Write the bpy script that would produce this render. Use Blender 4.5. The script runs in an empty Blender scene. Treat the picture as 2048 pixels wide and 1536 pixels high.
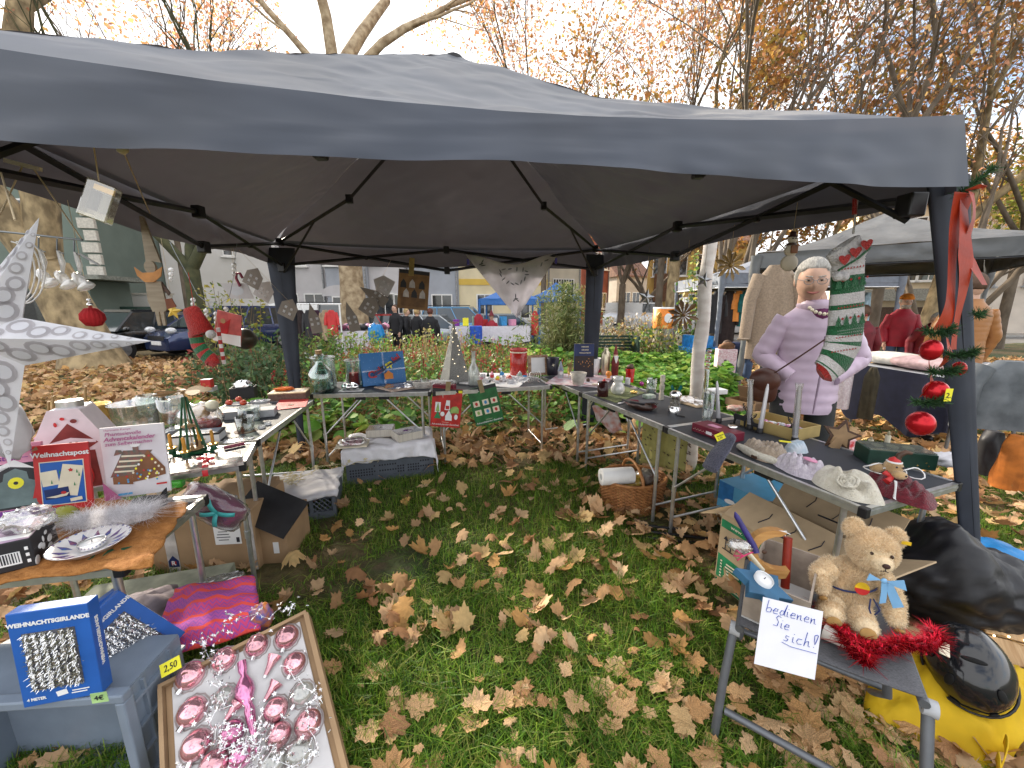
import bpy,math,random
import numpy as np
import mathutils
Ve,Ma,noise=mathutils.Vector,mathutils.Matrix,mathutils.noise
R=math.radians
sc=bpy.context.scene
col=sc.collection
rnd=random.Random(7)
PITCH,F,CAMH=R(11.5),769.0,1.45
cd=bpy.data.cameras.new('camera');cam=bpy.data.objects.new('camera',cd);col.objects.link(cam)
cd.sensor_fit='HORIZONTAL';cd.sensor_width=36.0;cd.lens=36.0*F/2048
cd.clip_start=0.02;cd.clip_end=900
cam.location=(0,0,CAMH);cam.rotation_euler=(R(90)-PITCH,0,0)
sc.camera=cam
SUN_AZ,SUN_EL=R(-43),R(27)
w=bpy.data.worlds.new('World');sc.world=w;w.use_nodes=True
nt=w.node_tree;N,L=nt.nodes,nt.links
for n in list(N):N.remove(n)
out=N.new('ShaderNodeOutputWorld');bg=N.new('ShaderNodeBackground');bg.inputs['Strength'].default_value=0.15
sky=N.new('ShaderNodeTexSky');sky.sky_type='NISHITA';sky.sun_disc=False
sky.sun_elevation=SUN_EL;sky.sun_rotation=SUN_AZ;sky.air_density=1.0;sky.dust_density=1.5
tc=N.new('ShaderNodeTexCoord');mp=N.new('ShaderNodeMapping');mp.inputs['Scale'].default_value=(1,1,2.2)
nz=N.new('ShaderNodeTexNoise');nz.inputs['Scale'].default_value=2.4;nz.inputs['Detail'].default_value=7;nz.inputs['Roughness'].default_value=.55
rp=N.new('ShaderNodeValToRGB');rp.color_ramp.elements[0].position=.34;rp.color_ramp.elements[1].position=.50
rp.color_ramp.elements[0].color=(.10,.10,.10,1);rp.color_ramp.elements[1].color=(1,1,1,1)
mx=N.new('ShaderNodeMixRGB');mx.inputs[2].default_value=(5.3,5.3,5.35,1)
L.new(tc.outputs['Generated'],mp.inputs[0]);L.new(mp.outputs[0],nz.inputs['Vector']);L.new(nz.outputs['Fac'],rp.inputs[0])
L.new(rp.outputs[0],mx.inputs[0]);L.new(sky.outputs[0],mx.inputs[1]);L.new(mx.outputs[0],bg.inputs['Color']);L.new(bg.outputs[0],out.inputs[0])
sd=bpy.data.lights.new('sun','SUN');sun=bpy.data.objects.new('sun',sd);col.objects.link(sun)
sd.energy=5;sd.angle=R(4);sd.color=(1,.89,.73)
sun.rotation_euler=Ve((math.sin(SUN_AZ)*math.cos(SUN_EL),math.cos(SUN_AZ)*math.cos(SUN_EL),math.sin(SUN_EL))).to_track_quat('Z','Y').to_euler()
vs=sc.view_settings;vs.view_transform='Standard';vs.look='None';vs.gamma=1;vs.use_curve_mapping=False
vs.exposure=1.38
def ray(px,py):
 u=(px-1024)/F;v=(768-py)/F;c,s=math.cos(PITCH),math.sin(PITCH)
 return Ve((u,c+v*s,-s+v*c))
def G(px,py,z=0.0):
 r=ray(px,py);t=(z-CAMH)/r.z;return Ve((r.x*t,r.y*t,z))
def D(px,py,Y):
 r=ray(px,py);t=Y/r.y;return Ve((r.x*t,Y,CAMH+r.z*t))
def dep(p):return p[1]*math.cos(PITCH)-(p[2]-CAMH)*math.sin(PITCH)
def mpp(p):return dep(p)/F
def hgt(p,ytop):
 r=ray(1024,ytop);return CAMH+r.z/r.y*p[1]-p[2]
TB=0.70
def put(px,py,z=TB):
 p=G(px,py,z);return p,mpp(p)
MATS={}
def _new(name):
 m=bpy.data.materials.new(name);m.use_nodes=True;MATS[name]=m
 nt=m.node_tree;return m,nt,nt.nodes['Principled BSDF'],nt.nodes.new,nt.links.new
def mat(name,c,rough=.6,metal=0,var=.18,scale=14,bump=.0,bscale=None,c2=None,spec=.4,stretch=None,coat=0,sheen=0,trl=0,emit=0,detail=4,ridge=0,tcol=None):
 if name in MATS:return MATS[name]
 m,nt,b,nn,ln=_new(name)
 b.inputs['Roughness'].default_value=rough;b.inputs['Metallic'].default_value=metal;b.inputs['Specular IOR Level'].default_value=spec
 if coat:b.inputs['Coat Weight'].default_value=coat;b.inputs['Coat Roughness'].default_value=.06
 if sheen:b.inputs['Sheen Weight'].default_value=sheen
 tc=nn('ShaderNodeTexCoord');src=tc.outputs['Object']
 if stretch:
  mp=nn('ShaderNodeMapping');mp.inputs['Scale'].default_value=stretch;ln(src,mp.inputs[0]);src=mp.outputs[0]
 if var or c2:
  n=nn('ShaderNodeTexNoise');n.inputs['Scale'].default_value=scale;n.inputs['Detail'].default_value=detail;ln(src,n.inputs['Vector'])
  r=nn('ShaderNodeValToRGB');r.color_ramp.elements[0].position=.36;r.color_ramp.elements[1].position=.66
  d=c2 if c2 else tuple(x*(1-var*1.6)for x in c);l=c if c2 else tuple(min(1,x*(1+var))for x in c)
  r.color_ramp.elements[0].color=(*d,1);r.color_ramp.elements[1].color=(*l,1)
  ln(n.outputs['Fac'],r.inputs[0]);ln(r.outputs[0],b.inputs['Base Color'])
 else:
  b.inputs['Base Color'].default_value=(*c,1)
 if bump:
  n2=nn('ShaderNodeTexNoise')
  if ridge:n2.noise_type='RIDGED_MULTIFRACTAL';n2.inputs['Distortion'].default_value=.8
  n2.inputs['Scale'].default_value=bscale or scale*3;n2.inputs['Detail'].default_value=5;ln(src,n2.inputs['Vector'])
  bp=nn('ShaderNodeBump');bp.inputs['Strength'].default_value=min(1,bump);bp.inputs['Distance'].default_value=ridge or .01
  ln(n2.outputs['Fac'],bp.inputs['Height']);ln(bp.outputs[0],b.inputs['Normal'])
 if trl:
  o=nt.nodes['Material Output'];t=nn('ShaderNodeBsdfTranslucent');ms=nn('ShaderNodeMixShader');ms.inputs[0].default_value=trl
  if var or c2:ln(r.outputs[0],t.inputs['Color'])
  else:t.inputs['Color'].default_value=(*c,1)
  if tcol:nt.links.remove(t.inputs['Color'].links[0]);t.inputs['Color'].default_value=(*tcol,1)
  ln(b.outputs[0],ms.inputs[1]);ln(t.outputs[0],ms.inputs[2]);ln(ms.outputs[0],o.inputs['Surface'])
 if emit:
  b.inputs['Emission Color'].default_value=(*c,1);b.inputs['Emission Strength'].default_value=emit
 return m
def clear(name,c=(1,1,1),k=.25,rough=.05,milk=0.0):
 if name in MATS:return MATS[name]
 m,nt,b,nn,ln=_new(name)
 b.inputs['Base Color'].default_value=(*c,1);b.inputs['Roughness'].default_value=rough;b.inputs['Specular IOR Level'].default_value=.8
 o=nt.nodes['Material Output'];t=nn('ShaderNodeBsdfTransparent');t.inputs['Color'].default_value=(*c,1)
 lw=nn('ShaderNodeLayerWeight');lw.inputs['Blend'].default_value=.35
 g=nn('ShaderNodeBsdfGlossy');g.inputs['Roughness'].default_value=rough
 ma=nn('ShaderNodeMath');ma.operation='MULTIPLY_ADD';ma.inputs[1].default_value=.75;ma.inputs[2].default_value=k*.35
 tcn=nn('ShaderNodeTexCoord');nz=nn('ShaderNodeTexNoise');nz.inputs['Scale'].default_value=30;bp=nn('ShaderNodeBump');bp.inputs['Strength'].default_value=.25 if milk or k>.5 else .05
 ln(tcn.outputs['Object'],nz.inputs['Vector']);ln(nz.outputs['Fac'],bp.inputs['Height']);ln(bp.outputs[0],g.inputs['Normal'])
 ln(lw.outputs['Facing'],ma.inputs[0]);m1=nn('ShaderNodeMixShader');ln(ma.outputs[0],m1.inputs[0]);ln(t.outputs[0],m1.inputs[1]);ln(g.outputs[0],m1.inputs[2])
 m2=nn('ShaderNodeMixShader');m2.inputs[0].default_value=milk;ln(m1.outputs[0],m2.inputs[1]);ln(b.outputs[0],m2.inputs[2]);ln(m2.outputs[0],o.inputs['Surface'])
 return m
def attrmat(name,rough=.7,trl=.3,spec=.3,scale=60,var=.25):
 m,nt,b,nn,ln=_new(name)
 a=nn('ShaderNodeVertexColor');a.layer_name='Col'
 n=nn('ShaderNodeTexNoise');n.inputs['Scale'].default_value=scale;tcn=nn('ShaderNodeTexCoord');ln(tcn.outputs['Object'],n.inputs['Vector'])
 mr=nn('ShaderNodeMapRange');mr.inputs[3].default_value=1-var;mr.inputs[4].default_value=1+var;ln(n.outputs['Fac'],mr.inputs[0])
 mu=nn('ShaderNodeMixRGB');mu.blend_type='MULTIPLY';mu.inputs[0].default_value=1;ln(a.outputs['Color'],mu.inputs[1]);ln(mr.outputs[0],mu.inputs[2])
 ln(mu.outputs[0],b.inputs['Base Color']);b.inputs['Roughness'].default_value=rough;b.inputs['Specular IOR Level'].default_value=spec
 o=nt.nodes['Material Output'];t=nn('ShaderNodeBsdfTranslucent');ms=nn('ShaderNodeMixShader');ms.inputs[0].default_value=trl
 ln(mu.outputs[0],t.inputs['Color']);ln(b.outputs[0],ms.inputs[1]);ln(t.outputs[0],ms.inputs[2]);ln(ms.outputs[0],o.inputs['Surface'])
 return m
ALU=mat('aluminium',(.62,.63,.64),.32,.85,var=.08,scale=30)
STEEL=mat('grey_painted_steel',(.23,.25,.27),.4,.5,var=.1)
BLACKP=mat('black_plastic',(.015,.015,.017),.4)
DARKM=mat('dark_powder_coat',(.02,.021,.025),.45,.2)
TOPM=mat('table_laminate',(.045,.05,.06),.5,var=.1,scale=5,bump=.02,bscale=300,spec=.18)
WHITE=mat('white_paper',(.80,.80,.80),.7,var=.03)
CREAM=mat('cream_paper',(.75,.68,.52),.7,var=.06)
CARD=mat('brown_cardboard',(.36,.235,.13),.8,var=.1,scale=6,bump=.05)
RED=mat('red_print',(.52,.03,.03),.45,var=.06)
GREEN=mat('green_print',(.03,.22,.08),.5,var=.06)
BLUE=mat('blue_print',(.02,.11,.42),.4,var=.06)
YELL=mat('yellow_note',(.85,.78,.04),.6,var=.04)
INK=mat('dark_ink',(.02,.02,.03),.6,var=0)
GLASS=clear('clear_glass',(.93,.98,.96),.3)
FILM=clear('clear_film',(.97,.97,.97),.7,.12,.06)
SILV=mat('silver_foil',(.85,.85,.86),.18,1,var=.05)
WOOD=mat('pale_wood',(.42,.27,.13),.55,c2=(.30,.18,.08),stretch=(3,3,28),scale=3)
DWOOD=mat('dark_wood',(.10,.05,.03),.5,c2=(.06,.03,.018),stretch=(2,2,20),scale=4)
FABW=mat('white_cloth',(.72,.71,.74),.85,var=.05,bump=.1,bscale=400,trl=.2)
TRED=mat('thread_red',(.45,.02,.02),.7)
STRING=mat('jute_string',(.62,.5,.33),.9)
class MB:
 def __init__(s):s.v=[];s.f=[];s.m=[];s.s=[]
 def add(s,vs,fs,mi=0,sm=False,M=None):
  b=len(s.v);s.v+=[tuple(M@Ve(p))if M else tuple(p)for p in vs]
  for f in fs:s.f.append([b+i for i in f]);s.m.append(mi);s.s.append(sm)
  return s
 def box(s,c,d,mi=0,M=None,taper=1.0):
  x,y,z=d[0]/2,d[1]/2,d[2]/2;c=Ve(c)
  vs=[c+Ve((a*x*(taper if k>0 else 1),b*y*(taper if k>0 else 1),k*z))for k in(-1,1)for a,b in((-1,-1),(1,-1),(1,1),(-1,1))]
  return s.add(vs,[(3,2,1,0),(4,5,6,7),(0,1,5,4),(1,2,6,5),(2,3,7,6),(3,0,4,7)],mi,False,M)
 def ring(s,rings,mi=0,sm=True,cap0=True,cap1=True,M=None,close=True):
  n=len(rings[0]);vs=[p for r in rings for p in r];fs=[]
  for i in range(len(rings)-1):
   for j in range(n if close else n-1):k=(j+1)%n;fs.append((i*n+j,i*n+k,(i+1)*n+k,(i+1)*n+j))
  s.add(vs,fs,mi,sm,M)
  if cap0:s.add(rings[0],[tuple(range(n))[::-1]],mi,False,M)
  if cap1:s.add(rings[-1],[tuple(range(n))],mi,False,M)
  return s
 def tu(s,pts,r,n=8,mi=0,caps=True,M=None,flat=1.0):
  pts=[Ve(p)for p in pts];rs=r if isinstance(r,(list,tuple))else[r]*len(pts);rings=[];up=None
  for i,p in enumerate(pts):
   t=(pts[min(i+1,len(pts)-1)]-pts[max(i-1,0)])
   t=t.normalized()if t.length>1e-9 else Ve((0,0,1))
   if up is None:up=Ve((0,0,1))if abs(t.z)<.9 else Ve((1,0,0))
   a=t.cross(up)
   if a.length<1e-6:a=t.orthogonal()
   a.normalize();up=a.cross(t).normalized()
   rings.append([p+(a*math.cos(q)+up*(math.sin(q)*flat))*rs[i]for q in(2*math.pi*k/n for k in range(n))])
  return s.ring(rings,mi,n>4,caps,caps,M)
 def cyl(s,p0,p1,r0,r1=None,n=14,mi=0,caps=True,M=None):return s.tu([p0,p1],[r0,r0 if r1 is None else r1],n,mi,caps,M)
 def la(s,prof,n=20,mi=0,c=(0,0,0),M=None,sx=1,sy=1,caps=(True,True),wob=None):
  c=Ve(c);rings=[]
  for i,(r,z)in enumerate(prof):
   rings.append([c+Ve((math.cos(a)*r*sx*(wob(a,i)if wob else 1),math.sin(a)*r*sy*(wob(a,i)if wob else 1),z))for a in(2*math.pi*k/n for k in range(n))])
  return s.ring(rings,mi,True,caps[0],caps[1],M)
 def ell(s,c,r,n=14,m=9,mi=0,M=None,fn=None):
  if not isinstance(r,(tuple,list)):r=(r,r,r)
  c=Ve(c);rings=[]
  for i in range(m+1):
   t=-math.pi/2+math.pi*min(max(i/m,.015),.985);rr=[]
   for k in range(n):
    a=2*math.pi*k/n;u=Ve((math.cos(t)*math.cos(a),math.cos(t)*math.sin(a),math.sin(t)))
    q=fn(u)if fn else 1.0
    rr.append(c+Ve((u.x*r[0]*q,u.y*r[1]*q,u.z*r[2]*q)))
   rings.append(rr)
  return s.ring(rings,mi,True,True,True,M)
 def pm(s,poly,y0,y1,mi=0,M=None,mi2=None):
  n=len(poly);vs=[(x,y0,z)for x,z in poly]+[(x,y1,z)for x,z in poly]
  s.add(vs,[tuple(range(n)),tuple(range(n,2*n))[::-1]],mi,False,M)
  return s.add(vs,[(i+n,(i+1)%n+n,(i+1)%n,i)for i in range(n)],mi if mi2 is None else mi2,False,M)
 def grid(s,fn,nu,nv,mi=0,M=None,sm=True,loop=False):
  vs=[fn(i/nu,j/nv)for j in range(nv+1)for i in range(nu+1)];w=nu+1
  return s.add(vs,[(j*w+i,j*w+i+1,(j+1)*w+i+1,(j+1)*w+i)for j in range(nv)for i in range(nu)],mi,sm,M)
 def bd(s,name,mats,parent=None,loc=None,rz=0,rot=None,bevel=0,sub=0,solid=0):
  me=bpy.data.meshes.new(name);me.from_pydata(s.v,[],s.f)
  mats=mats if isinstance(mats,(list,tuple))else[mats]
  for m in mats:me.materials.append(m)
  me.polygons.foreach_set('material_index',s.m);me.polygons.foreach_set('use_smooth',s.s);me.update()
  o=bpy.data.objects.new(name,me);col.objects.link(o)
  if parent:o.parent=parent
  if loc is not None:o.location=loc
  o.rotation_euler=rot if rot else(0,0,rz)
  if solid:q=o.modifiers.new('thickness','SOLIDIFY');q.thickness=solid;q.offset=0
  if bevel:q=o.modifiers.new('bevel','BEVEL');q.width=bevel;q.segments=2;q.limit_method='ANGLE';q.angle_limit=R(40);q.harden_normals=False
  if sub:q=o.modifiers.new('sub','SUBSURF');q.levels=sub;q.render_levels=sub
  return o
def bulk(name,V,Fc,mats,mi=None,colr=None,parent=None,smooth=False):
 me=bpy.data.meshes.new(name);nv,nf,k=len(V),len(Fc),Fc.shape[1]
 me.vertices.add(nv);me.vertices.foreach_set('co',np.ascontiguousarray(V,dtype=np.float32).ravel())
 me.loops.add(nf*k);me.loops.foreach_set('vertex_index',np.ascontiguousarray(Fc,dtype=np.int32).ravel())
 me.polygons.add(nf);me.polygons.foreach_set('loop_start',np.arange(0,nf*k,k,dtype=np.int32))
 for m in(mats if isinstance(mats,(list,tuple))else[mats]):me.materials.append(m)
 if mi is not None:me.polygons.foreach_set('material_index',np.ascontiguousarray(mi,dtype=np.int32))
 if smooth:me.polygons.foreach_set('use_smooth',np.ones(nf,dtype=bool))
 me.update(calc_edges=True)
 if colr is not None:
  ca=me.color_attributes.new('Col','FLOAT_COLOR','POINT')
  ca.data.foreach_set('color',np.ascontiguousarray(np.concatenate([colr,np.ones((nv,1))],1),dtype=np.float32).ravel())
 o=bpy.data.objects.new(name,me);col.objects.link(o)
 if parent:o.parent=parent
 return o
def tag(o,label,cat,group=None):
 o['label']=label;o['category']=cat
 if group:o['group']=group
 return o
def TH(name,label,cat,loc=(0,0,0),rz=0,group=None,rot=None,sc_=None):
 o=bpy.data.objects.new(name,None);col.objects.link(o);o.empty_display_size=.05
 o.location=loc;o.rotation_euler=rot if rot else(0,0,rz)
 if sc_:o.scale=(sc_,sc_,sc_)
 return tag(o,label,cat,group)
def struct(o):o['kind']='structure';return o
def stuff(o):o['kind']='stuff';return o
def dup(o,loc,rz=None,label=None,scale=None):
 c=o.copy();col.objects.link(c);c.location=loc
 if rz is not None:c.rotation_euler=(0,0,rz)
 if scale:c.scale=(scale,)*3
 if label:c['label']=label
 for ch in list(o.children):
  d=ch.copy();col.objects.link(d);d.parent=c
  for g in ch.children:e=g.copy();col.objects.link(e);e.parent=d
 return c
def text(s,size,parent,loc,mt,rot=(R(90),0,0),align='CENTER',shear=0,name='lettering',wx=1.0,bold=0):
 c=bpy.data.curves.new(name,'FONT');c.body=s;c.size=size;c.align_x=align;c.align_y='CENTER';c.extrude=.0004;c.shear=shear;c.offset=bold;c.resolution_u=3
 tmp=bpy.data.objects.new('tmp',c);me=bpy.data.meshes.new_from_object(tmp);me.name=name;bpy.data.objects.remove(tmp);bpy.data.curves.remove(c);me.materials.clear();me.materials.append(mt)
 o=bpy.data.objects.new(name,me);col.objects.link(o);o.parent=parent;o.location=loc;o.rotation_euler=rot;o.scale=(wx,1,1)
 return o
def fcg(p0,p1):return math.atan2(p1[1]-p0[1],p1[0]-p0[0])
def nz3(p,s=1.0,seed=0):return noise.noise(Ve((p[0]*s+seed*7.3,p[1]*s-seed*3.1,p[2]*s+seed)))
def lerp(a,b,t):return a+(b-a)*t
def qdl(x,z,w,h):return[(x-w/2,z-h/2),(x+w/2,z-h/2),(x+w/2,z+h/2),(x-w/2,z+h/2)]
def starpts(n,r,ri,a0=90,cx=0,cz=0):return[(cx+math.cos(R(a0+180*k/n))*(r if k%2==0 else ri),cz+math.sin(R(a0+180*k/n))*(r if k%2==0 else ri))for k in range(2*n)]
sc.cycles.use_denoising=True
try:sc.cycles.denoiser='OPENIMAGEDENOISE'
except Exception:pass
sc.cycles.max_bounces=8;sc.cycles.transparent_max_bounces=16;sc.cycles.transmission_bounces=6;sc.cycles.sample_clamp_indirect=6;sc.cycles.caustics_reflective=False;sc.cycles.caustics_refractive=False
#GROUND, ROAD
def ground_z(x,y):
 return 0.02*noise.noise(Ve((x*.5,y*.5,0)))*min(1,max(0,(y-4)/3))-.004*min(12,max(0,y-8))*7
m,nt_,b_,nn,ln=_new('lawn_soil')
tcn=nn('ShaderNodeTexCoord')
def _ramp(sc_,stops,det=6,src=tcn.outputs['Object']):
 n=nn('ShaderNodeTexNoise');n.inputs['Scale'].default_value=sc_;n.inputs['Detail'].default_value=det;ln(src,n.inputs['Vector'])
 r=nn('ShaderNodeValToRGB');e=r.color_ramp.elements
 while len(e)<len(stops):e.new(.5)
 for q,(p_,c_)in zip(e,stops):q.position=p_;q.color=(*c_,1)
 ln(n.outputs['Fac'],r.inputs[0]);return r.outputs[0]
gr=_ramp(9,[(.30,(.022,.03,.010)),(.5,(.035,.065,.014)),(.7,(.05,.045,.022))])
lv=_ramp(14,[(.3,(.10,.055,.026)),(.5,(.24,.14,.065)),(.68,(.36,.23,.12))],8)
mk=_ramp(.55,[(.42,(0,0,0)),(.60,(.55,.55,.55))])
mx_=nn('ShaderNodeMixRGB');ln(mk,mx_.inputs[0]);ln(gr,mx_.inputs[1]);ln(lv,mx_.inputs[2]);ln(mx_.outputs[0],b_.inputs['Base Color']);b_.inputs['Roughness'].default_value=.9
n2=nn('ShaderNodeTexNoise');n2.inputs['Scale'].default_value=40;n2.inputs['Detail'].default_value=8;ln(tcn.outputs['Object'],n2.inputs['Vector']);bp_=nn('ShaderNodeBump');bp_.inputs['Strength'].default_value=.8;bp_.inputs['Distance'].default_value=.03;ln(n2.outputs['Fac'],bp_.inputs['Height']);ln(bp_.outputs[0],b_.inputs['Normal'])
mb=MB();xs=[-300,-120,-60]+[-40+i*.8 for i in range(101)]+[60,120,300];ys=[-30,-8]+[-2+i*.6 for i in range(72)]+[60,120,300,600]
vs_=[(x,y,ground_z(x,y))for y in ys for x in xs];wq=len(xs)
mb.add(vs_,[(j*wq+i,j*wq+i+1,(j+1)*wq+i+1,(j+1)*wq+i)for j in range(len(ys)-1)for i in range(len(xs)-1)],0,True)
o=mb.bd('lawn_ground',m);struct(o)
ASPH=mat('asphalt',(.16,.155,.15),.85,c2=(.11,.105,.10),scale=3,bump=.3,bscale=150)
PAVE=mat('pavement_slabs',(.30,.28,.25),.85,var=.15,scale=2)
KERB=mat('kerb_stone',(.33,.32,.30),.8,var=.15)
def spt(x,off):return Ve((x,12.6+.10*x*(1 if x>0 else .05)+off,-.345))
def band(name,x0,x1,o0,o1,z,m,h=None):
 b=MB();n=40
 if h is None:
  b.grid(lambda u,v:spt(lerp(x0,x1,u),lerp(o0,o1,v))+Ve((0,0,z)),n,1,sm=False)
 else:
  for s0,s1 in((0,1),):
   b.ring([[spt(lerp(x0,x1,i/n),o0)+Ve((0,0,-.1)),spt(lerp(x0,x1,i/n),o0)+Ve((0,0,h)),spt(lerp(x0,x1,i/n),o1)+Ve((0,0,h)),spt(lerp(x0,x1,i/n),o1)+Ve((0,0,-.1))]for i in range(n+1)],0,False)
 return struct(b.bd(name,m))
band('road',-60,60,-1.2,6.4,.055,ASPH)
band('kerb',-60,60,6.4,6.55,0,KERB,.15)
band('pavement',-60,60,6.55,30,.12,PAVE)
band('kerb',-60,60,-1.35,-1.2,0,KERB,.10)
#BUILDINGS
def wallmat(name,c,v=.06):return mat(name,c,.9,var=v,scale=1.2,bump=.15,bscale=60)
PANE=mat('window_pane',(.03,.035,.04),.06,spec=.9,var=.3,scale=2)
WFRM=mat('white_window_frame',(.75,.75,.73),.5,var=.03)
ROOFD=mat('dark_slate_roof',(.045,.05,.06),.7,var=.2,scale=3,bump=.3)
ROOFB=mat('brown_tile_roof',(.16,.08,.05),.8,var=.2,scale=3,bump=.3)
BRICK=wallmat('red_brick',(.30,.09,.06),.2)
def window(par,x,z,w,h,frame=WFRM,y=0,bars=1,sill=True,arch=False):
 """window in a facade that lies in the local XZ plane, facing -Y"""
 b=MB();t=.07
 b.box((x-w/2+t/2,y-.03,z),(t,.10,h)).box((x+w/2-t/2,y-.03,z),(t,.10,h)).box((x,y-.028,z+h/2-t/2),(w-2*t,.098,t)).box((x,y-.028,z-h/2+t/2),(w-2*t,.098,t))
 for k in range(bars):b.box((x-w/2+w*(k+1)/(bars+1),y-.025,z),(.05,.09,h-2*t))
 f=b.bd('window',frame,par)
 MB().box((x,y-.02,z),(w-2*t,.06,h-2*t)).bd('pane',PANE,f)
 if sill:MB().box((x,y-.10,z-h/2-.05),(w+.2,.2,.08)).bd('sill',frame,f)
 return f
def block(name,label,x0,x1,Y0,Y1,H,wm,roof=None,depth=9,cat='building',base=-.3,pitch=2.2,group=None,overhang=.3):
 """house block whose front runs from (x0,Y0) to (x1,Y1)"""
 p0,p1=Ve((x0,Y0,base)),Ve((x1,Y1,base));W=(p1-p0).length
 t=TH(name,label,cat,p0,fcg(p0,p1),group)
 MB().box((W/2,depth/2,H/2),(W,depth,H)).bd('wall',wm,t)
 if roof:
  b=MB();o=overhang
  b.pm([(-o,H),(W+o,H),(W+o,H+.18),(-o,H+.18)],-o,depth+o)
  vs=[(-o,-o,H+.18),(W+o,-o,H+.18),(W+o,depth+o,H+.18),(-o,depth+o,H+.18),(-o,depth/2,H+pitch),(W+o,depth/2,H+pitch)]
  b.add(vs,[(0,1,5,4),(2,3,4,5),(1,2,5),(3,0,4)]);b.bd('roof',roof,t)
 return t,W
GRN=wallmat('teal_green_plaster',(.15,.19,.165));STONE=mat('pale_stone',(.55,.52,.46),.8,var=.1)
pr=D(222,600,17.0);pl_=D(-420,600,15.2)
gh,W=block('green_house','dark green plastered house with pale corner stones behind the big plane tree',pl_.x,pr.x,pl_.y,pr.y,11,GRN,ROOFD)
for k in range(22):MB().box((W-(.22 if k%2 else .30),-.02,.3+k*.48),(.44 if k%2 else .60,.14,.40)).bd('corner_stone',STONE,gh)
b=MB();b.box((W-5.7,-.06,1.5),(11.2,.12,.22)).bd('ledge',STONE,gh)
MB().box((W-5.7,-.05,.6),(11.2,.09,1.55)).bd('plinth',mat('grey_plinth',(.30,.31,.32),.8),gh)
for wx,wz,ww,wh in((2.3,4.9,1.25,2.1),(5.0,4.9,1.25,2.1),(4.75,2.3,1.6,1.5),(8.2,2.3,1.6,1.5),(8,4.9,1.25,2.1)):
 window(gh,W-wx,wz,ww,wh)
b=MB();b.box((W-.65,-1.0,1.35),(2.9,2.0,2.7));pw=b.bd('porch_wall',GRN,gh)
MB().box((W-.35,-1.2,2.80),(3.9,2.7,.16)).bd('porch_roof',mat('weathered_lead',(.22,.23,.2),.6),gh)
MB().box((W-1.15,-2.01,1.15),(1.35,.06,2.3)).bd('doorway',mat('dark_doorway',(.02,.022,.022),.3),gh)
MB().box((W-.88,-2.05,1.15),(.30,.04,2.2)).bd('door',mat('dark_glazed_door',(.05,.055,.05),.2),gh)
MB().box((W+.28,-2.02,1.28),(.42,.03,.24)).bd('plate',WHITE,gh)
p0=D(222,640,18);p1=D(345,640,18.4)
t=TH('garden_wall','low white rendered garden wall beside the green porch','wall',(p0.x,p0.y,-.15),fcg(p0,p1));MB().box(((p1-p0).length/2,.15,1.05),((p1-p0).length,.3,2.1)).bd('wall',wallmat('white_render',(.62,.61,.58)),t);MB().box(((p1-p0).length/2,.15,2.14),((p1-p0).length+.1,.4,.08)).bd('coping',STONE,t)
p0=D(240,640,16.4);p1=D(312,640,16.6);wG=(p1-p0).length
t=TH('slatted_gate','dark green gate of horizontal slats beside the porch','gate',(p0.x,p0.y,-.1),fcg(p0,p1))
DG=mat('dark_green_metal',(.02,.045,.035),.4)
for k in range(8):MB().box((wG/2,0,.2+k*.18),(wG,.04,.11)).bd('slat',DG,t)
for x in(0,wG):MB().box((x,.002,.8),(.1,.1,1.7)).bd('post',DG,t)
OCHR=wallmat('apricot_plaster',(.62,.36,.17))
p0,p1=D(205,600,27),D(352,600,29)
t,W=block('apricot_house','apricot plastered house under a dark slate roof with skylights',p0.x,p1.x,p0.y,p1.y,5.0,OCHR,ROOFD,pitch=3.0)
for k in range(2):MB().box((W*.25+k*1.0,4.2,8.3),(.7,.7,1.0)).bd('chimney',BRICK,t)
for k in range(2):
 MB().pm([(0,0),(.10,0),(.10,.06),(0,.06)],0,1).bd('skylight',WFRM,t,loc=(W*.45+k*.8,.4,5.45)).rotation_euler=(R(30),0,R(-20))
MB().box((.7,-.03,2.6),(.5,.12,5.1)).bd('pilaster',STONE,t)
WG=mat('white_gable_plaster',(.66,.655,.64),.9,c2=(.56,.55,.52),scale=.5,bump=.1,bscale=40)
p0,p1=D(338,600,20.5),D(562,600,23.5)
t,W=block('white_gable_house','tall blank white gable wall behind the forked tree',p0.x,p1.x,p0.y,p1.y,9.5,WG,ROOFD,depth=9)
window(t,W*.55,4.6,.5,.35,bars=0)
LG=wallmat('pale_grey_plaster',(.53,.52,.53));BG=wallmat('blue_grey_plaster',(.36,.385,.43));YC=wallmat('cream_yellow_plaster',(.70,.62,.42));YB=wallmat('ochre_band',(.66,.46,.10))
def rowhouse(label,xa,xb,Ya,Yb,m,wins,nm='row_house',H=9.5,roof=ROOFD,doorx=None):
 p0,p1=D(xa,600,Ya),D(xb,600,Yb);t,W=block(nm,label,p0.x,p1.x,p0.y,p1.y,H,m,roof,group='row of terraced houses across the street',overhang=.02)
 for(px,za,w,h)in wins:
  q=(px-xa)/(xb-xa);window(t,W*q,za,w,h)
 b=MB();b.cyl((W-.12,-.08,0),(W-.12,-.08,H),.05,n=8);b.bd('downpipe',mat('grey_zinc',(.32,.33,.34),.5,.4),t)
 return t,W
rowhouse('pale grey terraced house left of the plane trunk',540,655,23.6,23.8,LG,[(578,1.85,1.2,1.25),(630,1.85,1.2,1.25),(600,4.75,1.2,1.4)])
t,W=rowhouse('blue grey terraced house with an arched ground floor niche',655.5,738,23.3,23.4,BG,[(682,1.75,1.0,1.1),(686,4.9,1.7,1.7)])
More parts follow.
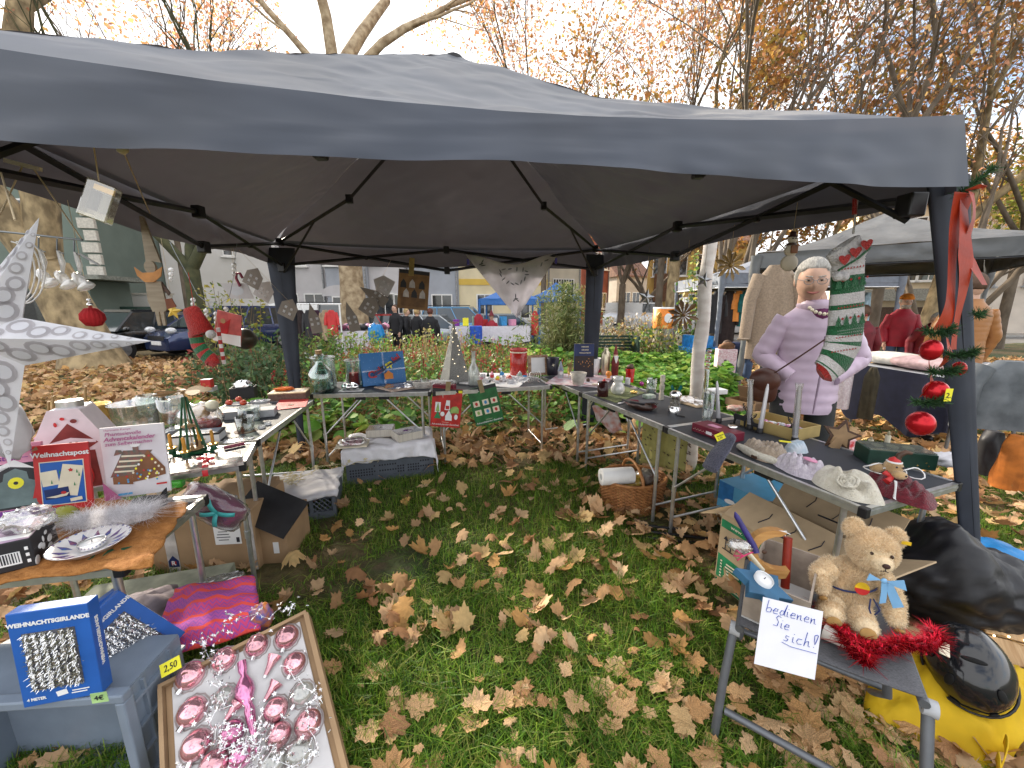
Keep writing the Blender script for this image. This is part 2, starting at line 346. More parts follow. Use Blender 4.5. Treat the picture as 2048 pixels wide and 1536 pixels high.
ar=[(W*.30+math.cos(R(a))*1.0,2.5+math.sin(R(a))*.45)for a in range(0,181,15)];MB().pm(ar+[(W*.30-1.0,2.3),(W*.30+1.0,2.3)],-.06,.02).bd('arch',LG,t)
t,W=rowhouse('pale grey terraced house right of the plane trunk',738.5,818,23.7,23.8,LG,[(754,4.75,.9,1.2),(770,1.55,1.2,1.9),(797,1.85,.6,1.2)])
t,W=rowhouse('grey terraced house behind the hanging brown poster',818.5,918,23.5,23.6,BG,[(804+30,4.8,1.3,1.3),(850,4.8,.9,1.2),(884,4.75,1.25,1.4),(826,1.8,1,1.3),(884,1.8,1.25,1.25)])
t,W=rowhouse('cream house with a yellow band above its ground floor',918.5,1094,23.7,24.6,YC,[(968,1.5,1.0,1.9),(1040,1.6,1.2,1.3),(1000,4.7,1.2,1.4)])
MB().box((W/2,-.02,3.15),(W,.06,.35)).bd('band',YB,t)
rowhouse('cream stuccoed house beyond the cream one with small upper windows',1097,1160,28,29,wallmat('stucco',(.62,.57,.46)),[(1110,2.9,.5,1.5),(1120,2.9,.5,1.5),(1130,2.9,.5,1.5),(1140,2.9,.5,1.5)])
rowhouse('dark slate-clad narrow house between the cream houses',1088,1098,26.5,26.6,ROOFD,[])
t,W=rowhouse('red brick house at the end of the row',1162,1216,34,36,BRICK,[(1190,2.2,.9,1.4),(1204,2.2,.9,1.4),(1190,5.6,.9,1.4),(1204,5.6,.9,1.4)],H=8.5)
p0,p1=D(1232,600,48),D(1296,600,50)
t,W=block('grey_house','far grey brown house beyond the thin trees',p0.x,p1.x,p0.y,p1.y,5.2,wallmat('taupe_plaster',(.42,.37,.31)),ROOFB,pitch=4);window(t,W*.3,2.6,1.2,1.6);window(t,W*.6,2.6,1.2,1.6)
OC2=wallmat('ochre_plaster',(.55,.37,.12))
p0,p1=D(1292,600,33),D(1500,600,30)
t,W=block('ochre_house','ochre house with white windows behind orange autumn leaves',p0.x,p1.x,p0.y,p1.y,6.3,OC2,ROOFB,pitch=3.6)
for q,z in((.1,1.9),(.30,1.9),(.5,1.9),(.7,1.9),(.9,1.9),(.12,4.9),(.32,4.9),(.55,4.9),(.75,4.9)):window(t,W*q,z,1.1,1.6)
for q in(.22,.38):
 f=MB().box((W*q,.9,7.5),(.9,1.2,1.3)).bd('dormer',OC2,t);MB().box((W*q,.27,7.5),(.6,.06,.9)).bd('dormer_window',WFRM,f)
MB().box((W*.18,-.2,3.2),(1.6,.4,2.2)).bd('bay_shutters',mat('brown_shutter',(.13,.06,.03),.6),t)
CR=wallmat('warm_cream_plaster',(.66,.55,.38))
p0,p1=D(1690,600,30),D(1905,600,27)
t,W=block('cream_house','cream house with a grey awning band behind the man in red',p0.x,p1.x,p0.y,p1.y,8.5,CR,ROOFB)
for q,z in((.18,4.2),(.5,4.2),(.8,4.2),(.18,7),(.5,7)):window(t,W*q,z,1.7,1.5,bars=2)
MB().pm([(0,2.1),(W,2.1),(W,2.9),(0,2.9)],-1.2,-.05).bd('awning',mat('grey_awning',(.25,.25,.22),.8),t);MB().box((W/2,-.05,.8),(W,.08,1.7)).bd('shopfront',mat('brown_shopfront',(.09,.05,.03),.5),t)
p0,p1=D(1908,600,26),D(2250,600,22)
t,W=block('white_house','whitish house with a dark window right of the ribbon post',p0.x,p1.x,p0.y,p1.y,7.5,wallmat('off_white_plaster',(.66,.60,.53)),ROOFB)
for q in(.17,.5,.8):window(t,W*q,3.6,1.0,1.3,frame=mat('grey_frame',(.35,.37,.4),.5),bars=0)
#TREES
BARKP=mat('plane_bark',(.42,.32,.18),.85,c2=(.15,.11,.06),scale=5,bump=.5,bscale=16,stretch=(1,1,.55))
BARKL=mat('pale_plane_bark',(.48,.38,.25),.85,c2=(.24,.17,.10),scale=5,bump=.4,bscale=20)
BARKG=mat('mossy_bark',(.085,.085,.04),.9,c2=(.045,.05,.025),scale=5,bump=.5,bscale=20)
BARKD=mat('grey_bark',(.17,.135,.10),.9,c2=(.09,.07,.05),scale=4,bump=.4,bscale=18,stretch=(1,1,.5))
LEAFM=attrmat('autumn_leaves',.65,.55,.25,8)
PAL_RED=[(.58,.28,.14),(.64,.36,.16),(.54,.26,.16),(.66,.44,.18),(.46,.23,.15)]
PAL_OR=[(.44,.22,.05),(.38,.17,.05),(.50,.30,.08),(.30,.14,.05),(.26,.20,.05)]
PAL_YG=[(.30,.30,.05),(.22,.26,.05),(.40,.34,.07),(.14,.20,.05)]
PAL_GR=[(.055,.12,.03),(.085,.16,.035),(.12,.20,.05),(.045,.09,.03)]
def lfc(P,size,pal,rng,jit=.15,up=.0,asp=.75,flat=0.0):
 """leaf quads (a pointed diamond each) at the places P; returns vertices, faces, colours"""
 n=len(P);P=np.asarray(P)+rng.normal(0,jit,(n,3))if jit else np.asarray(P)
 a=rng.normal(0,1,(n,3));a[:,2]*=(1-flat);a/=np.linalg.norm(a,axis=1,keepdims=True)+1e-9
 b=rng.normal(0,1,(n,3));b[:,2]*=(1-flat);b-=(a*b).sum(1,keepdims=True)*a;b/=np.linalg.norm(b,axis=1,keepdims=True)+1e-9
 s=(size*rng.uniform(.55,1.35,n))[:,None]
 V=np.stack([P-a*s*.5,P+b*s*asp*.5,P+a*s*.6,P-b*s*asp*.5],1).reshape(-1,3)
 Fc=np.arange(4*n).reshape(n,4)
 pal=np.array(pal);c=pal[rng.integers(0,len(pal),n)]*rng.uniform(.7,1.3,(n,1));C=np.repeat(c,4,0)
 return V,Fc,C
def tree(loc,label,H,r,fork,mains,bark,pal,nleaf,lsize,seed,spread=.55,group=None,lean=(0,0),depth=4,name='plane_tree',crown0=.0,multi=False,up=.25,seg=3,start=None):
 rg=random.Random(seed);rng=np.random.default_rng(seed)
 t=TH(name,label,'tree',loc,0,group)
 b=MB();tips=[]
 def grow(p,d,ln_,r0,lvl):
  pts=[p];rs=[r0];n=seg+1 if lvl<2 else seg;q=p.copy();dd=d.copy();r1=r0*(.62 if lvl<depth else .3)
  for i in range(n):
   dd=(dd+Ve((rg.gauss(0,.13),rg.gauss(0,.13),rg.gauss(0,.08)+up*.12))).normalized();q=q+dd*(ln_/n);pts.append(q.copy());rs.append(lerp(r0,r1,(i+1)/n))
   if lvl>=depth-1:tips.extend([(q,lvl)]*2)
   if lvl<depth and i>=(1 if lvl==0 else 0)and rg.random()<(.85 if lvl else .6):
    a=rg.uniform(0,6.283);o=dd.orthogonal().normalized();o.rotate(Ma.Rotation(a,3,dd));nd=(dd*rg.uniform(.55,1.0)+o*rg.uniform(.5,1.0)*spread*1.5+Ve((0,0,up))).normalized()
    grow(q.copy(),nd,ln_*rg.uniform(.55,.8),rs[-1]*rg.uniform(.35,.55),lvl+1)
  b.tu(pts,rs,(8,7,5,4,3,3)[min(lvl,5)],caps=False)
  if lvl<depth:
   for k in range(2):
    o=dd.orthogonal().normalized();o.rotate(Ma.Rotation(rg.uniform(0,6.283),3,dd));grow(q.copy(),(dd+o*spread*rg.uniform(.3,.9)).normalized(),ln_*rg.uniform(.6,.8),r1*.8,lvl+1)
 top=Ve((lean[0],lean[1],fork));n=7
 trunk=[Ve((lean[0]*(i/n)**1.3,lean[1]*(i/n)**1.3,fork*i/n-(.15 if i==0 else 0)))for i in range(n+1)]
 if not multi:b.ring([[p+Ve((math.cos(a),math.sin(a),0))*r*(1.45 if i==0 else 1.12 if i==1 else lerp(1,.85,i/n))*(1+.07*noise.noise(Ve((math.cos(a)*1.5,math.sin(a)*1.5,i*.8+seed))))for a in(2*math.pi*k/16 for k in range(16))]for i,p in enumerate(trunk)],0,True)
 for k in range(mains if isinstance(mains,int)else len(mains)):
  if isinstance(mains,int):
   a=6.283*k/mains+rg.uniform(-.4,.4);d=Ve((math.cos(a)*spread,math.sin(a)*spread,1)).normalized();rr=r*(.55 if mains>2 else .68)
   st=top if not multi else Ve((math.cos(a)*r*.8,math.sin(a)*r*.8,-.05))
  else:d=Ve(mains[k][:3]).normalized();rr=r*mains[k][3];st=top
  grow(st-d*.05,d,(H-(0 if multi else fork))*rg.uniform(.38,.5),rr,0)
 b.bd('trunk',bark,t)
 if nleaf:
  P=np.array([p[:]for p,l in tips]);P=P[P[:,2]>crown0];ix=rng.integers(0,len(P),nleaf)
  V,Fc,C=lfc(P[ix],lsize,pal,rng,jit=.22)
  bulk('crown',V,Fc,LEAFM,None,C,t)
 return t
def gnd(px,Y):p=D(px,700,Y);return Ve((p.x,Y,ground_z(p.x,Y)-.03))
GT='autumn trees around the green'
tree(gnd(188,9.3),'huge plane tree with patchy brown bark and twin stems at the left',15,.50,2.5,[(-.24,-.12,1,.74),(.05,.02,1,.66)],BARKP,PAL_OR,1800,.13,3,.4,GT,depth=4,lean=(-.75,0))
tree(gnd(408,11),'young green-barked tree forked like a candelabrum before the white gable',9,.22,2.55,[(-.75,0,1,.6),(-.12,.2,1,.62),(.5,-.1,1.2,.7)],BARKG,PAL_RED,800,.10,5,.45,GT,depth=3,name='forked_tree')
tree(gnd(714,15),'straight plane tree with mottled pale bark in front of the grey row',19,.44,9.2,[(-.12,0,1,.5),(.42,.05,1,.55),(1.0,.1,.75,.4),(-.9,.1,.6,.3)],BARKL,PAL_OR,1100,.16,8,.55,GT,depth=4)
tree(gnd(1335,17),'plane tree with a slim mossy trunk behind the orange bin',13,.26,4.4,3,BARKP,PAL_OR,5000,.16,12,.6,GT,depth=4)
tree(gnd(1432,13.5),'tall multi-stemmed tree rising behind the middle of the dark canopy',15,.17,.5,7,BARKD,PAL_RED,6000,.10,21,.30,GT,depth=4,multi=True,name='multi_stemmed_tree')
tree(gnd(1310,19),'thin leaning tree with sparse russet leaves left of the multi-stemmed one',17,.17,5,3,BARKD,PAL_RED,6000,.12,23,.4,GT,depth=4,name='russet_tree')
tree(gnd(1735,12.5),'straight grey tree behind the right half of the dark canopy',14,.15,6.2,4,BARKD,PAL_RED,4500,.10,27,.55,GT,depth=4,name='russet_tree')
tree(gnd(1850,10.5),'fan-shaped multi-stemmed tree behind the right corner of the canopy',12,.15,.5,6,BARKD,PAL_RED,5000,.085,31,.42,GT,depth=4,multi=True,name='multi_stemmed_tree')
tree(gnd(1085,21),'russet tree above the peak of the dark canopy',17,.15,5,4,BARKD,PAL_RED,6500,.13,37,.45,GT,depth=4,name='russet_tree')
tree(gnd(390,19),'thin-twigged russet tree above the left slope of the canopy',17,.13,6,4,BARKD,PAL_RED,7000,.13,41,.40,GT,depth=4,name='russet_tree')
tree(gnd(1990,15),'russet tree at the far right edge',14,.16,4,4,BARKD,PAL_RED+PAL_OR,5000,.13,43,.6,GT,depth=4,name='russet_tree')
tree(gnd(1600,20),'broad tree with dense orange leaves beyond the grey gazebos',11,.20,2.8,5,BARKP,PAL_OR,9000,.20,47,.75,GT,depth=4)
tree(gnd(1448,23),'orange-leaved tree in front of the ochre house',9.5,.16,2.6,4,BARKP,PAL_OR,7000,.20,53,.7,GT,depth=4)
tree(gnd(1238,26),'slim bare tree beside the brick house',9,.24,3.2,3,BARKD,PAL_OR,900,.16,59,.5,GT,depth=4,name='bare_tree')
tree(gnd(1300,28),'slanting bare tree in front of the far grey house',9,.26,2.0,3,BARKD,PAL_OR,1200,.16,61,.55,GT,depth=4,name='bare_tree',lean=(-.5,0))
tree(gnd(1842,15.5),'leaning plane trunk behind the man in the red coat',13,.30,4.5,3,BARKP,PAL_OR,4000,.16,67,.6,GT,depth=4,lean=(.5,0))
tree(gnd(1935,22),'slim tree before the whitish house',10,.2,3,4,BARKP,PAL_OR,4000,.18,71,.6,GT,depth=4)
tree(gnd(2070,17),'yellow-green leaved tree at the right edge',8,.2,2,4,BARKP,PAL_YG,4500,.18,73,.7,GT,depth=4,name='yellowing_tree')
#CANOPY OVER THE STALL
FAB=mat('slate_grey_polyester',(.034,.045,.070),.50,var=.15,scale=1.6,bump=1,bscale=2.6,trl=.12,tcol=(.125,.105,.11),spec=.5,sheen=.25,ridge=.03)
BL,BR,FR,FL=Ve((-2.13,3.66,0)),Ve((.87,4.09,0)),Ve((1.435,1.40,0)),Ve((-1.50,.97,0))
EZ,VH,PK=2.06,.205,Ve((-.33,2.50,2.84))
cn=TH('canopy_tent','large dark slate pop-up canopy roofing the flea market stall','canopy',((BL+FR)/2).to_tuple())
C0=Ve(cn.location)
def eave(a,b,t,z):
 p=a.lerp(b,t);p.z=z;return p
sagz=lambda u,qi:(.085 if qi==0 else .03)*math.sin(math.pi*min(1,max(0,u)))**.9
quad=[(FL,FR),(FR,BR),(BR,BL),(BL,FL)]
def crease(x,y,sd=0):
 n1=abs(noise.noise(Ve((x*1.5+y*3.2,y*1.3-x*.4,sd+1))));n2=abs(noise.noise(Ve((x*3.6-y*4.5,y*4+x,sd+5))));n3=abs(noise.noise(Ve((x*8+y*7,y*9-x*3,sd+9))))
 return max(0,.22-n1)*2.2+max(0,.20-n2)*1.1+max(0,.2-n3)*.5
mb=MB()
for qi,(a,b)in enumerate(quad):
 mid=(a+b)/2;outn=(mid-Ve((PK.x,PK.y,0))).normalized()
 def surf(u,v,a=a,b=b,qi=qi):
  e=eave(a,b,u,EZ);s=v
  p=e.lerp(PK,s)
  along=1-abs(2*u-1)
  hs=lerp((.03,.10,.07,.05)[qi],(.10,.07,.05,.03)[qi],u)
  z=p.z-hs*math.sin(math.pi*s)-.05*along*(1-s)*math.sin(math.pi*min(1,s*1.4))-sagz(u,qi)*(1-s)**1.5
  z+=.022*nz3(p,2.0,3)*(1-s)*s*4+.012*nz3((p.x*4,p.y*4,0),1.5,9)*min(1,s*6)+.010*abs(nz3((p.x*2+p.y*5,p.y*3,0),1.6,5))*min(1,s*6)
  e_=max(0,1-s/.13);z+=.014*crease(p.x,p.y,qi)*min(1,s*9)-e_**2*.05
  return Ve((p.x,p.y,z))+outn*(.03*e_**2)-C0
 mb.grid(surf,100,56)
mb.bd('roof_fabric',FAB,cn)
for qi,(a,b)in enumerate(quad):
 mid=(a+b)/2;outn=(mid-Ve((PK.x,PK.y,0)));outn.z=0;outn.normalize()
 mb=MB()
 def val(u,v,a=a,b=b,outn=outn,qi=qi):
  e=eave(a,b,u,EZ-.012);edge=min(u,1-u)*8
  out_=.029+.05*v+.005*crease(u*1.6+v*.3,v*.5+u*.15,qi+3)*min(1,edge)*min(1,v*5+.2)+min(1,edge)*(.010*nz3((u*9,v*1.2+u*3,qi),1.3,2)+.006*nz3((u*22,v*3-u*4,qi),1,6))*(.35+v)
  sg=sagz(u,qi);z=e.z-sg-v*(VH+.015-sg*.82+.012*math.sin(u*9+qi)*min(1,edge)+(.012*nz3((u*6,0,qi),1,4)))
  return Ve((e.x,e.y,z))+outn*out_-C0
 mb.grid(val,150,16)
 mb.bd('valance',FAB,cn)
def bar(p0,p1,r=.011,mt=DARKM,name='frame_bar',par=cn,off=C0):
 return MB().tu([Ve(p0)-off,Ve(p1)-off],r*1.2,4).bd(name,mt,par)
def hub(p,s=.05):return MB().box(Ve(p)-C0,(s,s,s*1.3)).bd('joint',BLACKP,cn,bevel=.006)
inn=lambda p,k=.06:(p+(Ve((PK.x,PK.y,0))-p).normalized()*k)
for qi,(a,b)in enumerate(quad):
 a,b=inn(a),inn(b);zt,zb=(EZ-.13,EZ-.175)if qi==0 else(EZ-.06,EZ-.25)
 P=lambda t,z:eave(a,b,t,z-(0 if qi==0 else sagz(t,qi)))
 for t0 in(0,.5):
  s=1 if t0==0 else-1;A,Bq=(zt,zb)if True else(zb,zt)
  bar(P(t0,zt),P(t0+.5,zb));bar(P(t0,zb),P(t0+.5,zt));hub(P(t0+.25,(zt+zb)/2),.026)
 for z in(zt,zb):qi and hub(P(.5,z))
 if not qi:hub(P(.5,zt),.03);[hub(P(q,zb-.02),.035)for q in(.33,.72)]
pkb=PK-Ve((0,0,.42))
for c in(FL,FR,BR,BL):
 ci=inn(c);ct=Ve((ci.x,ci.y,EZ-.05));md=ct.lerp(PK,.5)-Ve((0,0,.20));bar(ct,md,.012,name='hip_rafter');bar(md,PK-Ve((0,0,.12)),.012,name='hip_rafter');hub(md,.045);bar(Ve((ci.x,ci.y,EZ-.32)),ct.lerp(md,.55),.009,name='strut');hub(ct,.05);hub(Ve((ci.x,ci.y,EZ-.27)),.06)
MB().cyl(PK-C0-Ve((0,0,.16)),PK-C0-Ve((0,0,.015)),.05).bd('peak_hub',BLACKP,cn)
LEGC=mat('slate_leg_cover',(.028,.034,.050),.7,var=.12,scale=6,bump=.5,bscale=4,ridge=.012)
def canopy_leg(top,foot,w0,w1,along,name='leg',cover=True,wob=.012):
 """square post inside a tapering fabric leg cover"""
 top,foot=Ve(top),Ve(foot)
 l=MB().tu([foot,top],.020,4).bd(name,DARKM,cn);l.location=-C0
 if cover:
  al=Ve(along).normalized();nn_=al.cross((top-foot).normalized())
  def fn(u,v):
   p=top.lerp(foot,v);wv=lerp(w0,w1,min(1,v*1.15)**.8);q=u*2*math.pi
   return p+al*(math.cos(q)*wv/2)+nn_*(math.sin(q)*(.020+.5*wob*nz3((u*8,v*3,w0*9),1.3,1)))
  q=MB().grid(fn,28,24).bd('leg_cover',LEGC,l)
 return l
canopy_leg((BL.x+.04,BL.y-.03,EZ-.1),(BL.x+.03,BL.y-.02,0),.26,.07,(1,.14,0))
canopy_leg((BR.x-.02,BR.y-.01,EZ-.1),(BR.x+.03,BR.y+.32,0),.20,.15,(1,.14,0))
canopy_leg((FR.x+.085,FR.y+.06,EZ-.16),(2.26,1.62,-.02),.19,.10,(1,.16,0))
canopy_leg((FL.x+.04,FL.y+.03,EZ-.1),(FL.x-.35,FL.y+.05,0),.20,.1,(1,.14,0))
#FOLDING TABLES
def folding_table(name_label,p,ang,Lm,Wm,legs=((.08,.05),(.08,.95),(.92,.05),(.92,.95)),H=TB,brace=True,clip=None):
 """p = one corner; the long side runs along ang; the width runs to its left; each corner has a black cap"""
 t=TH('folding_table',name_label,'table',(p[0],p[1],0),ang,'aluminium folding tables of the stall')
 th=.028
 MB().box((Lm/2,Wm/2,H-.004),(Lm-.036,Wm-.036,.008)).bd('tabletop',TOPM,t)
 b=MB();e=.018
 for(x0,y0,x1,y1)in((.02,0,Lm-.02,e),(.02,Wm-e,Lm-.02,Wm)):
  for k in range(3):b.box(((x0+x1)/2,(y0+y1)/2+(.0015 if k==1 else 0)*(1 if y0 else-1),H-.0055-k*.0112+.004),(x1-x0,y1-y0,.0104))
 for(x0,y0,x1,y1)in((0,.02,e,Wm-.02),(Lm-e,.02,Lm,Wm-.02)):
  for k in range(3):b.box(((x0+x1)/2+(.0015 if k==1 else 0)*(1 if x0 else-1),(y0+y1)/2,H-.0055-k*.0112+.004),(x1-x0,y1-y0,.0104))
 b.bd('edge_frame',ALU,t)
 for x in(.012,Lm-.012):
  for y in(.012,Wm-.012):MB().box((x,y,H-.0155),(.030,.030,.041)).bd('corner_cap',BLACKP,t,bevel=.004)
 for fx,fy in legs:
  x,y=Lm*fx,Wm*fy
  MB().tu([(x,y,-.01),(x,y,H-.03)],.0115,8).bd('leg',ALU,t)
  MB().cyl((x,y,.3),(x,y,.34),.0145).bd('collar',ALU,t)
 if brace:
  for y in(.05,.95):
   for x0,x1 in((.085,.40),(.915,.60)):
    MB().tu([(Lm*x0,Wm*y,.33),(Lm*x1,Wm*y,H-.035)],.007,6).bd('brace',ALU,t)
    q=MB().box((Lm*x1,Wm*y,H-.045),(.09,.02,.028)).bd('bracket',BLACKP,t,bevel=.005)
  for x in(.08,.92):MB().tu([(Lm*x,Wm*.05,.12),(Lm*x,Wm*.95,.12)],.008,6).bd('crossbar',ALU,t)
 return t
def tab2(label,a,b_,Wm,side=1,**k):
 a,b_=Ve(a),Ve(b_);Lm=(b_-a).length;ang=fcg(a,b_)
 return folding_table(label,a,ang,Lm,Wm,**k)
R_A,R_B,R_C=Ve((.597,3.29)),Ve((.962,2.314)),Ve((1.326,1.311))
folding_table('near right folding table carrying the hats',R_C+Ve((.61,.225)),fcg(R_C,R_B),(R_B-R_C).length-.004,.65)
folding_table('middle right folding table carrying the dark tray and deer vases',R_B+Ve((.585,.218)),fcg(R_B,R_A),(R_A-R_B).length-.004,.62)
d_=(R_A-R_B).normalized();R_Z=R_A+d_*.86
folding_table('rear right corner folding table carrying the Christmas book',R_A+Ve((.585,.218)),fcg(R_A,R_Z),.85,.62)
folding_table('rear left folding table carrying the blue quiz game',(-1.733,3.213),fcg((-1.733,3.213),(-.71,3.31)),1.02,.55)
folding_table('rear right folding table carrying the miniature snow village',(-.70,3.312),fcg((-.71,3.31),(.386,3.591)),1.12,.50)
folding_table('left folding table carrying the apples and grey boxes',(-1.44,2.072),fcg((-1.44,2.068),(-1.608,3.035)),.975,.62)
folding_table('left folding table carrying the green candle pyramid',(-1.292,1.745),fcg((-1.292,1.745),(-1.432,2.045)),.335,.72,brace=False)
folding_table('nearest left folding table covered with the orange cloth',(-1.145,1.0),fcg((-1.084,1.006),(-1.146,1.325)),.44,.95,brace=False)
#GARDEN BED, LEAVES, GRASS
rng=np.random.default_rng(5)
FOL=attrmat('garden_foliage',.55,.35,.35,25,.35)
def discs(P,size,pal,rng,tilt=.5,n=6,cup=.12,asp=1.0):
 """roundish leaves: a fan of n corners about each place"""
 k=len(P);P=np.asarray(P);s=(size*rng.uniform(.5,1.3,k))[:,None,None]
 ang=rng.uniform(0,6.283,k)[:,None]+np.linspace(0,6.283,n,endpoint=False)[None]
 rad=1+.12*rng.normal(0,1,(k,n));loc=np.stack([np.cos(ang)*rad,np.sin(ang)*rad*asp,cup+.08*rng.normal(0,1,(k,n))],2)
 loc=np.concatenate([np.zeros((k,1,3)),loc],1)*s*.5
 nn_=rng.normal(0,tilt,(k,3));nn_[:,2]=1;nn_/=np.linalg.norm(nn_,axis=1,keepdims=True)
 a=np.cross(nn_,np.array([0.3,1,0]));a/=np.linalg.norm(a,axis=1,keepdims=True);b=np.cross(nn_,a)
 W=loc[...,0:1]*a[:,None]+loc[...,1:2]*b[:,None]+loc[...,2:3]*nn_[:,None]+P[:,None]
 V=W.reshape(-1,3);base=(np.arange(k)*(n+1))[:,None,None]
 tri=np.stack([np.zeros(n,int),1+np.arange(n),1+(np.arange(n)+1)%n],1)[None]
 pal=np.array(pal);c=pal[rng.integers(0,len(pal),k)]*rng.uniform(.65,1.35,(k,1))
 return V,(tri+base).reshape(-1,3),np.repeat(c,n+1,0)
def merge(lst):
 V,Fc,C,o=[],[],[],0
 for v,f,c in lst:V.append(v);Fc.append(f+o);C.append(c);o+=len(v)
 return np.concatenate(V),np.concatenate(Fc),np.concatenate(C)
def blades(P,h,wd,pal,rng,lean=.5,curl=.6,base_dark=True):
 k=len(P);P=np.asarray(P);hh=(h*rng.uniform(.5,1.3,k))[:,None];a=rng.uniform(0,6.283,k)
 d=np.stack([np.cos(a),np.sin(a),np.zeros(k)],1)*np.abs(rng.normal(0,lean,k))[:,None];s=np.stack([-np.sin(a),np.cos(a),np.zeros(k)],1)*(wd*rng.uniform(.6,1.3,k))[:,None]*.5
 up=np.array([0,0,1.0]);m_=P+(d*.35+up*.6)*hh;t_=P+(d*(1+curl)+up*(1-.25*np.minimum(1,np.linalg.norm(d,axis=1,keepdims=True))))*hh
 V=np.stack([P-s,P+s,m_+s*.8,m_-s*.8,t_+s*.12,t_-s*.12],1).reshape(-1,3);b=(np.arange(k)*6)[:,None,None]
 Fc=(np.array([[0,1,2,3],[3,2,4,5]])[None]+b).reshape(-1,4);pal=np.array(pal);c=pal[rng.integers(0,len(pal),k)]*rng.uniform(.7,1.3,(k,1))
 return V,Fc,np.repeat(c,6,0)
def gz(X,Y):return np.array([ground_z(x,y)for x,y in zip(X,Y)])
def bedmask(X,Y):
 edge=4.15+.25*np.sin(X*1.7)+np.where(X<-2.3,.5,0)+np.where(X>1.3,.1,0)
 left=-3.2-(Y-4)*.10
 right=2.6+(Y-4)*.42
 return(Y>edge)&(Y<9.6)&(X>left)&(X<right)
def scatter(n,x0,x1,y0,y1):
 return rng.uniform(x0,x1,n),rng.uniform(y0,y1,n)
X,Y=scatter(60000,-4.5,6,4,10);k=bedmask(X,Y);X,Y=X[k],Y[k]
hump=np.array([.40+.24*noise.noise(Ve((x*.9,y*.9,3)))+.10*noise.noise(Ve((x*3,y*3,8)))for x,y in zip(X,Y)])
hump*=np.clip((Y-4.0)/1.0,.35,1.0)*np.clip(1.25-(Y-4)*.06,.5,2)
z=gz(X,Y)+np.maximum(.04,hump)*rng.uniform(.35,1.15,len(X))
east=np.clip((X-.2)/1.2+rng.normal(0,.35,len(X)),0,1)>.5
P=np.stack([X,Y,z],1)
PAL_L=[(.12,.28,.035),(.17,.36,.05),(.25,.42,.07),(.08,.20,.03),(.32,.42,.08)]
PAL_M=[(.08,.19,.04),(.12,.26,.05),(.17,.31,.06),(.26,.29,.07),(.30,.22,.08),(.09,.19,.06)]
cov=[discs(P[east],.105,PAL_L,rng,.42,6)]
cov.append(discs(P[~east][::2],.085,PAL_M,rng,.7,5,asp=.55));
Vv,Fv,Cv=merge(cov);o=bulk('ground_cover',Vv,Fv,FOL,None,Cv);stuff(o)
tag(o,'low leafy green plants of the bed behind the tables','ground cover')
n=620;X=rng.uniform(-3.3,.9,n);Y=rng.uniform(4.5,8.5,n);z0=gz(X,Y)+.15;hh=rng.uniform(.35,.75,n)*np.clip(1.2-np.abs(X+1.4)*.18,.55,1.2)
P0=np.stack([X,Y,z0*0],1);d=rng.normal(0,.12,(n,2));T=P0+np.stack([d[:,0],d[:,1],hh],1)
lst=[blades(P0,1e-3,.004,[(.1,.1,.03)],rng)]
V=[];C=[]
for p,q in zip(P0,T):
 s=np.array([.003,0,0]);V+=[p-s,p+s,q+s,q-s];C+=[(.12,.10,.04)]*4
lst=[(np.array(V),np.arange(len(V)).reshape(-1,4),np.array(C))]
Q=np.repeat(T,10,0)+np.stack([rng.normal(0,.006,n*10),rng.normal(0,.006,n*10),rng.uniform(-.10,.02,n*10)],1)
lst.append(lfc(Q,.022,[(.42,.02,.03),(.34,.03,.05),(.50,.07,.06),(.28,.02,.03)],rng,0))
lst.append(lfc(np.repeat(P0,7,0)+(np.repeat(T,7,0)-np.repeat(P0,7,0))*rng.uniform(.2,.85,(n*7,1)),.075,PAL_M+[(.24,.10,.05)],rng,.04,asp=.4))
Vv,Fv,Cv=merge(lst);o=bulk('red_flower_spikes',Vv,Fv,FOL,None,Cv);stuff(o);tag(o,'slender red flower spikes rising from the bed behind the tables','flowers')
def shrub(name,label,px,Y,pts,size,pal,stems=None,asp=.6,jit=.02,kind='shrub',flat=0.,group=None):
 p=gnd(px,Y);t=TH(name,label,kind,p,0,group)
 V,Fc,C=lfc(np.array(pts),size,pal,rng,jit,asp=asp,flat=flat);bulk('foliage',V,Fc,FOL,None,C,t)
 if stems:
  b=MB()
  for s in stems:b.tu(s,[.010,.006,.004][:len(s)]if len(s)<=3 else[.010-.007*i/(len(s)-1)for i in range(len(s))],4,caps=False)
  b.bd('stems',mat('brown_stems',(.16,.11,.05),.8),t)
 return t
def blob(n,c,r,shell=.6):
 u=rng.normal(0,1,(n,3));u/=np.linalg.norm(u,axis=1,keepdims=True);q=rng.uniform(shell,1,(n,1))*(1+.2*np.sin(u[:,:1]*7+u[:,1:2]*5+u[:,2:]*6));return np.array(c)+u*q*np.array(r)
shrub('round_bush','round clipped dark green bush before the orange bin',1360,7.6,blob(4200,(0,0,.30),(.44,.40,.36)),.05,[(.05,.10,.025),(.08,.14,.03),(.035,.075,.02)],asp=.3)
t=TH('tall_grass_clump','tall bushy clump of feathery bamboo-like grass beside the rear right canopy leg','ornamental grass',gnd(1128,8.4))
n=5200;a=rng.uniform(0,6.283,n);rr=np.abs(rng.normal(0,.42,n));hgt_=rng.uniform(.05,1.95,n)*np.clip(1.1-rr*.45,.3,1)
P=np.stack([np.cos(a)*rr*(.55+.35*hgt_),np.sin(a)*rr*(.55+.35*hgt_),hgt_],1)
V1=lfc(P,.16,[(.16,.20,.06),(.22,.25,.09),(.11,.15,.045),(.28,.27,.11),(.08,.12,.035)],rng,.03,asp=.13)
g=rng.normal(0,.22,(420,2));V2=blades(np.stack([g[:,0],g[:,1],np.zeros(420)],1),1.45,.012,[(.12,.14,.05),(.18,.17,.07)],rng,.28,.3)
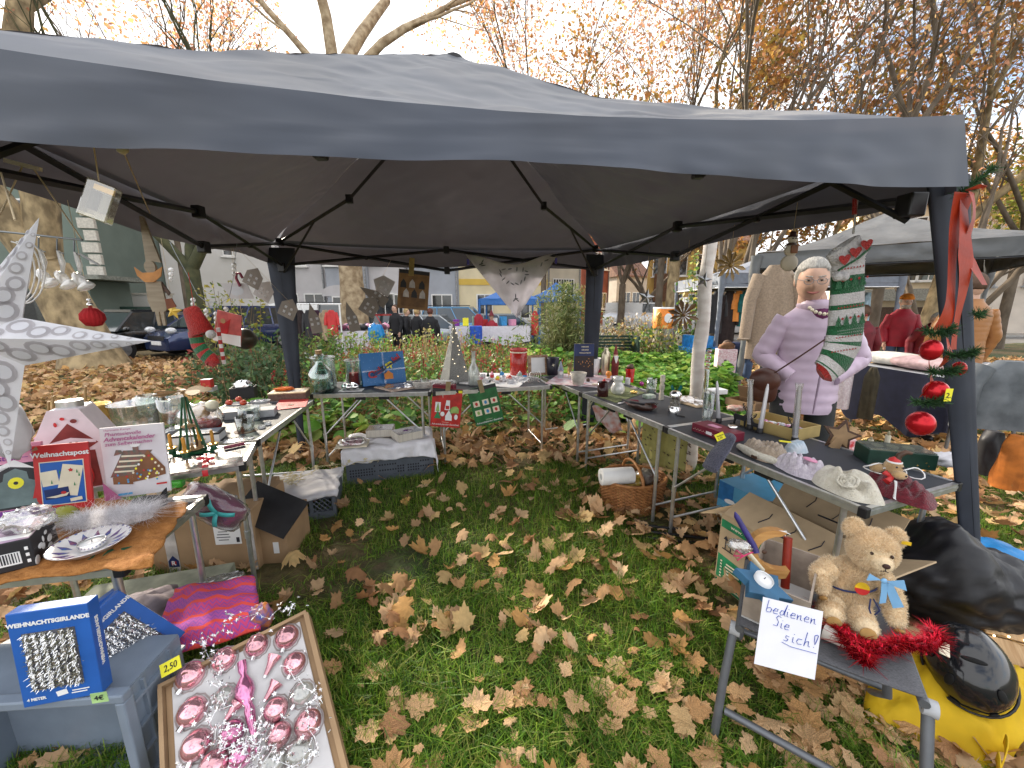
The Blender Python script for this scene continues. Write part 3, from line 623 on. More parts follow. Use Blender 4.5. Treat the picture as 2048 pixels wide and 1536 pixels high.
Vv,Fv,Cv=merge([V1,V2]);bulk('foliage',Vv,Fv,FOL,None,Cv,t)
t=TH('dry_flower_stems','tall bare yellowish dry flower stems in the middle of the bed','dry stems',gnd(850,6.6));b=MB();tips=[]
for i in range(46):
 x,y=rnd.gauss(0,.50),rnd.gauss(0,.22);h=rnd.uniform(.7,1.12);q=(x+rnd.gauss(0,.10),y,h);b.tu([(x,y,0),(x+rnd.gauss(0,.02),y,h*.5),q],[.006,.005,.003],4)
 for k in range(5):tips.append((q[0]+rnd.gauss(0,.035),q[1],h+rnd.gauss(-.04,.06)))
b.bd('stems',mat('dry_straw',(.42,.33,.16),.8),t);V,Fc,C=lfc(np.array(tips),.05,[(.30,.28,.10),(.38,.30,.14),(.22,.22,.08)],rng,.01);stuff(bulk('seed_heads',V,Fc,FOL,None,C,t))
def stalky(name,label,px,Y,n,h,spread,pal,lsize,per=26,lean=.2,asp=.6,group=None):
 st,pts=[],[]
 for i in range(n):
  x,y=rnd.gauss(0,spread),rnd.gauss(0,spread);q=Ve((x+rnd.gauss(0,lean),y+rnd.gauss(0,lean),h*rnd.uniform(.6,1.1)));m_=Ve((x,y,0)).lerp(q,.5)+Ve((0,0,.05));st.append([(x,y,0),m_,q])
  for k in range(per):e=Ve((x,y,0)).lerp(q,rnd.uniform(.2,1));pts.append((e.x+rnd.gauss(0,.05),e.y+rnd.gauss(0,.05),e.z+rnd.gauss(0,.03)))
 return shrub(name,label,px,Y,pts,lsize,pal,st,asp=asp,group=group)
stalky('leafy_shrub','leafy shrub with glossy grey-green leaves left of the rear left canopy leg',515,5.6,60,.85,.38,[(.06,.12,.05),(.10,.17,.07),(.14,.20,.09),(.05,.09,.04)],.075,34,.2)
stalky('leafy_shrub','second leafy shrub with small red flowers farther left behind the striped stocking',455,6.4,40,.75,.35,[(.07,.13,.05),(.12,.17,.06),(.30,.05,.04),(.10,.16,.05)],.07,30,.2)
stalky('yellowing_shrub','tall yellow-green sapling with airy leaves before the white gable',480,7.6,12,1.9,.22,PAL_YG,.085,34,.22)
stalky('yellowing_shrub','spindly sapling with a few yellow-green leaves beside the forked trunk',432,8.2,6,2.0,.16,PAL_YG,.08,26,.15)
stalky('leafy_shrub','bushy green shrub left of the first grey-green one beside the grey crates',545,7.2,40,1.0,.4,PAL_GR,.08,28,.25)
stalky('garden_shrub','loose mixed green and red shrub beneath the hanging tablecloth',975,7.4,50,.62,.45,[(.12,.17,.05),(.2,.2,.07),(.30,.06,.05),(.09,.13,.04)],.065,26,.2)
stalky('garden_shrub','yellowish leafy shrub left of the feathery grass',1060,7.0,55,.62,.4,[(.18,.22,.05),(.26,.28,.06),(.12,.17,.04),(.30,.22,.07)],.065,30,.2)
stalky('garden_shrub','brownish loose shrub behind the green bench',1275,9.6,40,1.25,.45,[(.34,.22,.10),(.26,.17,.08),(.18,.20,.08),(.42,.36,.24)],.09,28,.25)
stalky('garden_shrub','green climbing shrub between the bench and the orange bin',1300,8.6,26,1.1,.25,PAL_GR+PAL_YG,.08,26,.3)
stalky('garden_shrub','whitish seed-headed shrub right of the rear right canopy leg',1225,10.2,40,1.2,.42,[(.48,.44,.36),(.40,.35,.26),(.26,.25,.14)],.08,26,.25)
stalky('yellowing_sapling','tall yellow-green sapling left of the white birch pole',1385,9.2,9,2.6,.25,PAL_YG+PAL_GR,.11,46,.28)
for i,(px,Y)in enumerate(((640,8.8),(705,9.2),(765,8.6),(905,9.0),(1010,8.8))):stalky('garden_shrub','loose green shrub at the back of the bed, '+('first','second','third','fourth','last')[i]+' from the left',px,Y,34,.8+.1*(i%2),.36,PAL_M[1:4]+PAL_YG[1:2],.075,26,.2,group='shrubs at the back of the bed')
X,Y=scatter(420,-4.6,-1.9,3.75,4.9);k=(X<-2.0)&(Y-3.6<(X+5.4)*.55);P=np.stack([X[k],Y[k],rng.uniform(.05,.34,k.sum())],1)
o=bulk('nasturtium_leaves',*discs(P,.16,PAL_L,rng,.35,8)[:2],FOL,None,discs(P,.16,PAL_L,np.random.default_rng(2),.35,8)[2]);stuff(o);tag(o,'bright green round leaves growing behind the left table','plants')
X,Y=scatter(70,.6,2.9,3.9,4.6);P=np.stack([X,Y,rng.uniform(.05,.22,len(X))],1);X2,Y2=scatter(90,-2.1,-1.0,3.9,4.3);P=np.concatenate([P,np.stack([X2,Y2,rng.uniform(.04,.3,len(X2))],1)])
q_=discs(P,.13,PAL_L,rng,.4,8);o=bulk('nasturtium_leaves',q_[0],q_[1],FOL,None,q_[2]);stuff(o);tag(o,'scattered bright green round leaves growing behind the rear tables','plants')
LITTER=attrmat('fallen_leaf_litter',.75,.22,.25,40,.3)
LEAFO=[]
for i_,c_ in enumerate([(.64,.40,.20),(.56,.32,.14),(.42,.22,.10),(.70,.46,.25),(.56,.31,.12),(.60,.40,.19)]):
 LEAFO.append(mat('fallen_leaf_brown'+str(i_),c_,.72,var=.22,scale=38,bump=.35,bscale=70,trl=.15))
def plane_leaf(rg,curl=.28):
 """outline of a lobed plane leaf about 1 across, curled: vertices and triangles"""
 torn=rg.random()<.45;lobes=[(a,q*(rg.uniform(.45,1.05)if torn else 1))for a,q in((-125,.42),(-68,.62),(0,.72),(68,.62),(125,.42))];out_=[]
 for i,(a,r_)in enumerate(lobes):
  a+=rg.uniform(-7,7);r_*=rg.uniform(.85,1.1)
  out_+=[(a-23,r_*.80),(a-12,r_*.76),(a-2,r_),(a+12,r_*.78),(a+22,r_*.82)]
  if i<4:out_.append(((a+lobes[i+1][0])/2,.41*rg.uniform(.8,1.2)))
 out_.append((180,.10))
 pts=[(math.sin(R(a))*r_,math.cos(R(a))*r_)for a,r_ in out_]
 n=len(pts);ph=rg.uniform(0,6.28);c1=rg.uniform(-.2,1)*curl;c2=rg.uniform(-.3,1)*curl;dr=Ve((math.cos(ph),math.sin(ph)))
 def lift(x,y):
  q=x*dr.x+y*dr.y;w_=-x*dr.y+y*dr.x
  return q*q*c1*2.2+w_*w_*c2*1.6+.05*noise.noise(Ve((x*3,y*3,ph)))
 ring1=[(x*.5,y*.5)for x,y in pts];V=[(0,0,lift(0,0))]+[(x,y,lift(x,y)-.02)for x,y in ring1]+[(x,y,lift(x,y)+rg.uniform(-.03,.05))for x,y in pts]
 Fq=[(0,1+i,1+(i+1)%n,0)for i in range(n)]+[(1+i,1+n+i,1+n+(i+1)%n,1+(i+1)%n)for i in range(n)]
 st=len(V);V+=[(-.012,-.1,0),(.012,-.1,0),(.01+rg.uniform(-.08,.08),-.45,.06)];Fq.append((st,st+1,st+2,st))
 z0=min(v[2]for v in V);return[(x,y,z_-z0)for x,y,z_ in V],Fq
rg=random.Random(11);PROTO=[plane_leaf(rg,.15+.085*i)for i in range(9)]
def leafden(x,y):
 inside=(x>-1.5+(3.2-y)*.05)and(x<.95+(3.3-y)*.36)and y<3.25
 n_=.5+.5*noise.noise(Ve((x*.8+3,y*.8,1.5)))
 if y>11.5 or(bedm(x,y)and y>5.2):return 0
 if inside:return .10+.40*max(0,n_-.27)*(1.0 if y<2.3 else .6)+(.35 if x>.45+(3.3-y)*.25 else 0)
 if y<3.3 and x<-1:return .16+.25*n_
 if y<3.6:return .45+.4*n_
 if x<-2.6 and y>4:return .65
 if x>2.6:return .30+.4*n_
 return 1.0
def bedm(x,y):return bool(bedmask(np.array([x]),np.array([y]))[0])
leaves=[];rl=random.Random(4)
while len(leaves)<13000:
 r_=rl.random();y=.55+10.9*(rl.random()**1.25);xm=1.45*y+.5;x=rl.uniform(-xm,xm)
 if y<3.3 and rl.random()<.25:continue
 if rl.random()<leafden(x,y):leaves.append((x,y))
leaves.sort(key=lambda q:q[1]*1.0)
pm=[]
for V_,F_ in PROTO:
 for k in range(len(LEAFO)):
  me=bpy.data.meshes.new('fallen_leaf');me.from_pydata(V_,[],[f if f[3]!=f[0]else f[:3]for f in F_]);me.materials.append(LEAFO[k]);pm.append(me)
vis=[q for q in leaves if abs(q[0])<q[1]*1.38+.1 and q[1]>.9]
near=set(vis[:300])
for(x,y)in vis[:300]:
 o=bpy.data.objects.new('fallen_leaf',pm[(li:=rl.choice([0,1,2,3,4,6,7,9,10,12,13,15,18,19,21,24,25,27,30,31,33,36,37,42,43,45,48,49,5,14,20]))]);col.objects.link(o)
 s=rl.choice((.04,.05,.065,.08,.10,.12))*rl.uniform(.85,1.1);o.location=(x,y,ground_z(x,y)+rl.uniform(.03,.055));o.rotation_euler=(rl.gauss(0,.16),rl.gauss(0,.16),rl.uniform(0,6.28));o.scale=(s,s*rl.uniform(.8,1.1),s*rl.uniform(.4,1.0))
 if rl.random()<.25:o.rotation_euler[0]+=math.pi;o.location.z+=s*.15
 tag(o,'%s %s fallen plane leaf on the grass %s'%('small' if s<.075 else 'medium-sized' if s<.115 else 'large',('tan','brown','dark brown','pale tan','orange-brown','yellowish tan')[li%6],('left of the bauble box' if x<-1.1 else 'beside the bauble box' if x<-.45 else 'before the folding stool' if x>.45 and y<1.25 else 'right of the folding stool' if x>1.3 else 'by the moving box' if x>.75 else 'in the lawn foreground' if y<1.2 else 'in the middle of the lawn')),'leaf','fallen leaves on the lawn')
Vs,Fs,Cs,off_=[],[],[],0
pal_l=np.array([(.54,.34,.18),(.45,.26,.12),(.33,.17,.08),(.62,.42,.24),(.50,.28,.10),(.58,.40,.18),(.57,.36,.20)])
protoA=[(np.array(v),np.array(f))for v,f in PROTO]
for(x,y)in leaves:
 if(x,y)in near:continue
 v,f=protoA[rl.randrange(9)];s=rl.uniform(.045,.125)*(1.3 if y>3.2 else 1);a=rl.uniform(0,6.28);tx,ty=rl.gauss(0,.35),rl.gauss(0,.35)
 if y>5:ii=np.arange(0,len(v));
 ca,sa=math.cos(a),math.sin(a);q=v*np.array([s,s,s*rl.uniform(.8,1.5)])
 if rl.random()<.3:q=q*np.array([1,1,-1])
 zz=q[:,2]+q[:,0]*tx+q[:,1]*ty;zz-=zz.min()
 pile=(.05 if 3.3<y<4.6 else .025)*rl.random()
 Vs.append(np.stack([q[:,0]*ca-q[:,1]*sa+x,q[:,0]*sa+q[:,1]*ca+y,zz+ground_z(x,y)+(.006 if y>3.3 else .024)+pile],1));Fs.append(f+off_);off_+=len(v)
 Cs.append(np.tile(pal_l[rl.randrange(7)]*rl.uniform(.7,1.25),(len(v),1)))
Vv=np.concatenate(Vs);Fv=np.concatenate(Fs);
tri=np.concatenate([Fv[:,:3],Fv[Fv[:,0]!=Fv[:,3]][:,[0,2,3]]])
o=bulk('leaf_litter',Vv,tri,LITTER,None,np.concatenate(Cs));stuff(o);tag(o,'thick litter of fallen autumn leaves around the stall','fallen leaves')
n=9000;Y=rng.uniform(4.6,11.4,n);X=rng.uniform(-1.5,1.5,n)*Y;k=(~bedmask(X,Y))&((X<-2.4)|(X>2.4));P=np.stack([X[k],Y[k],gz(X[k],Y[k])+.02],1)
q_=discs(P,.13,pal_l,rng,.45,5,.1);o=bulk('far_leaf_litter',q_[0],q_[1],LITTER,None,q_[2]);stuff(o);tag(o,'fallen autumn leaves strewn over the green towards the street','fallen leaves')
GRASS=attrmat('grass_blades',.5,.35,.3,3,.35)
PAL_G=[(.085,.19,.018),(.125,.26,.024),(.18,.33,.03),(.26,.37,.045),(.055,.13,.015),(.32,.34,.08)]
def lawn(n,y0,y1,h,wd,pw=1.0):
 y=y0+(y1-y0)*rng.random(n)**pw;x=rng.uniform(-1,1,n)*(1.45*y+.25);m_=np.array([noise.noise(Ve((a*1.3,b*1.3,5)))+.5*noise.noise(Ve((a*4,b*4,2)))for a,b in zip(x[::1],y[::1])])
 k=m_>-.34+rng.normal(0,.12,n);x,y,m_=x[k],y[k],m_[k]
 z_=gz(x,y);Vq=blades(np.stack([x,y,z_-.004],1),h,wd,PAL_G,rng,.65,.7);V=Vq[0].copy()
 sc_=np.repeat(.65+.8*np.clip(m_+.3,0,1),6);base=np.repeat(z_,6);V[:,2]=base+(V[:,2]-base)*sc_
 return V,Vq[1],Vq[2]
q_=merge([lawn(150000,.5,3.4,.062,.0042,1.3),lawn(26000,3.2,6.0,.055,.008),lawn(12000,5.5,10,.06,.014)])
o=bulk('grass',q_[0],q_[1],GRASS,None,q_[2]);stuff(o);tag(o,'short green grass of the lawn in and around the stall','grass')
#helpers for the goods
def proj(p):
 c,s=math.cos(PITCH),math.sin(PITCH);d=p[1]*c-(p[2]-CAMH)*s;u=p[1]*s+(p[2]-CAMH)*c
 return 1024+F*p[0]/d,768-F*u/d
def one(name,label,cat,p,mb,mats,rz=0,group=None,**k):
 o=mb.bd(name,mats,None,p,rz,**k);return tag(o,label,cat,group)
def panel(name,label,cat,bl,br,ytop,z=TB,lean=12,th=.008,m=WHITE,group=None,name_part='cover',back=None):
 """a flat thing that stands (leaning back) on the height z: local x along it, local z up it; returns thing, width, height"""
 p0,p1=G(*bl,z),G(*br,z);W=(p1-p0).length;rz=fcg(p0,p1);l=R(lean)
 d=Ve((-math.sin(rz)*math.sin(l),math.cos(rz)*math.sin(l),math.cos(l)));lo,hi=0,2.5
 for _ in range(40):
  md=(lo+hi)/2
  if proj(p0+d*md)[1]>ytop:lo=md
  else:hi=md
 t=TH(name,label,cat,p0+Ve((0,0,.002)),0,group,rot=(-l,0,rz))
 if m:MB().box((W/2,th/2,lo/2),(W,th,lo)).bd(name_part,m,t,bevel=min(.002,th*.2))
 return t,W,lo
def dcl(par,items,mats,name='print',y=-.0006,dy=.0004,xf=None):
 b=MB()
 for i,(poly,mi)in enumerate(items):
  b.add([(x,y-i*dy,z)for x,z in poly],[tuple(range(len(poly)))],mi)
 o=b.bd(name,mats,par);o['kind']='stuff';return o
def oval(x,z,rx,rz_,n=14,a0=0):return[(x+rx*math.cos(6.2832*k/n+a0),z+rz_*math.sin(6.2832*k/n+a0))for k in range(n)]
def rotpoly(poly,a,cx,cz):
 c,s=math.cos(a),math.sin(a);return[(cx+(x-cx)*c-(z-cz)*s,cz+(x-cx)*s+(z-cz)*c)for x,z in poly]
def obox(name,label,cat,c,dims,rz,m,z=TB,group=None,bevel=.003,pn='carton',taper=1.0):
 t=TH(name,label,cat,(c[0],c[1],z),rz,group);MB().box((0,0,dims[2]/2),dims,taper=taper).bd(pn,m,t,bevel=bevel);return t
def openbox(name,label,cat,c,W,Dp,H,rz,m,z=TB,th=.006,inner=None,flaps=(),group=None,fl=.5,fa=35):
 t=TH(name,label,cat,(c[0],c[1],z),rz,group)
 MB().box((0,0,th/2),(W,Dp,th)).bd('bottom',inner or m,t)
 for(x,y,dx,dy)in((0,-Dp/2+th/2,W,th),(0,Dp/2-th/2,W,th),(-W/2+th/2,0,th,Dp-2*th),(W/2-th/2,0,th,Dp-2*th)):
  MB().box((x,y,H/2+.001),(dx,dy,H-.002)).bd('side',m,t)
 for s in flaps:
  if s in 'fb':o=MB().box((0,0,W*0+Dp*fl/2),(W*.98,th,Dp*fl)).bd('flap',m,t,(0,(-1 if s=='f' else 1)*Dp/2,H));o.rotation_euler=((1 if s=='f' else-1)*R(fa),0,0)
  else:o=MB().box((0,0,Dp*fl/2),(th,Dp*.98,Dp*fl)).bd('flap',m,t,((-1 if s=='l' else 1)*W/2,0,H));o.rotation_euler=(0,(-1 if s=='l' else 1)*R(fa),0)
 return t
def stick(pts,r,m,name,label,cat,group=None,n=6):
 p=Ve(pts[0]);return tag(MB().tu([Ve(q)-p for q in pts],r,n).bd(name,m,None,p),label,cat,group)
def candle_mb(h,r):return MB().la([(r*.96,0),(r,.004),(r,h-.004),(r*.9,h),(r*.15,h-.002)],14)
def tealight(label,p,r,group,metal=True):
 t=TH('tea_light',label,'tea light',p,0,group);MB().la([(r,0),(r,.016),(r*.97,.017),(r*.95,.013)],20,caps=(True,False)).bd('cup',SILV if metal else WHITE,t);MB().la([(r*.95,.003),(r*.95,.0125),(r*.1,.012)],18).bd('wax',WHITE,t);MB().cyl((0,0,.012),(.001,0,.02),.0012,n=5).bd('wick',INK,t);return t
def crm(name,label,cat,p,rx,ry,rz_,m,rz=0,amp=.35,sc_=5,seed=1,n=26,group=None,flat=True):
 b=MB().ell((0,0,rz_*(.9 if flat else 0)),(rx,ry,rz_),n,n//2,fn=lambda u:1+amp*nz3(u*1.0,sc_*.5,seed)+amp*.4*nz3(u*1.0,sc_*1.4,seed+3))
 b.v=[(x,y,max(z,.001)if flat else z)for x,y,z in b.v];return one(name,label,cat,p,b,m,rz,group)
PINK=mat('pink_print',(.70,.30,.45),.5,var=.06);PURP=mat('purple_print',(.20,.03,.30),.45,var=.06);TEAL=mat('teal_ribbon',(.05,.36,.36),.4,var=.05)
MAROON=mat('maroon_print',(.17,.012,.03),.45,var=.08);GOLD=mat('gold_foil',(.75,.50,.16),.28,.9,var=.08);LILA=mat('mauve_print',(.42,.12,.26),.5,var=.05);DKB=mat('deep_blue',(.015,.03,.12),.4,var=.08);GREYC=mat('grey_cardboard',(.42,.43,.45),.6,var=.05);BROWN=mat('gingerbread_brown',(.24,.10,.045),.6,var=.15);ORNG=mat('orange_print',(.72,.25,.04),.5,var=.06);OLIVE=mat('olive_glass',(.30,.30,.06),.25,var=.15);BLKC=mat('black_card',(.022,.022,.026),.5,var=.1)
#NEAREST LEFT TABLE
OKN=mat('orange_knit',(.46,.20,.055),.9,c2=(.34,.135,.03),scale=60,bump=.6,bscale=260)
A_,B_,C_,D_=G(-70,1184,TB),G(296,1140,TB),G(380,1014,TB),G(120,1002,TB)
def cl(u,v):
 p=A_.lerp(B_,u).lerp(D_.lerp(C_,u),v);w_=.012*nz3((u*5,v*5,0),1.6,2)
 ed=max(0,.10-min(u,1)*0-(1-u))*.35+max(0,.09-v)*.3;sc2=.006*math.sin(v*22)*(u>.9)+.006*math.sin(u*26)*(v<.1)
 return Ve((p.x+(.006*math.sin(v*23+1))*(u>.92),p.y+.008*math.sin(u*20)*(v<.1),TB+.014+abs(w_)-max(0,ed-.026)*.5+sc2*.3))
tag(MB().grid(cl,60,44).bd('orange_cloth',OKN,solid=.005),'rust orange knitted cloth spread over the nearest left table','cloth')
ZN=TB+.018
t,W,H=panel('craft_book','pink and dark book with a snowy window, half hidden at the left edge','book',(-75,1052),(92,1026),900,ZN,14,.012,PINK)
t.location.y+=.0
dcl(t,[(qdl(W/2,H*.42,W,H*.62),0),([(W*.36,H*.14),(W*.95,H*.14),(W*.95,H*.45),(W*.82,H*.50),(W*.80,H*.60),(W*.66,H*.66),(W*.52,H*.60),(W*.50,H*.50),(W*.36,H*.45)],1),(oval(W*.66,H*.46,W*.10,W*.10),2),(oval(W*.66,H*.46,W*.03,W*.03),0),(qdl(W/2,H*.05,W,H*.10),3),([(W*.28,H*.55),(W*.45,H*.70),(W*.66,H*.78),(W*.95,H*.62),(W*.85,H*.65),(W*.6,H*.69),(W*.4,H*.66)],4),([(W*.86,H*.22),(W*.98,H*.22),(W*.96,H*.38),(W*.9,H*.4)],5)],[BLKC,mat('grey_teal',(.16,.22,.22),.6),YELL,PURP,WHITE,RED])
text('Winter',.030,t,(W*.70,-.004,H*.92),PURP);text('Basteln \u2013 Neu',.028,t,(W*.72,-.004,H*.81),PURP)
t,W,H=panel('red_book','red book titled Weihnachtspost with a blue picture of cards','book',(76,1028),(187,1014),894,ZN,10,.010,RED)
dcl(t,[(qdl(W*.5,H*.42,W*.80,H*.66),0),(qdl(W*.5,H*.42,W*.765,H*.635),1),(rotpoly(qdl(W*.27,H*.50,W*.30,H*.22),.10,W*.27,H*.5),0),(rotpoly(qdl(W*.63,H*.45,W*.38,H*.46),-.22,W*.63,H*.45),0),(rotpoly(qdl(W*.38,H*.27,W*.44,H*.15),.08,W*.38,H*.27),2),([(W*.18,H*.22),(W*.4,H*.24),(W*.6,H*.27),(W*.55,H*.22),(W*.35,H*.2)],0),(starpts(5,W*.05,W*.03,90,W*.66,H*.60),3),(oval(W*.50,H*.27,W*.05,W*.035),3),(rotpoly(qdl(W*.72,H*.155,W*.22,H*.05),.12,W*.72,H*.155),0)]+[([(W*a,H*b),(W*(a+.035),H*b),(W*(a+.017),H*(b+.06))],4)for a,b in((.45,.56),(.76,.55),(.70,.36),(.30,.42),(.80,.5))]+[([(0,H*.92),(W*.14,H*.945),(W*.11,H),],5)],[CREAM,BLUE,DKB,RED,GREEN,CARD])
text('Weihnachtspost',.0245,t,(W*.51,-.006,H*.855),WHITE,bold=.0006)
t,W,H=panel('calendar_book','pale book titled Phantasievolle Adventskalender with a gingerbread house','book',(216,1000),(343,982),858,ZN,8,.009,mat('marble_white',(.72,.70,.72),.5,c2=(.62,.58,.62),scale=9))
ZGB=[([(W*.08,H*.30),(W*.32,H*.66),(W*.78,H*.63),(W*.42,H*.30)],0)]
ZGB+=[([(W*(.15+.045*i),H*(.36+.07*i)),(W*(.155+.045*i),H*(.385+.07*i)),(W*(.51+.065*i),H*(.365+.068*i)),(W*(.50+.065*i),H*(.345+.068*i))],1)for i in range(4)]
ZGB+=[([(W*.42,H*.20),(W*.42,H*.32),(W*.70,H*.64),(W*.95,H*.36),(W*.95,H*.26),(W*.70,H*.22)],2),([(W*.12,H*.30),(W*.12,H*.2),(W*.42,H*.17),(W*.42,H*.31)],2),(qdl(W*.52,H*.66,W*.09,H*.10),0),(oval(W*.52,H*.74,W*.09,H*.045),3),([(W*.18,H*.6),(W*.22,H*.68),(W*.30,H*.67),(W*.32,H*.62)],0)]
rr=random.Random(3);ZGB+=[(oval(W*rr.uniform(.16,.9),H*rr.uniform(.21,.36),W*.018,W*.022,7),rr.choice([1,4,5,6,3]))for _ in range(26)]+[(oval(W*(.70+q*.24*s),H*(.60-q*.27),W*.020,W*.024,7),rr.choice([1,3,4,5]))for q in(.15,.35,.55,.75,.95)for s in(-1,1)]
ZGB+=[([(0,0),(W*.26,0),(0,H*.26)],7),(qdl(W*.32,H*.06,W*.22,H*.03),6),(qdl(W*.90,H*.145,W*.17,H*.025),5)]
dcl(t,ZGB,[mat('roof_print',(.26,.10,.08),.6,c2=(.10,.12,.10),scale=60),CREAM,BROWN,WHITE,YELL,RED,mat('sky_blue_print',(.08,.30,.55),.5),LILA])
text('Hartmann Kampe',.011,t,(W*.10,-.014,H*.965),LILA,align='LEFT');text('Phantasievolle',.019,t,(W*.10,-.014,H*.905),LILA,align='LEFT',shear=.2,bold=.0003);text('Adventskalender',.0225,t,(W*.08,-.014,H*.835),LILA,align='LEFT',shear=.2,bold=.0006);text('zum Selbermachen',.0185,t,(W*.09,-.014,H*.768),LILA,align='LEFT',shear=.2,bold=.0003)
p0,p1=G(96,990,TB),G(232,968,TB);t=TH('gingerbread_tin','white house-shaped tin printed with a gingerbread house and a silver lid','tin',p0,fcg(p0,p1));W=(p1-p0).length;H=hgt(p0,826);s1=H*.62
TINW=mat('tin_white',(.70,.64,.68),.35,var=.05)
poly=[(0,0),(W,0),(W,s1),(W*.70,H),(W*.26,H),(-W*.04,s1)]
MB().pm(poly,0,.13).bd('body',TINW,t,bevel=.008)
dcl(t,[(qdl(W*.5,s1*.40,W*.62,s1*.75),0),([(W*.13,s1*.92),(W*.5,s1*1.34),(W*.88,s1*.92),(W*.7,s1*.8),(W*.3,s1*.8)],0),([(W*.16,s1*.92),(W*.5,s1*.98),(W*.85,s1*.92),(W*.85,s1*.98),(W*.5,s1*1.06),(W*.15,s1*.98)],1),(oval(W*.5,s1*.84,W*.13,s1*.12),1),(oval(W*.5,s1*.83,W*.10,s1*.10),2),(qdl(W*.30,s1*.82,W*.10,s1*.16),3),(qdl(W*.68,s1*.82,W*.10,s1*.16),3),(oval(W*.62,s1*.30,W*.10,s1*.22),4),(oval(W*.62,s1*.28,W*.08,s1*.20),0),(oval(W*.45,s1*1.44,W*.035,s1*.03),4),(oval(W*.60,s1*1.38,W*.05,s1*.04),0),(oval(W*.34,s1*1.34,W*.025,s1*.045),4)]+[(oval(W*(.18+.09*k),s1*.98-(k-4)**2*.004,W*.03,s1*.03,8),1)for k in range(8)],[mat('ginger_red',(.20,.035,.03),.5),TINW,GOLD,PINK,RED])
MB().cyl((W*.48,.065,H-.002),(W*.48,.065,H+.025),.040,n=24).bd('lid',ALU,t)
b=MB();[b.ell((-.003-W*.04*q*0-.004+(W*.30)*max(0,(z-s1)/(H-s1))-W*.04*min(1,z/s1),.03+.07*rr.random(),z),.007,6,4)for q,z in((0,s1*(.3+.13*k))for k in range(8))];b.bd('candy_dots',PINK,t)
c1,c2_=G(74,1131,ZN),G(118,1078,ZN);ax=(c2_-c1);Dp=ax.length;rz=math.atan2(ax.y,ax.x)-R(90);H=hgt(c1,1076);W=.34
ctr=c1+Ve((math.cos(rz),math.sin(rz),0))*(-W/2)+Ve((-math.sin(rz),math.cos(rz),0))*(Dp/2)
t=obox('gift_box','black box with purple and white top and a barcode, at the left edge','box',ctr,(W,Dp,H),rz,BLKC,ZN)
b=MB();b.box((0,0,H+.0008),(W*.99,Dp*.98,.001),0);b.add([(-W/2,-Dp*.2,H+.002),(W*.49,-Dp*.45,H+.002),(W*.49,-Dp*.28,H+.002),(-W/2,.0,H+.002)],[(0,1,2,3)],1);b.add([(-W/2,.01,H+.0022),(W*.2,-.0,H+.0022),(W*.05,Dp*.45,H+.0022),(-W/2,Dp*.45,H+.0022)],[(0,1,2,3)],2);b.bd('top_print',[mat('box_lilac',(.45,.32,.45),.3),WHITE,CREAM],t)
b=MB();b.box((W*.30,-Dp/2-.0006,H*.42),(W*.26,.001,H*.42),0)
for k in range(16):b.box((W*(.185+.0155*k),-Dp/2-.0016,H*.44),(W*rr.uniform(.003,.009),.001,H*.34),1)
for k in range(3):b.box((W*.47,-Dp/2-.0016,H*(.25+.22*k)),(W*.02,.001,H*.11),0)
b.bd('barcode',[WHITE,INK],t)
b=MB();[b.ell((W/2+.0005,Dp*rr.uniform(-.45,.45),H*rr.uniform(.1,.9)),(.0012,rr.uniform(.006,.02),rr.uniform(.004,.014)),8,5)for _ in range(9)];b.bd('side_print',WHITE,t)
p=G(60,1060,ZN+H);crm('clear_bag','crinkled clear plastic bag lying on the black gift box','plastic bag',(p.x,p.y,ZN+H+.003),.055,.045,.035,FILM,.3,.5,6,4)
p,s=put(134,1052,ZN);b=MB().ell((0,0,.036),.036,22,14);o=one('glass_ball','olive green glass ball with dark dots beside the black gift box','bauble',p,b,OLIVE);MB().add(*[[q for k in range(26)for q in((lambda u:[u*.0365+Ve((0,0,.036))+d for d in(Ve((0,0,.002)),Ve((.002,.001,0)),Ve((-.002,0,-.001)))])(Ve((math.sin(k*2.4)*math.cos(k*.4),math.cos(k*2.4)*math.cos(k*.4),math.sin(k*.4)))))],[(3*k,3*k+1,3*k+2)for k in range(26)]]).bd('dots',DWOOD,o)
p,s=put(232,1052,ZN);t=TH('white_feather_boa','fluffy white feather trim on the orange cloth','fur trim',p,fcg(G(160,1055),G(305,1035)))
k=5200;u_=rng.uniform(-1,1,k);P=np.stack([u_*.105,rng.normal(0,.018,k),.018+.012*rng.random(k)],1);q_=blades(P,.034,.0011,[(.82,.80,.82),(.75,.73,.76),(.86,.85,.86)],rng,1.6,.3);bulk('feathers',q_[0],q_[1],attrmat('feather_white',.8,.4,.2,5,.05),None,q_[2],t)
MB().ell((0,0,.016),(.105,.026,.014),18,8,fn=lambda u:1+.12*nz3(u,4,3)).bd('core',FABW,t)
p,s=put(306,1014,ZN);t=TH('toy_orca','small black and white toy orca behind the feather trim','toy whale',p,R(5));k=s*40
MB().ell((0,0,.020),(k,k*.34,k*.36),18,10,fn=lambda u:1-.3*max(0,u.x)**2).bd('body',BLACKP,t);MB().pm([(k*.3,.030),(k*.75,.034),(k*.78,.075),(k*.58,.06)],-.003,.003).bd('fin',BLACKP,t);MB().ell((-k*.45,-k*.25,.02),(k*.25,.008,.008)).bd('eye_patch',WHITE,t);MB().ell((k*.2,-k*.28,.016),(k*.35,.006,.007)).bd('belly_patch',WHITE,t);MB().pm([(-k*.2,.02),(-k*.05,.02),(k*.0,-.0),(-k*.1,.0)],-k*.5,-k*.3).bd('flipper',BLACKP,t)
p,s=put(184,1098,ZN);r_=s*60;CER=mat('white_ceramic',(.72,.70,.70),.18,var=.04,coat=.5);CERB=mat('blue_pattern',(.05,.13,.35),.2,c2=(.22,.08,.15),scale=40)
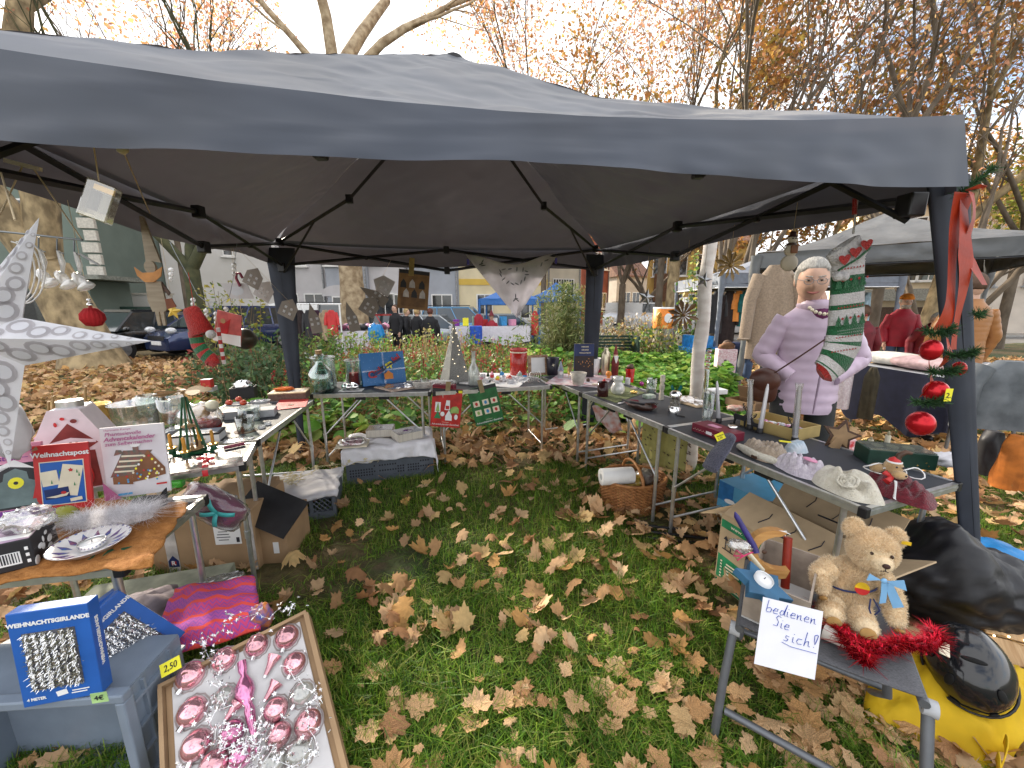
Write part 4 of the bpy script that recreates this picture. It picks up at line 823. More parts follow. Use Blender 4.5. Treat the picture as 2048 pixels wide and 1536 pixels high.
t=TH('ceramic_bowl','shallow white ceramic bowl painted with blue leaves, holding a tea light','bowl',p,.5)
MB().la([(r_*.45,0),(r_*.72,.008),(r_*.97,.026),(r_*1.0,.028),(r_*.97,.0285),(r_*.70,.012),(r_*.42,.006),(.001,.005)],40).bd('dish',CER,t)
b=MB()
for k in range(28):a=k*6.283/28;b.add([(math.cos(a+d)*r_*q,math.sin(a+d)*r_*q,z)for d,q,z in((-.05,.985,.0292),(.05,.985,.0292),(.03,.93,.0268),(-.03,.93,.0268))],[(0,1,2,3)])
for k in range(15):
 a=k*6.283/15;b.add([(math.cos(a+d)*r_*q,math.sin(a+d)*r_*q,z)for d,q,z in((0,.88,.0236),(.12,.70,.0135),(.05,.47,.0085),(-.10,.68,.0130))],[(0,1,2,3)])
b.bd('painted_leaves',CERB,t)
tealight('white tea light standing in the blue painted bowl',(p.x-.002,p.y+.006,ZN+.008),s*21,'tea lights of the stall')
p,s=put(216,1106,ZN-.003);one('felt_leaf','dark green felt leaf sticking out from under the painted bowl','felt',p+Ve((0,0,.002)),MB().add([(-.05,-.02,0),(.0,-.032,0),(.035,-.018,.001),(.048,-.02,.001),(.042,-.004,.002),(.055,.012,.001),(.03,.014,0),(.0,.03,0),(-.04,.02,0)],[tuple(range(9))]),mat('green_felt',(.015,.12,.06),.95),.35)
#LEFT FOLDING TABLES
ang_L=fcg(G(515,882,TB),G(628,800,TB))
p,s=put(388,908);t=TH('candle_pyramid','green wooden candle pyramid with pale propeller vanes and four yellow candles','candle pyramid',p,.35);GP=mat('green_paint',(.018,.10,.045),.35,var=.1)
hP=hgt(p,785);w2=.062
b=MB();b.box((0,0,.008),(.17,.026,.014)).box((0,0,.0085),(.026,.17,.0142)).box((0,0,.02),(.10,.10,.010));b.bd('base',GP,t)
for a in(0,90,180,270):
 x,y=math.cos(R(a)),math.sin(R(a));MB().tu([(x*.056,y*.056,.02),(x*.008,y*.008,hP*.93)],[.0065,.0045],4).bd('leg',GP,t)
 cx,cy=x*.088,y*.088;q=MB().la([(.011,0),(.018,.006),(.012,.014),(.019,.028),(.014,.03)],14,c=(cx,cy,.012)).bd('candle_cup',GP,t);MB().la([(.024,.044),(.026,.046),(.012,.046)],16,c=(cx,cy,0)).bd('drip_tray',GOLD,q)
 MB().la([(.0075,.045),(.0075,.115),(.003,.120)],12,c=(cx,cy,0)).bd('candle',mat('beeswax_yellow',(.70,.36,.05),.5,trl=.2),t)
MB().la([(.045,.03),(.045,.034),(.003,.034)],20).bd('figure_disc',WOOD,t);MB().la([(.032,hP*.46),(.034,hP*.47),(.003,hP*.5)],18).bd('upper_disc',WOOD,t)
for k in range(5):a=k*1.2566;q=MB().la([(.006,0),(.009,.006),(.005,.024),(.006,.03),(.002,.038)],8,c=(math.cos(a)*.032,math.sin(a)*.032,.034)).bd('figure',DWOOD if k%2 else WOOD,t)
MB().cyl((0,0,.03),(0,0,hP+.012),.0022,n=6).bd('spindle',WOOD,t);MB().cyl((0,0,hP-.004),(0,0,hP+.014),.013,.010).bd('hub',WOOD,t)
VAN=mat('thin_plywood',(.52,.38,.22),.55,c2=(.45,.31,.17),stretch=(3,30,3),scale=3,trl=.15)
for k in range(7):
 a=k*6.283/7+.2;vs=[]
 n_=8;M=Ma.Translation((0,0,hP+.006))@Ma.Rotation(a,4,'Z')@Ma.Rotation(R(24),4,'X')
 out_=[(.012,.003),(.035,.012),(.065,.021),(.095,.022),(.112,.012),(.116,0),(.112,-.012),(.095,-.022),(.065,-.021),(.035,-.012),(.012,-.003)]
 MB().add([(x,y,0)for x,y in out_],[tuple(range(11))],M=M).bd('vane',VAN,t,solid=.0015)
p,s=put(304,850);h=hgt(p,790);r_=s*19
t=TH('wine_glass','stemmed clear glass with a small lit tea light behind the calendar book','glass',p);MB().la([(r_*.8,0),(r_*.2,.004),(.004,h*.15),(.004,h*.33),(r_*.8,h*.45),(r_*1.0,h*.66),(r_*.85,h),(r_*.82,h),(r_*.96,h*.66),(r_*.76,h*.47),(.003,h*.36)],22).bd('glass',GLASS,t);MB().ell((0,0,h*.58),(.003,.003,.006)).bd('flame',mat('small_flame',(1,.55,.15),.5,var=0,emit=3),t)
p,s=put(278,848);t=TH('clear_tub','clear plastic tub of pine cones and cream boxes beside the wine glass','tub',p,.2);h=hgt(p,806);r_=s*40
MB().la([(r_*.9,0),(r_,h),(r_*1.03,h),(r_*1.03,h+.004),(r_*.99,h+.004),(r_*.88,.004),(.001,.004)],24).bd('tub',FILM,t);MB().box((-.02,-.02,h*.55),(.05,.05,h*.6)).bd('cream_block',CREAM,t)
def cone_mb(r,h,c=(0,0,0)):
 b=MB()
 for i in range(7):
  z=h*i/7;q=r*math.sin(math.pi*(.18+.72*i/7))
  for k in range(8):a=k*.785+i*.4;x,y=math.cos(a),math.sin(a);b.add([(c[0]+x*q*.2,c[1]+y*q*.2,c[2]+z),(c[0]+x*q-y*q*.35,c[1]+y*q+x*q*.35,c[2]+z+h*.1),(c[0]+x*q*1.1,c[1]+y*q*1.1,c[2]+z+h*.13),(c[0]+x*q+y*q*.35,c[1]+y*q-x*q*.35,c[2]+z+h*.1)],[(0,1,2,3)])
 return b
for k,(x,y)in enumerate(((.025,-.02),(.03,.03),(-.02,.03))):cone_mb(.026,.05,(x,y,.012)).bd('pine_cone',DWOOD,t)
for(px,py,yt)in((276,806,788),(362,792,773)):
 p,s=put(px,py,TB+(.10 if px<300 else .09));one('pine_cone','brown pine cone on top of the clear tub' if px<300 else 'brown pine cone behind the propeller vanes','pine cone',p,cone_mb(.028,.045),DWOOD)
p,s=put(196,842);h=hgt(p,808);one('brass_pot','golden brass pot behind the gingerbread tin','pot',p,MB().la([(s*18,0),(s*26,h*.4),(s*20,h*.85),(s*25,h),(s*22,h),(s*17,h*.85),(s*20,h*.3),(.001,.01)],20),GOLD)
p,s=put(334,845);h=hgt(p,803);tag(obox('dark_plaque','dark upright frame behind the wine glass','frame',p,(.07,.03,h),.2,mat('dark_olive',(.06,.06,.045),.5)),'dark upright frame behind the wine glass','frame')
p,s=put(352,858);h=hgt(p,795);r_=s*24;t=TH('glass_lantern','footed glass lantern with red potpourri left of the candle pyramid','lantern',p);MB().la([(r_*.9,0),(r_*.85,.008),(r_*.4,.014),(r_*.9,h*.25),(r_*.95,h),(r_*.92,h),(r_*.86,h*.27),(.001,h*.2)],20).bd('glass',GLASS,t);MB().ell((0,0,h*.38),(r_*.8,r_*.8,h*.20),14,8,fn=lambda u:1+.15*nz3(u,5,2)).bd('potpourri',mat('red_potpourri',(.42,.06,.02),.5,c2=(.14,.02,.02),scale=60),t);MB().cyl((0,0,0),(0,0,.008),r_*.95,n=20).bd('foot',SILV,t)
p,s=put(398,862);h=hgt(p,812);t=TH('fruit_bag','clear bag of yellow and white ornaments behind the candle pyramid','bag',p)
for(px,py,r_,m)in((402,824,15,mat('mustard',(.60,.33,.05),.7)),(424,812,12,mat('cream_ball',(.70,.66,.5),.5)),(412,845,15,mat('dark_red_foil',(.30,.02,.015),.2,.3)),(428,848,14,mat('dark_red_foil',0)),(392,848,13,mat('dark_red_foil',0))):
 q=D(px,py,p.y+.02)-p;MB().ell(q,r_*s,14,9).bd('ornament',m,t)
MB().ell((.01,.01,h*.5),(s*42,s*30,h*.62),18,10,fn=lambda u:1+.2*nz3(u,3,5)).bd('film',FILM,t)
p,s=put(392,884);t=TH('flat_box','flat white box with a black lid under the candle pyramid vanes','box',p+Ve((0,.03,0)),.35);MB().box((0,0,.020),(.22,.11,.040)).bd('carton',WHITE,t,bevel=.002);MB().box((0,0,.046),(.224,.114,.012)).bd('lid',BLKC,t,bevel=.002);MB().box((0,0,.0528),(.20,.09,.001)).bd('lid_print',mat('grey_blue_print',(.20,.24,.3),.4),t)
GT_=mat('grey_felt_tray',(.33,.34,.35),.6,var=.05)
pb=G(470,838,TB);t=TH('grey_carton','grey carton with a small blue label carrying the apples','box',pb+Ve((.0,.05,0)),ang_L-R(78));MB().box((0,0,.026),(.17,.11,.052)).bd('carton',GREYC,t,bevel=.002);MB().box((.045,-.0558,.028),(.03,.001,.014)).bd('label',DKB,t)
pz=TB+.053;p,s=put(470,812,pz);t=TH('oval_tray','oval grey tray with red glass apples','tray',p+Ve((0,.02,0)),.3);MB().la([(.048,0),(.06,.014),(.058,.014),(.046,.004),(.001,.003)],26,sx=1.25,sy=.8).bd('tray',GT_,t)
APL=mat('orange_red_glass',(.55,.06,.02),.12,var=.15,coat=.6)
for i,(px,py)in enumerate(((459,802),(478,795),(487,802))):
 q=G(px,py+8,pz+.006);a=TH('glass_apple','shiny orange-red glass apple on the oval grey tray, '+('leftmost of three' if i==0 else 'rearmost of three' if i==1 else 'rightmost of three'),'ornament',q,0,'glass apples on the grey tray');MB().la([(.004,.001),(.014,.0),(.023,.012),(.021,.026),(.012,.036),(.003,.033)],16).bd('body',APL,a);MB().cyl((0,0,.033),(.003,0,.04),.0022).bd('stalk',GOLD,a)
pb=G(528,835,TB);t=TH('clear_carton','grey box with a transparent side beside the apples','box',pb+Ve((-.02,.06,0)),ang_L-R(78));MB().box((0,0,.025),(.12,.12,.05)).bd('carton',mat('translucent_grey',(.48,.49,.51),.3),t,bevel=.003)
p,s=put(518,808,TB+.051);t=TH('oval_tray','oval grey tray of silver beads right of the apples','tray',p+Ve((0,.02,0)),.2);MB().la([(.05,0),(.06,.022),(.0575,.022),(.048,.004),(.001,.003)],26,sx=1.1,sy=.75).bd('tray',GT_,t)
b=MB();[b.ell((rnd.uniform(-.04,.04),rnd.uniform(-.025,.025),.011),.008,8,6)for _ in range(14)];b.bd('beads',SILV,t)['kind']='stuff'
p,s=put(573,802);rz=ang_L-R(84);t=TH('gift_box','plaid brown gift box with a cream lid topped by orange felt','box',p+Ve((-.02,.09,0)),rz);MB().box((0,0,.028),(.27,.17,.056)).bd('carton',mat('plaid_brown',(.12,.07,.055),.6,c2=(.20,.13,.10),scale=60),t,bevel=.002);MB().box((0,0,.0605),(.276,.176,.010)).bd('lid',mat('cream_lid',(.60,.48,.28),.5),t,bevel=.002);MB().box((.05,-.01,.0662),(.13,.10,.001)).bd('lid_print',mat('lid_art',(.5,.46,.42),.5,c2=(.15,.12,.1),scale=50),t)
crm('orange_felt','bright orange felt pieces on the plaid gift box','felt',(p.x-.07,p.y+.10,TB+.067),.07,.045,.014,mat('orange_felt_mat',(.75,.17,.03),.9),.3,.5,7,6)
q0=[G(*c,TB)for c in((545,822),(612,815),(618,800),(560,803))];one('red_napkin','red paper napkin on the corner of the left table','napkin',q0[0],MB().add([Ve(q)-q0[0]+Ve((0,0,.004+.003*i))for i,q in enumerate(q0)],[(0,1,2,3)]),RED,solid=.002)
p,s=put(582,812);b=MB();[b.tu([(rnd.uniform(-.03,.03),rnd.uniform(-.012,.012),.008),(rnd.uniform(-.03,.03)+.01,rnd.uniform(-.012,.012),.012)],.003,5)for _ in range(9)];one('wooden_tags','small heap of wooden tags on the red napkin','ornament',p,b,CREAM)['kind']='stuff'
p,s=put(415,770);t=obox('red_box','small glossy red box with faint gold print, pale top','box',G(416,775,TB+.04),(.075,.065,.075),.25,RED,TB+.04);MB().box((0,0,.0756),(.073,.063,.001)).bd('top',WHITE,t);b=MB();[b.box((rr.uniform(-.02,.02),-.0334,.02+.01*k),(.02,.001,.003))for k in range(3)];b.bd('print',GOLD,t)
obox('storage_box','plain pale box under the small red box','box',G(416,782,TB),(.12,.09,.04),.25,GREYC)
p=G(475,800,TB);t=openbox('black_box','open black box with silver wrapped ornaments behind the apples','box',p+Ve((-.01,.10,0)),.17,.12,.09,ang_L-R(78),BLKC);crm('silver_wrapping','crumpled silver and white wrapping in the open black box','wrapping',(p.x-.01,p.y+.10,TB+.05),.07,.05,.05,SILV,0,.4,7,9)
for(px,py,yt,rp,lb)in((501,842,814,20,'plain clear glass tumbler behind the tree-decorated one'),(492,862,833,17,'clear glass candle holder with a rusty fir tree')):
 p,s=put(px,py);h=hgt(p,yt);r_=s*rp;t=TH('glass_tumbler',lb,'glass',p);MB().la([(r_*.85,0),(r_,h),(r_*.96,h),(r_*.82,.006),(.001,.006)],22).bd('glass',GLASS,t)
 if rp==17:
  RUST=mat('rusty_metal',(.09,.035,.015),.7);tr=[(0,0),(.012,0),(.012,.006),(.022,.006),(.014,.018),(.019,.018),(.011,.030),(.015,.030),(.006,.046),(-.003,.030),(.001,.030),(-.006,.018),(-.001,.018),(-.010,.006),(0,.006)]
  MB().pm([(x+.012,z+.004)for x,z in tr],-r_-.002,-r_).bd('fir_tree',RUST,t);MB().cyl((0,0,-.001),(0,0,.003),r_*1.15,n=20).bd('stand',RUST,t)
p,s=put(523,856);tealight('white electric tea light, left of the pair near the tumbler',p,.019,'tea lights of the stall',False);p,s=put(536,849);tealight('white electric tea light, right of the pair near the tumbler',p,.019,'tea lights of the stall',False)
p,s=put(478,882);crm('clear_packet','flat clear plastic packet on the green pyramid table','packet',p,.075,.055,.008,FILM,.3,.4,8,3)
q=[G(448,897,TB+.008),G(489,888,TB+.008)];one('wrapped_candle','maroon wrapped candle lying at the table joint','candle',q[0],MB().tu([Ve((0,0,.004)),q[1]-q[0]+Ve((0,0,.004))],.010,10),mat('maroon_wrap',(.16,.01,.04),.35,c2=(.3,.06,.1),scale=90))
q=[G(335,955,TB),G(488,931,TB),G(482,908,TB),G(345,925,TB)];t=TH('film_wrapped_tray','flat cellophane wrapped tray tied with a red ribbon at the table edge','gift',q[0]);MB().ring([[Ve(c)-q[0]+Ve((0,0,z))for c in q]for z in(.003,.016)],0,False).bd('tray',mat('tray_print',(.55,.5,.46),.4,c2=(.2,.16,.15),scale=40),t);MB().grid(lambda u,v:q[0].lerp(q[1],u).lerp(q[3].lerp(q[2],u),v)-q[0]+Ve((0,0,.020+.006*nz3((u*6,v*6,0),1,3))),24,12).bd('film',FILM,t)
RIB=mat('red_satin',(.55,.02,.03),.35,var=.08)
m_=q[0].lerp(q[1],.48)-q[0];m2=q[3].lerp(q[2],.50)-q[0];MB().grid(lambda u,v:m_.lerp(m2,v)+(q[1]-q[0]).normalized()*(u-.5)*.022+Ve((0,0,.026))if v>.08 else m_+(q[1]-q[0]).normalized()*(u-.5)*.022+Ve((0,-.004,.026-(.08-v)*.6)),2,24).bd('ribbon',RIB,t)
for a in(-1,1):MB().ell(m_.lerp(m2,.45)+Ve((a*.022,0,.034)),(.022,.012,.008)).bd('bow_loop',RIB,t)
a0=D(372,985,1.56);CE=D(430,1012,1.55);t=TH('wrapped_cushion','dark plum cushion in clear film with a teal bow hanging from the table edge','gift',CE,0,rot=(R(-8),R(38),R(10)));PLUM=mat('plum_velvet',(.115,.012,.05),.8,sheen=.6)
sq=lambda rx,rz_:(lambda u:(1+.10*nz3(u,3,2))/max(.35,(abs(u.x)**4+abs(u.z)**4+abs(u.y)**2)**.25))
MB().ell((0,0,0),(.125,.045,.066),26,14,fn=sq(1,1)).bd('cushion',PLUM,t);MB().ell((.004,-.004,0),(.132,.052,.070),28,14,fn=lambda u:sq(1,1)(u)*(1+.12*nz3(u,9,6))).bd('film',clear('thin_film',(.98,.97,.98),.15,.1,.03),t)
for a,ln_ in((25,.07),(150,.065),(-60,.06),(215,.06)):c,s_=math.cos(R(a)),math.sin(R(a));MB().grid(lambda u,v:Ve((.03+c*ln_*v-s_*(u-.5)*.018,-.062-.012*math.sin(v*3),.01+s_*ln_*v+c*(u-.5)*.018)),1,8).bd('bow_loop',TEAL,t,solid=.001)
p=D(352,968,1.6);one('green_packet','bright green shiny packet below the table edge','packet',p,MB().box((0,0,0),(.06,.04,.03)),mat('lime_green',(.05,.35,.03),.25),.3,bevel=.008)
for i,(x0,y0,x1,y1)in enumerate(((99,862,97,803),(109,850,106,792),(169,812,171,772))):stick([D(x0,y0+60,2.8),D(x1,y1,2.8)],.008,WOOD,'garden_stake','rough wooden stake behind the left tables, '+('leftmost' if i==0 else 'middle one' if i==1 else 'the one right of the tin'),'stake','wooden stakes behind the tables')
#FOREGROUND, LEFT CORNER
CRT=mat('blue_grey_plastic',(.20,.245,.31),.38,var=.05,bump=.04,bscale=200)
a=G(-170,1500,0);f0=Ve((-1.42,.70,0));
tl,tr,br_=D(0,1422,.78),D(238,1398,.80),D(222,1600,.74)
t=TH('plastic_crate','blue-grey plastic crate set on edge with the blue garland boxes on it','crate',(tr.x-.30,tr.y,0),fcg(tl,tr));Hc=tr.z;Wc=.60
for(x,z,dx,dz)in((.0,Hc-.012,Wc,.024),(.0,.012,Wc,.024),(.30-.012,Hc/2,.024,Hc-.048),(-.30+.012,Hc/2,.024,Hc-.048)):MB().box((x,0,z),(dx,.03,dz)).bd('rim',CRT,t,bevel=.004)
MB().box((0,.20,Hc/2),(Wc-.06,.006,Hc-.05)).bd('bottom',CRT,t)
[MB().box((0,.105,z),(Wc-.05,.19,.006)).bd('wall',CRT,t)for z in(Hc-.024,.02)];MB().box((.274,.105,Hc/2),(.006,.19,Hc-.05)).bd('wall',CRT,t);MB().box((-.274,.105,Hc/2),(.006,.19,Hc-.05)).bd('wall',CRT,t)
for k in range(5):MB().box((.283,.105,Hc*(.14+.18*k)),(.014,.19,.008)).bd('rib',CRT,t)
for y in(.06,.15):MB().box((.282,y,Hc/2),(.012,.006,Hc-.06)).bd('rib',CRT,t)
MB().box((.2,.05,.16),(.03,.02,.20)).bd('mustard_board',mat('mustard_board',(.50,.26,.03),.6),t,rot=(0,R(14),0))
def garland_box(label,bl,br,yt,z,lean,full=True):
 t,W,H=panel('garland_box',label,'box',bl,br,yt,z,lean,.035,BLUE,'blue garland boxes on the grey crate','carton')
 x0,x1,z0,z1=W*.15,W*.80,H*.17,H*.78
 b=MB();rr2=random.Random(int(W*1e5))
 MB().box(((x0+x1)/2,-.0006,(z0+z1)/2),(x1-x0,.001,z1-z0)).bd('window',mat('dark_window',(.10,.10,.12),.4),t)
 tr=[]
 for k in range(6):
  cx=lerp(x0,x1,(k+.5)/6)
  for q in range(420):
   zz=rr2.uniform(z0,z1);a=rr2.uniform(0,6.28);l=rr2.uniform(.003,.0075);d=Ve((math.cos(a)*l,-abs(rr2.gauss(.002,.002)),math.sin(a)*l));c=Ve((cx+rr2.gauss(0,.0035),-.004,zz));n_=Ve((-d.z,0,d.x)).normalized()*.0009;tr.append((c-n_,c+n_,c+d+n_*.4,c+d-n_*.4))
 for q in tr:b.add(q,[(0,1,2,3)])
 b.bd('tinsel',SILV,t)['kind']='stuff'
 if full:
  text('WEIHNACHTSGIRLANDE',.0145,t,(W*.5,-.001,H*.875),WHITE,bold=.0006);text('4 METER',.010,t,(W*.18,-.001,H*.075),WHITE,bold=.0003)
  dcl(t,[(rotpoly(qdl(W*.50,H*.095,W*.14,H*.055),.18,W*.5,H*.095),0),(qdl(W*.74,H*.10,W*.22,H*.012),0),(qdl(W*.72,H*.075,W*.20,H*.012),0)],[WHITE])
 text('WEIHNACHTSGIRLANDE',.012,t,(W+.0006,.018,H*.55),WHITE,(R(90),R(-90),R(90)),bold=.0005)
 return t,W,H
zc_=Hc+.002
t,W,H=garland_box('blue Weihnachtsgirlande box with silver tinsel in its window, front one',(48,1418),(206,1388),1232,zc_,4)
o=one('price_note','small pale green price note stuck to the blue garland box','note',D(199,1395,t.location.y-.02),MB().pm(qdl(0,0,.034,.028),-.0005,.0005),mat('pale_green_note',(.40,.62,.25),.6),R(10));text('4\u20ac',.018,o,(0,-.0015,0),INK)
for i,(bx,dy,tilt)in enumerate(((232,.03,20),(268,.05,26))):
 p=D(bx,1385-i*10,t.location.y+dy+.05);q=dup(t,(p.x-W*.40,p.y,Hc+.03),fcg(G(48,1418),G(206,1388))+R(28+6*i),'blue garland box lying tilted behind the front one, '+('the left one' if i==0 else 'the right one'));q.rotation_euler=(R(-14),R(-tilt),R(62+5*i));q.location=D(226+i*42,1392-i*14,.93+.02*i)
t=TH('low_box','low open box of wrapping behind the blue garland boxes','box',G(300,1290,0)+Ve((-.02,.06,0)),.3);MB().box((0,0,.10),(.55,.30,.2)).bd('carton',mat('grey_green_card',(.26,.27,.2),.8),t,bevel=.004)
crm('mesh_bag','mauve grey mesh bag spilling out of the low box','bag',G(300,1240,.2)+Ve((0,0,0)),.12,.10,.06,mat('mauve_mesh',(.30,.25,.27),.8),.4,.35,5,7)
KN=mat('pink_knit',(.60,.06,.18),.9,bump=.5,bscale=300);
m,nt_,b_,nn,ln=_new('pink_pattern_knit');tcn=nn('ShaderNodeTexCoord');sp=nn('ShaderNodeSeparateXYZ');ln(tcn.outputs['UV'],sp.inputs[0])
def mth(op,a,b=None):
 n=nn('ShaderNodeMath');n.operation=op
 for i,v in enumerate((a,b)):
  if v is None:continue
  if isinstance(v,(int,float)):n.inputs[i].default_value=v
  else:ln(v,n.inputs[i])
 return n.outputs[0]
zig=mth('PINGPONG',mth('MULTIPLY',sp.outputs['X'],9),1.0);vv=mth('ADD',mth('MULTIPLY',sp.outputs['Y'],5.2),mth('MULTIPLY',zig,.28));fr_=mth('FRACT',vv);band_=mth('LESS_THAN',fr_,.24)
tri_=mth('PINGPONG',mth('MULTIPLY',sp.outputs['X'],30),1.0);t2_=mth('GREATER_THAN',mth('FRACT',mth('ADD',mth('MULTIPLY',sp.outputs['Y'],16),mth('MULTIPLY',tri_,.9))),.72);alt=mth('GREATER_THAN',mth('FRACT',mth('MULTIPLY',vv,.5)),.5)
cm1=nn('ShaderNodeMixRGB');cm1.inputs[1].default_value=(.66,.07,.21,1);cm1.inputs[2].default_value=(.50,.10,.38,1);ln(alt,cm1.inputs[0])
cm2=nn('ShaderNodeMixRGB');cm2.inputs[2].default_value=(.28,.09,.42,1);ln(t2_,cm2.inputs[0]);ln(cm1.outputs[0],cm2.inputs[1])
cm3=nn('ShaderNodeMixRGB');cm3.inputs[2].default_value=(.85,.09,.07,1);ln(band_,cm3.inputs[0]);ln(cm2.outputs[0],cm3.inputs[1]);ln(cm3.outputs[0],b_.inputs['Base Color']);b_.inputs['Roughness'].default_value=.92
n2=nn('ShaderNodeTexNoise');n2.inputs['Scale'].default_value=260;ln(tcn.outputs['Object'],n2.inputs['Vector']);bp_=nn('ShaderNodeBump');bp_.inputs['Strength'].default_value=.4;bp_.inputs['Distance'].default_value=.004;ln(n2.outputs['Fac'],bp_.inputs['Height']);ln(bp_.outputs[0],b_.inputs['Normal'])
c0,c1,c2_,c3=D(298,1322,1.06),D(520,1250,1.12),D(508,1152,1.38),D(352,1178,1.34)
def kn(u,v):
 p=c0.lerp(c1,u).lerp(c3.lerp(c2_,u),v);bul=math.sin(math.pi*min(1,max(0,u)))**.6*math.sin(math.pi*min(1,max(0.02,v)))**.5
 return p+Ve((.01*nz3((u*4,v*4,0),1,3),-.045*bul,.045*bul+.018*nz3((u*3,v*4,1),1.2,5)-.05*max(0,.12-v)*3))
b=MB().grid(kn,40,30);o=b.bd('pink_knit_cloth',m,solid=.012);uv=o.data.uv_layers.new(name='UVMap')
for lp in o.data.loops:i=lp.vertex_index;uv.data[lp.index].uv=((i%41)/40,(i//41)/30)
tag(o,'pink and purple zigzag patterned knit cloth in a heap','cloth')
crm('clear_bag','transparent plastic bag bulging behind the pink knit cloth','plastic bag',D(420,1180,1.42)-Ve((0,0,.03)),.13,.07,.07,FILM,.7,.4,4,2,flat=False)
crm('patterned_pouch','small blue and orange patterned pouch beside the pink cloth','pouch',D(523,1235,1.16)-Ve((0,0,.05)),.035,.03,.055,mat('pouch_print',(.03,.10,.45),.5,c2=(.6,.2,.05),scale=45),.2,.3,5,3)
A0,B0=D(330,1375,.92),D(608,1232,1.12)
x_=(B0-A0).normalized();C1=D(352,1640,.72);y_=(A0-C1);y_-=x_*y_.dot(x_);y_.normalize();z_=x_.cross(y_)
if z_.z<0:z_=-z_
Mx=Ma((x_,y_,z_)).transposed().to_4x4();Mx.translation=A0
WB,HB=(B0-A0).length,.46
t=TH('ornament_box','tilted cardboard box of old pink glass baubles in a white moulded tray','box',A0);t.rotation_euler=Mx.to_euler()
TRAY=mat('moulded_tray',(.62,.60,.60),.35,var=.05,bump=.1,bscale=30);
b=MB();MB().box((WB/2,-HB/2,-.030),(WB,HB,.05)).bd('carton',CARD,t)
for(x,y,dx,dy)in((WB/2,.005,WB+.02,.010),(WB/2,-HB-.005,WB+.02,.010),(-.006,-HB/2,.010,HB),(WB+.008,-HB/2,.014,HB)):MB().box((x,y,-.018),(dx,dy,.075)).bd('rim',CARD,t)
MB().box((WB/2,-HB/2,-.002),(WB-.03,HB-.02,.008)).bd('tray',TRAY,t,bevel=.002)
TPNK=mat('pink_mercury_glass',(.80,.40,.45),.10,.75,var=.25,scale=18,coat=.8);TMAG=mat('magenta_glass',(.76,.26,.48),.10,.7,var=.2,scale=20,coat=.8);TCLR=clear('clear_bauble',(.93,.94,.9),.5)
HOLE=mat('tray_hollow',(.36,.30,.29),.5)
Bx=lambda px,py:(lambda r_:(lambda P:((P-A0).dot(x_),(P-A0).dot(y_)))(Ve((0,0,CAMH))+r_*((A0-Ve((0,0,CAMH))).dot(z_)/r_.dot(z_))))(ray(px,py))
balls=[(383,1352,31,0),(450,1320,26,0),(515,1292,26,0),(575,1275,28,0),(387,1423,31,0),(590,1328,26,0),(396,1490,31,0),(553,1420,26,0),(617,1447,29,0),(466,1466,25,1),(484,1512,23,1),(560,1470,25,0),(605,1388,26,2),(452,1392,22,2),(600,1505,30,2),(430,1530,28,0),(545,1528,26,2)]
for i,(px,py,rp,ty)in enumerate(balls):
 x,y=Bx(px,py);r_=min(.036,rp*.85*mpp(A0));m=(TPNK,TMAG,TCLR)[ty]
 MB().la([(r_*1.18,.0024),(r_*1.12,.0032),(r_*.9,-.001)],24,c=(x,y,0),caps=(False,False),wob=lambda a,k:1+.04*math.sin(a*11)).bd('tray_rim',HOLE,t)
 q=MB().ell((x,y,.008),(r_,r_,r_*.95),24,14).bd('bauble',m,t);a=rnd.uniform(3.6,4.4)
 MB().cyl((x+math.cos(a)*r_*.93,y+math.sin(a)*r_*.93,.01),(x+math.cos(a)*r_*1.30,y+math.sin(a)*r_*1.30,.012),r_*.22,n=10).bd('cap',SILV,q)
for(px,py,qx,qy)in((533,1352,552,1312),(533,1400,556,1365),(455,1440,480,1405)):
 a_,b2=Ve((*Bx(px,py),.012)),Ve((*Bx(qx,qy),.012));MB().tu([a_.lerp(b2,k/6)for k in range(7)],[.006,.0075,.009,.011,.014,.019,.021],14).bd('bell',TPNK,t);MB().cyl(a_-(b2-a_)*.12,a_,.005).bd('bell_cap',SILV,t)
sp_=[Ve((*Bx(*c),.014))for c in((486,1325),(488,1343),(490,1352),(491,1372),(493,1390),(496,1400),(500,1412),(502,1422),(507,1450),(512,1480),(516,1505))];MB().tu(sp_,[.012,.012,.008,.024,.026,.018,.010,.014,.011,.006,.002],16).bd('spire',TMAG,t)
b=MB();pts=[];gp=[(600,1222),(560,1238),(470,1245),(430,1285),(412,1310),(450,1330),(440,1380),(470,1420),(425,1440),(445,1490),(490,1500),(520,1470),(505,1520),(560,1510),(600,1540),(640,1500),(620,1420),(650,1400),(560,1330)]
gw=[Ve((*Bx(*c),.05+.012*math.sin(i*2)))for i,c in enumerate(gp)];cur=[]
for i in range(len(gw)-1):
 for k in range(8):cur.append(gw[i].lerp(gw[i+1],k/8)+Ve((rnd.gauss(0,.008),rnd.gauss(0,.008),rnd.gauss(0,.006))))
gr_=TH('star_garland','silver wire garland of tiny stars tangled over the pink baubles','garland',A0);gr_.rotation_euler=Mx.to_euler();MB().tu(cur,.0007,4).bd('wire',SILV,gr_)
b=MB()
for c in cur+[c+Ve((rnd.gauss(0,.02),rnd.gauss(0,.02),0))for c in cur]+[Ve((*Bx(rnd.gauss(500,50),rnd.gauss(1480,40)),rnd.uniform(.03,.06)))for _ in range(160)]:
 a=rnd.uniform(0,360);M=Ma.Translation(c)@Ma.Rotation(rnd.uniform(-.9,.9),4,'X')@Ma.Rotation(rnd.uniform(-.9,.9),4,'Y');s_=rnd.uniform(.004,.0085);sp5=starpts(5,s_,s_*.42,a);b.add([(x,y,0)for x,y in sp5]+[(0,0,.001)],[(i,(i+1)%10,10)for i in range(10)],M=M)
b.bd('stars',SILV,gr_)['kind']='stuff'
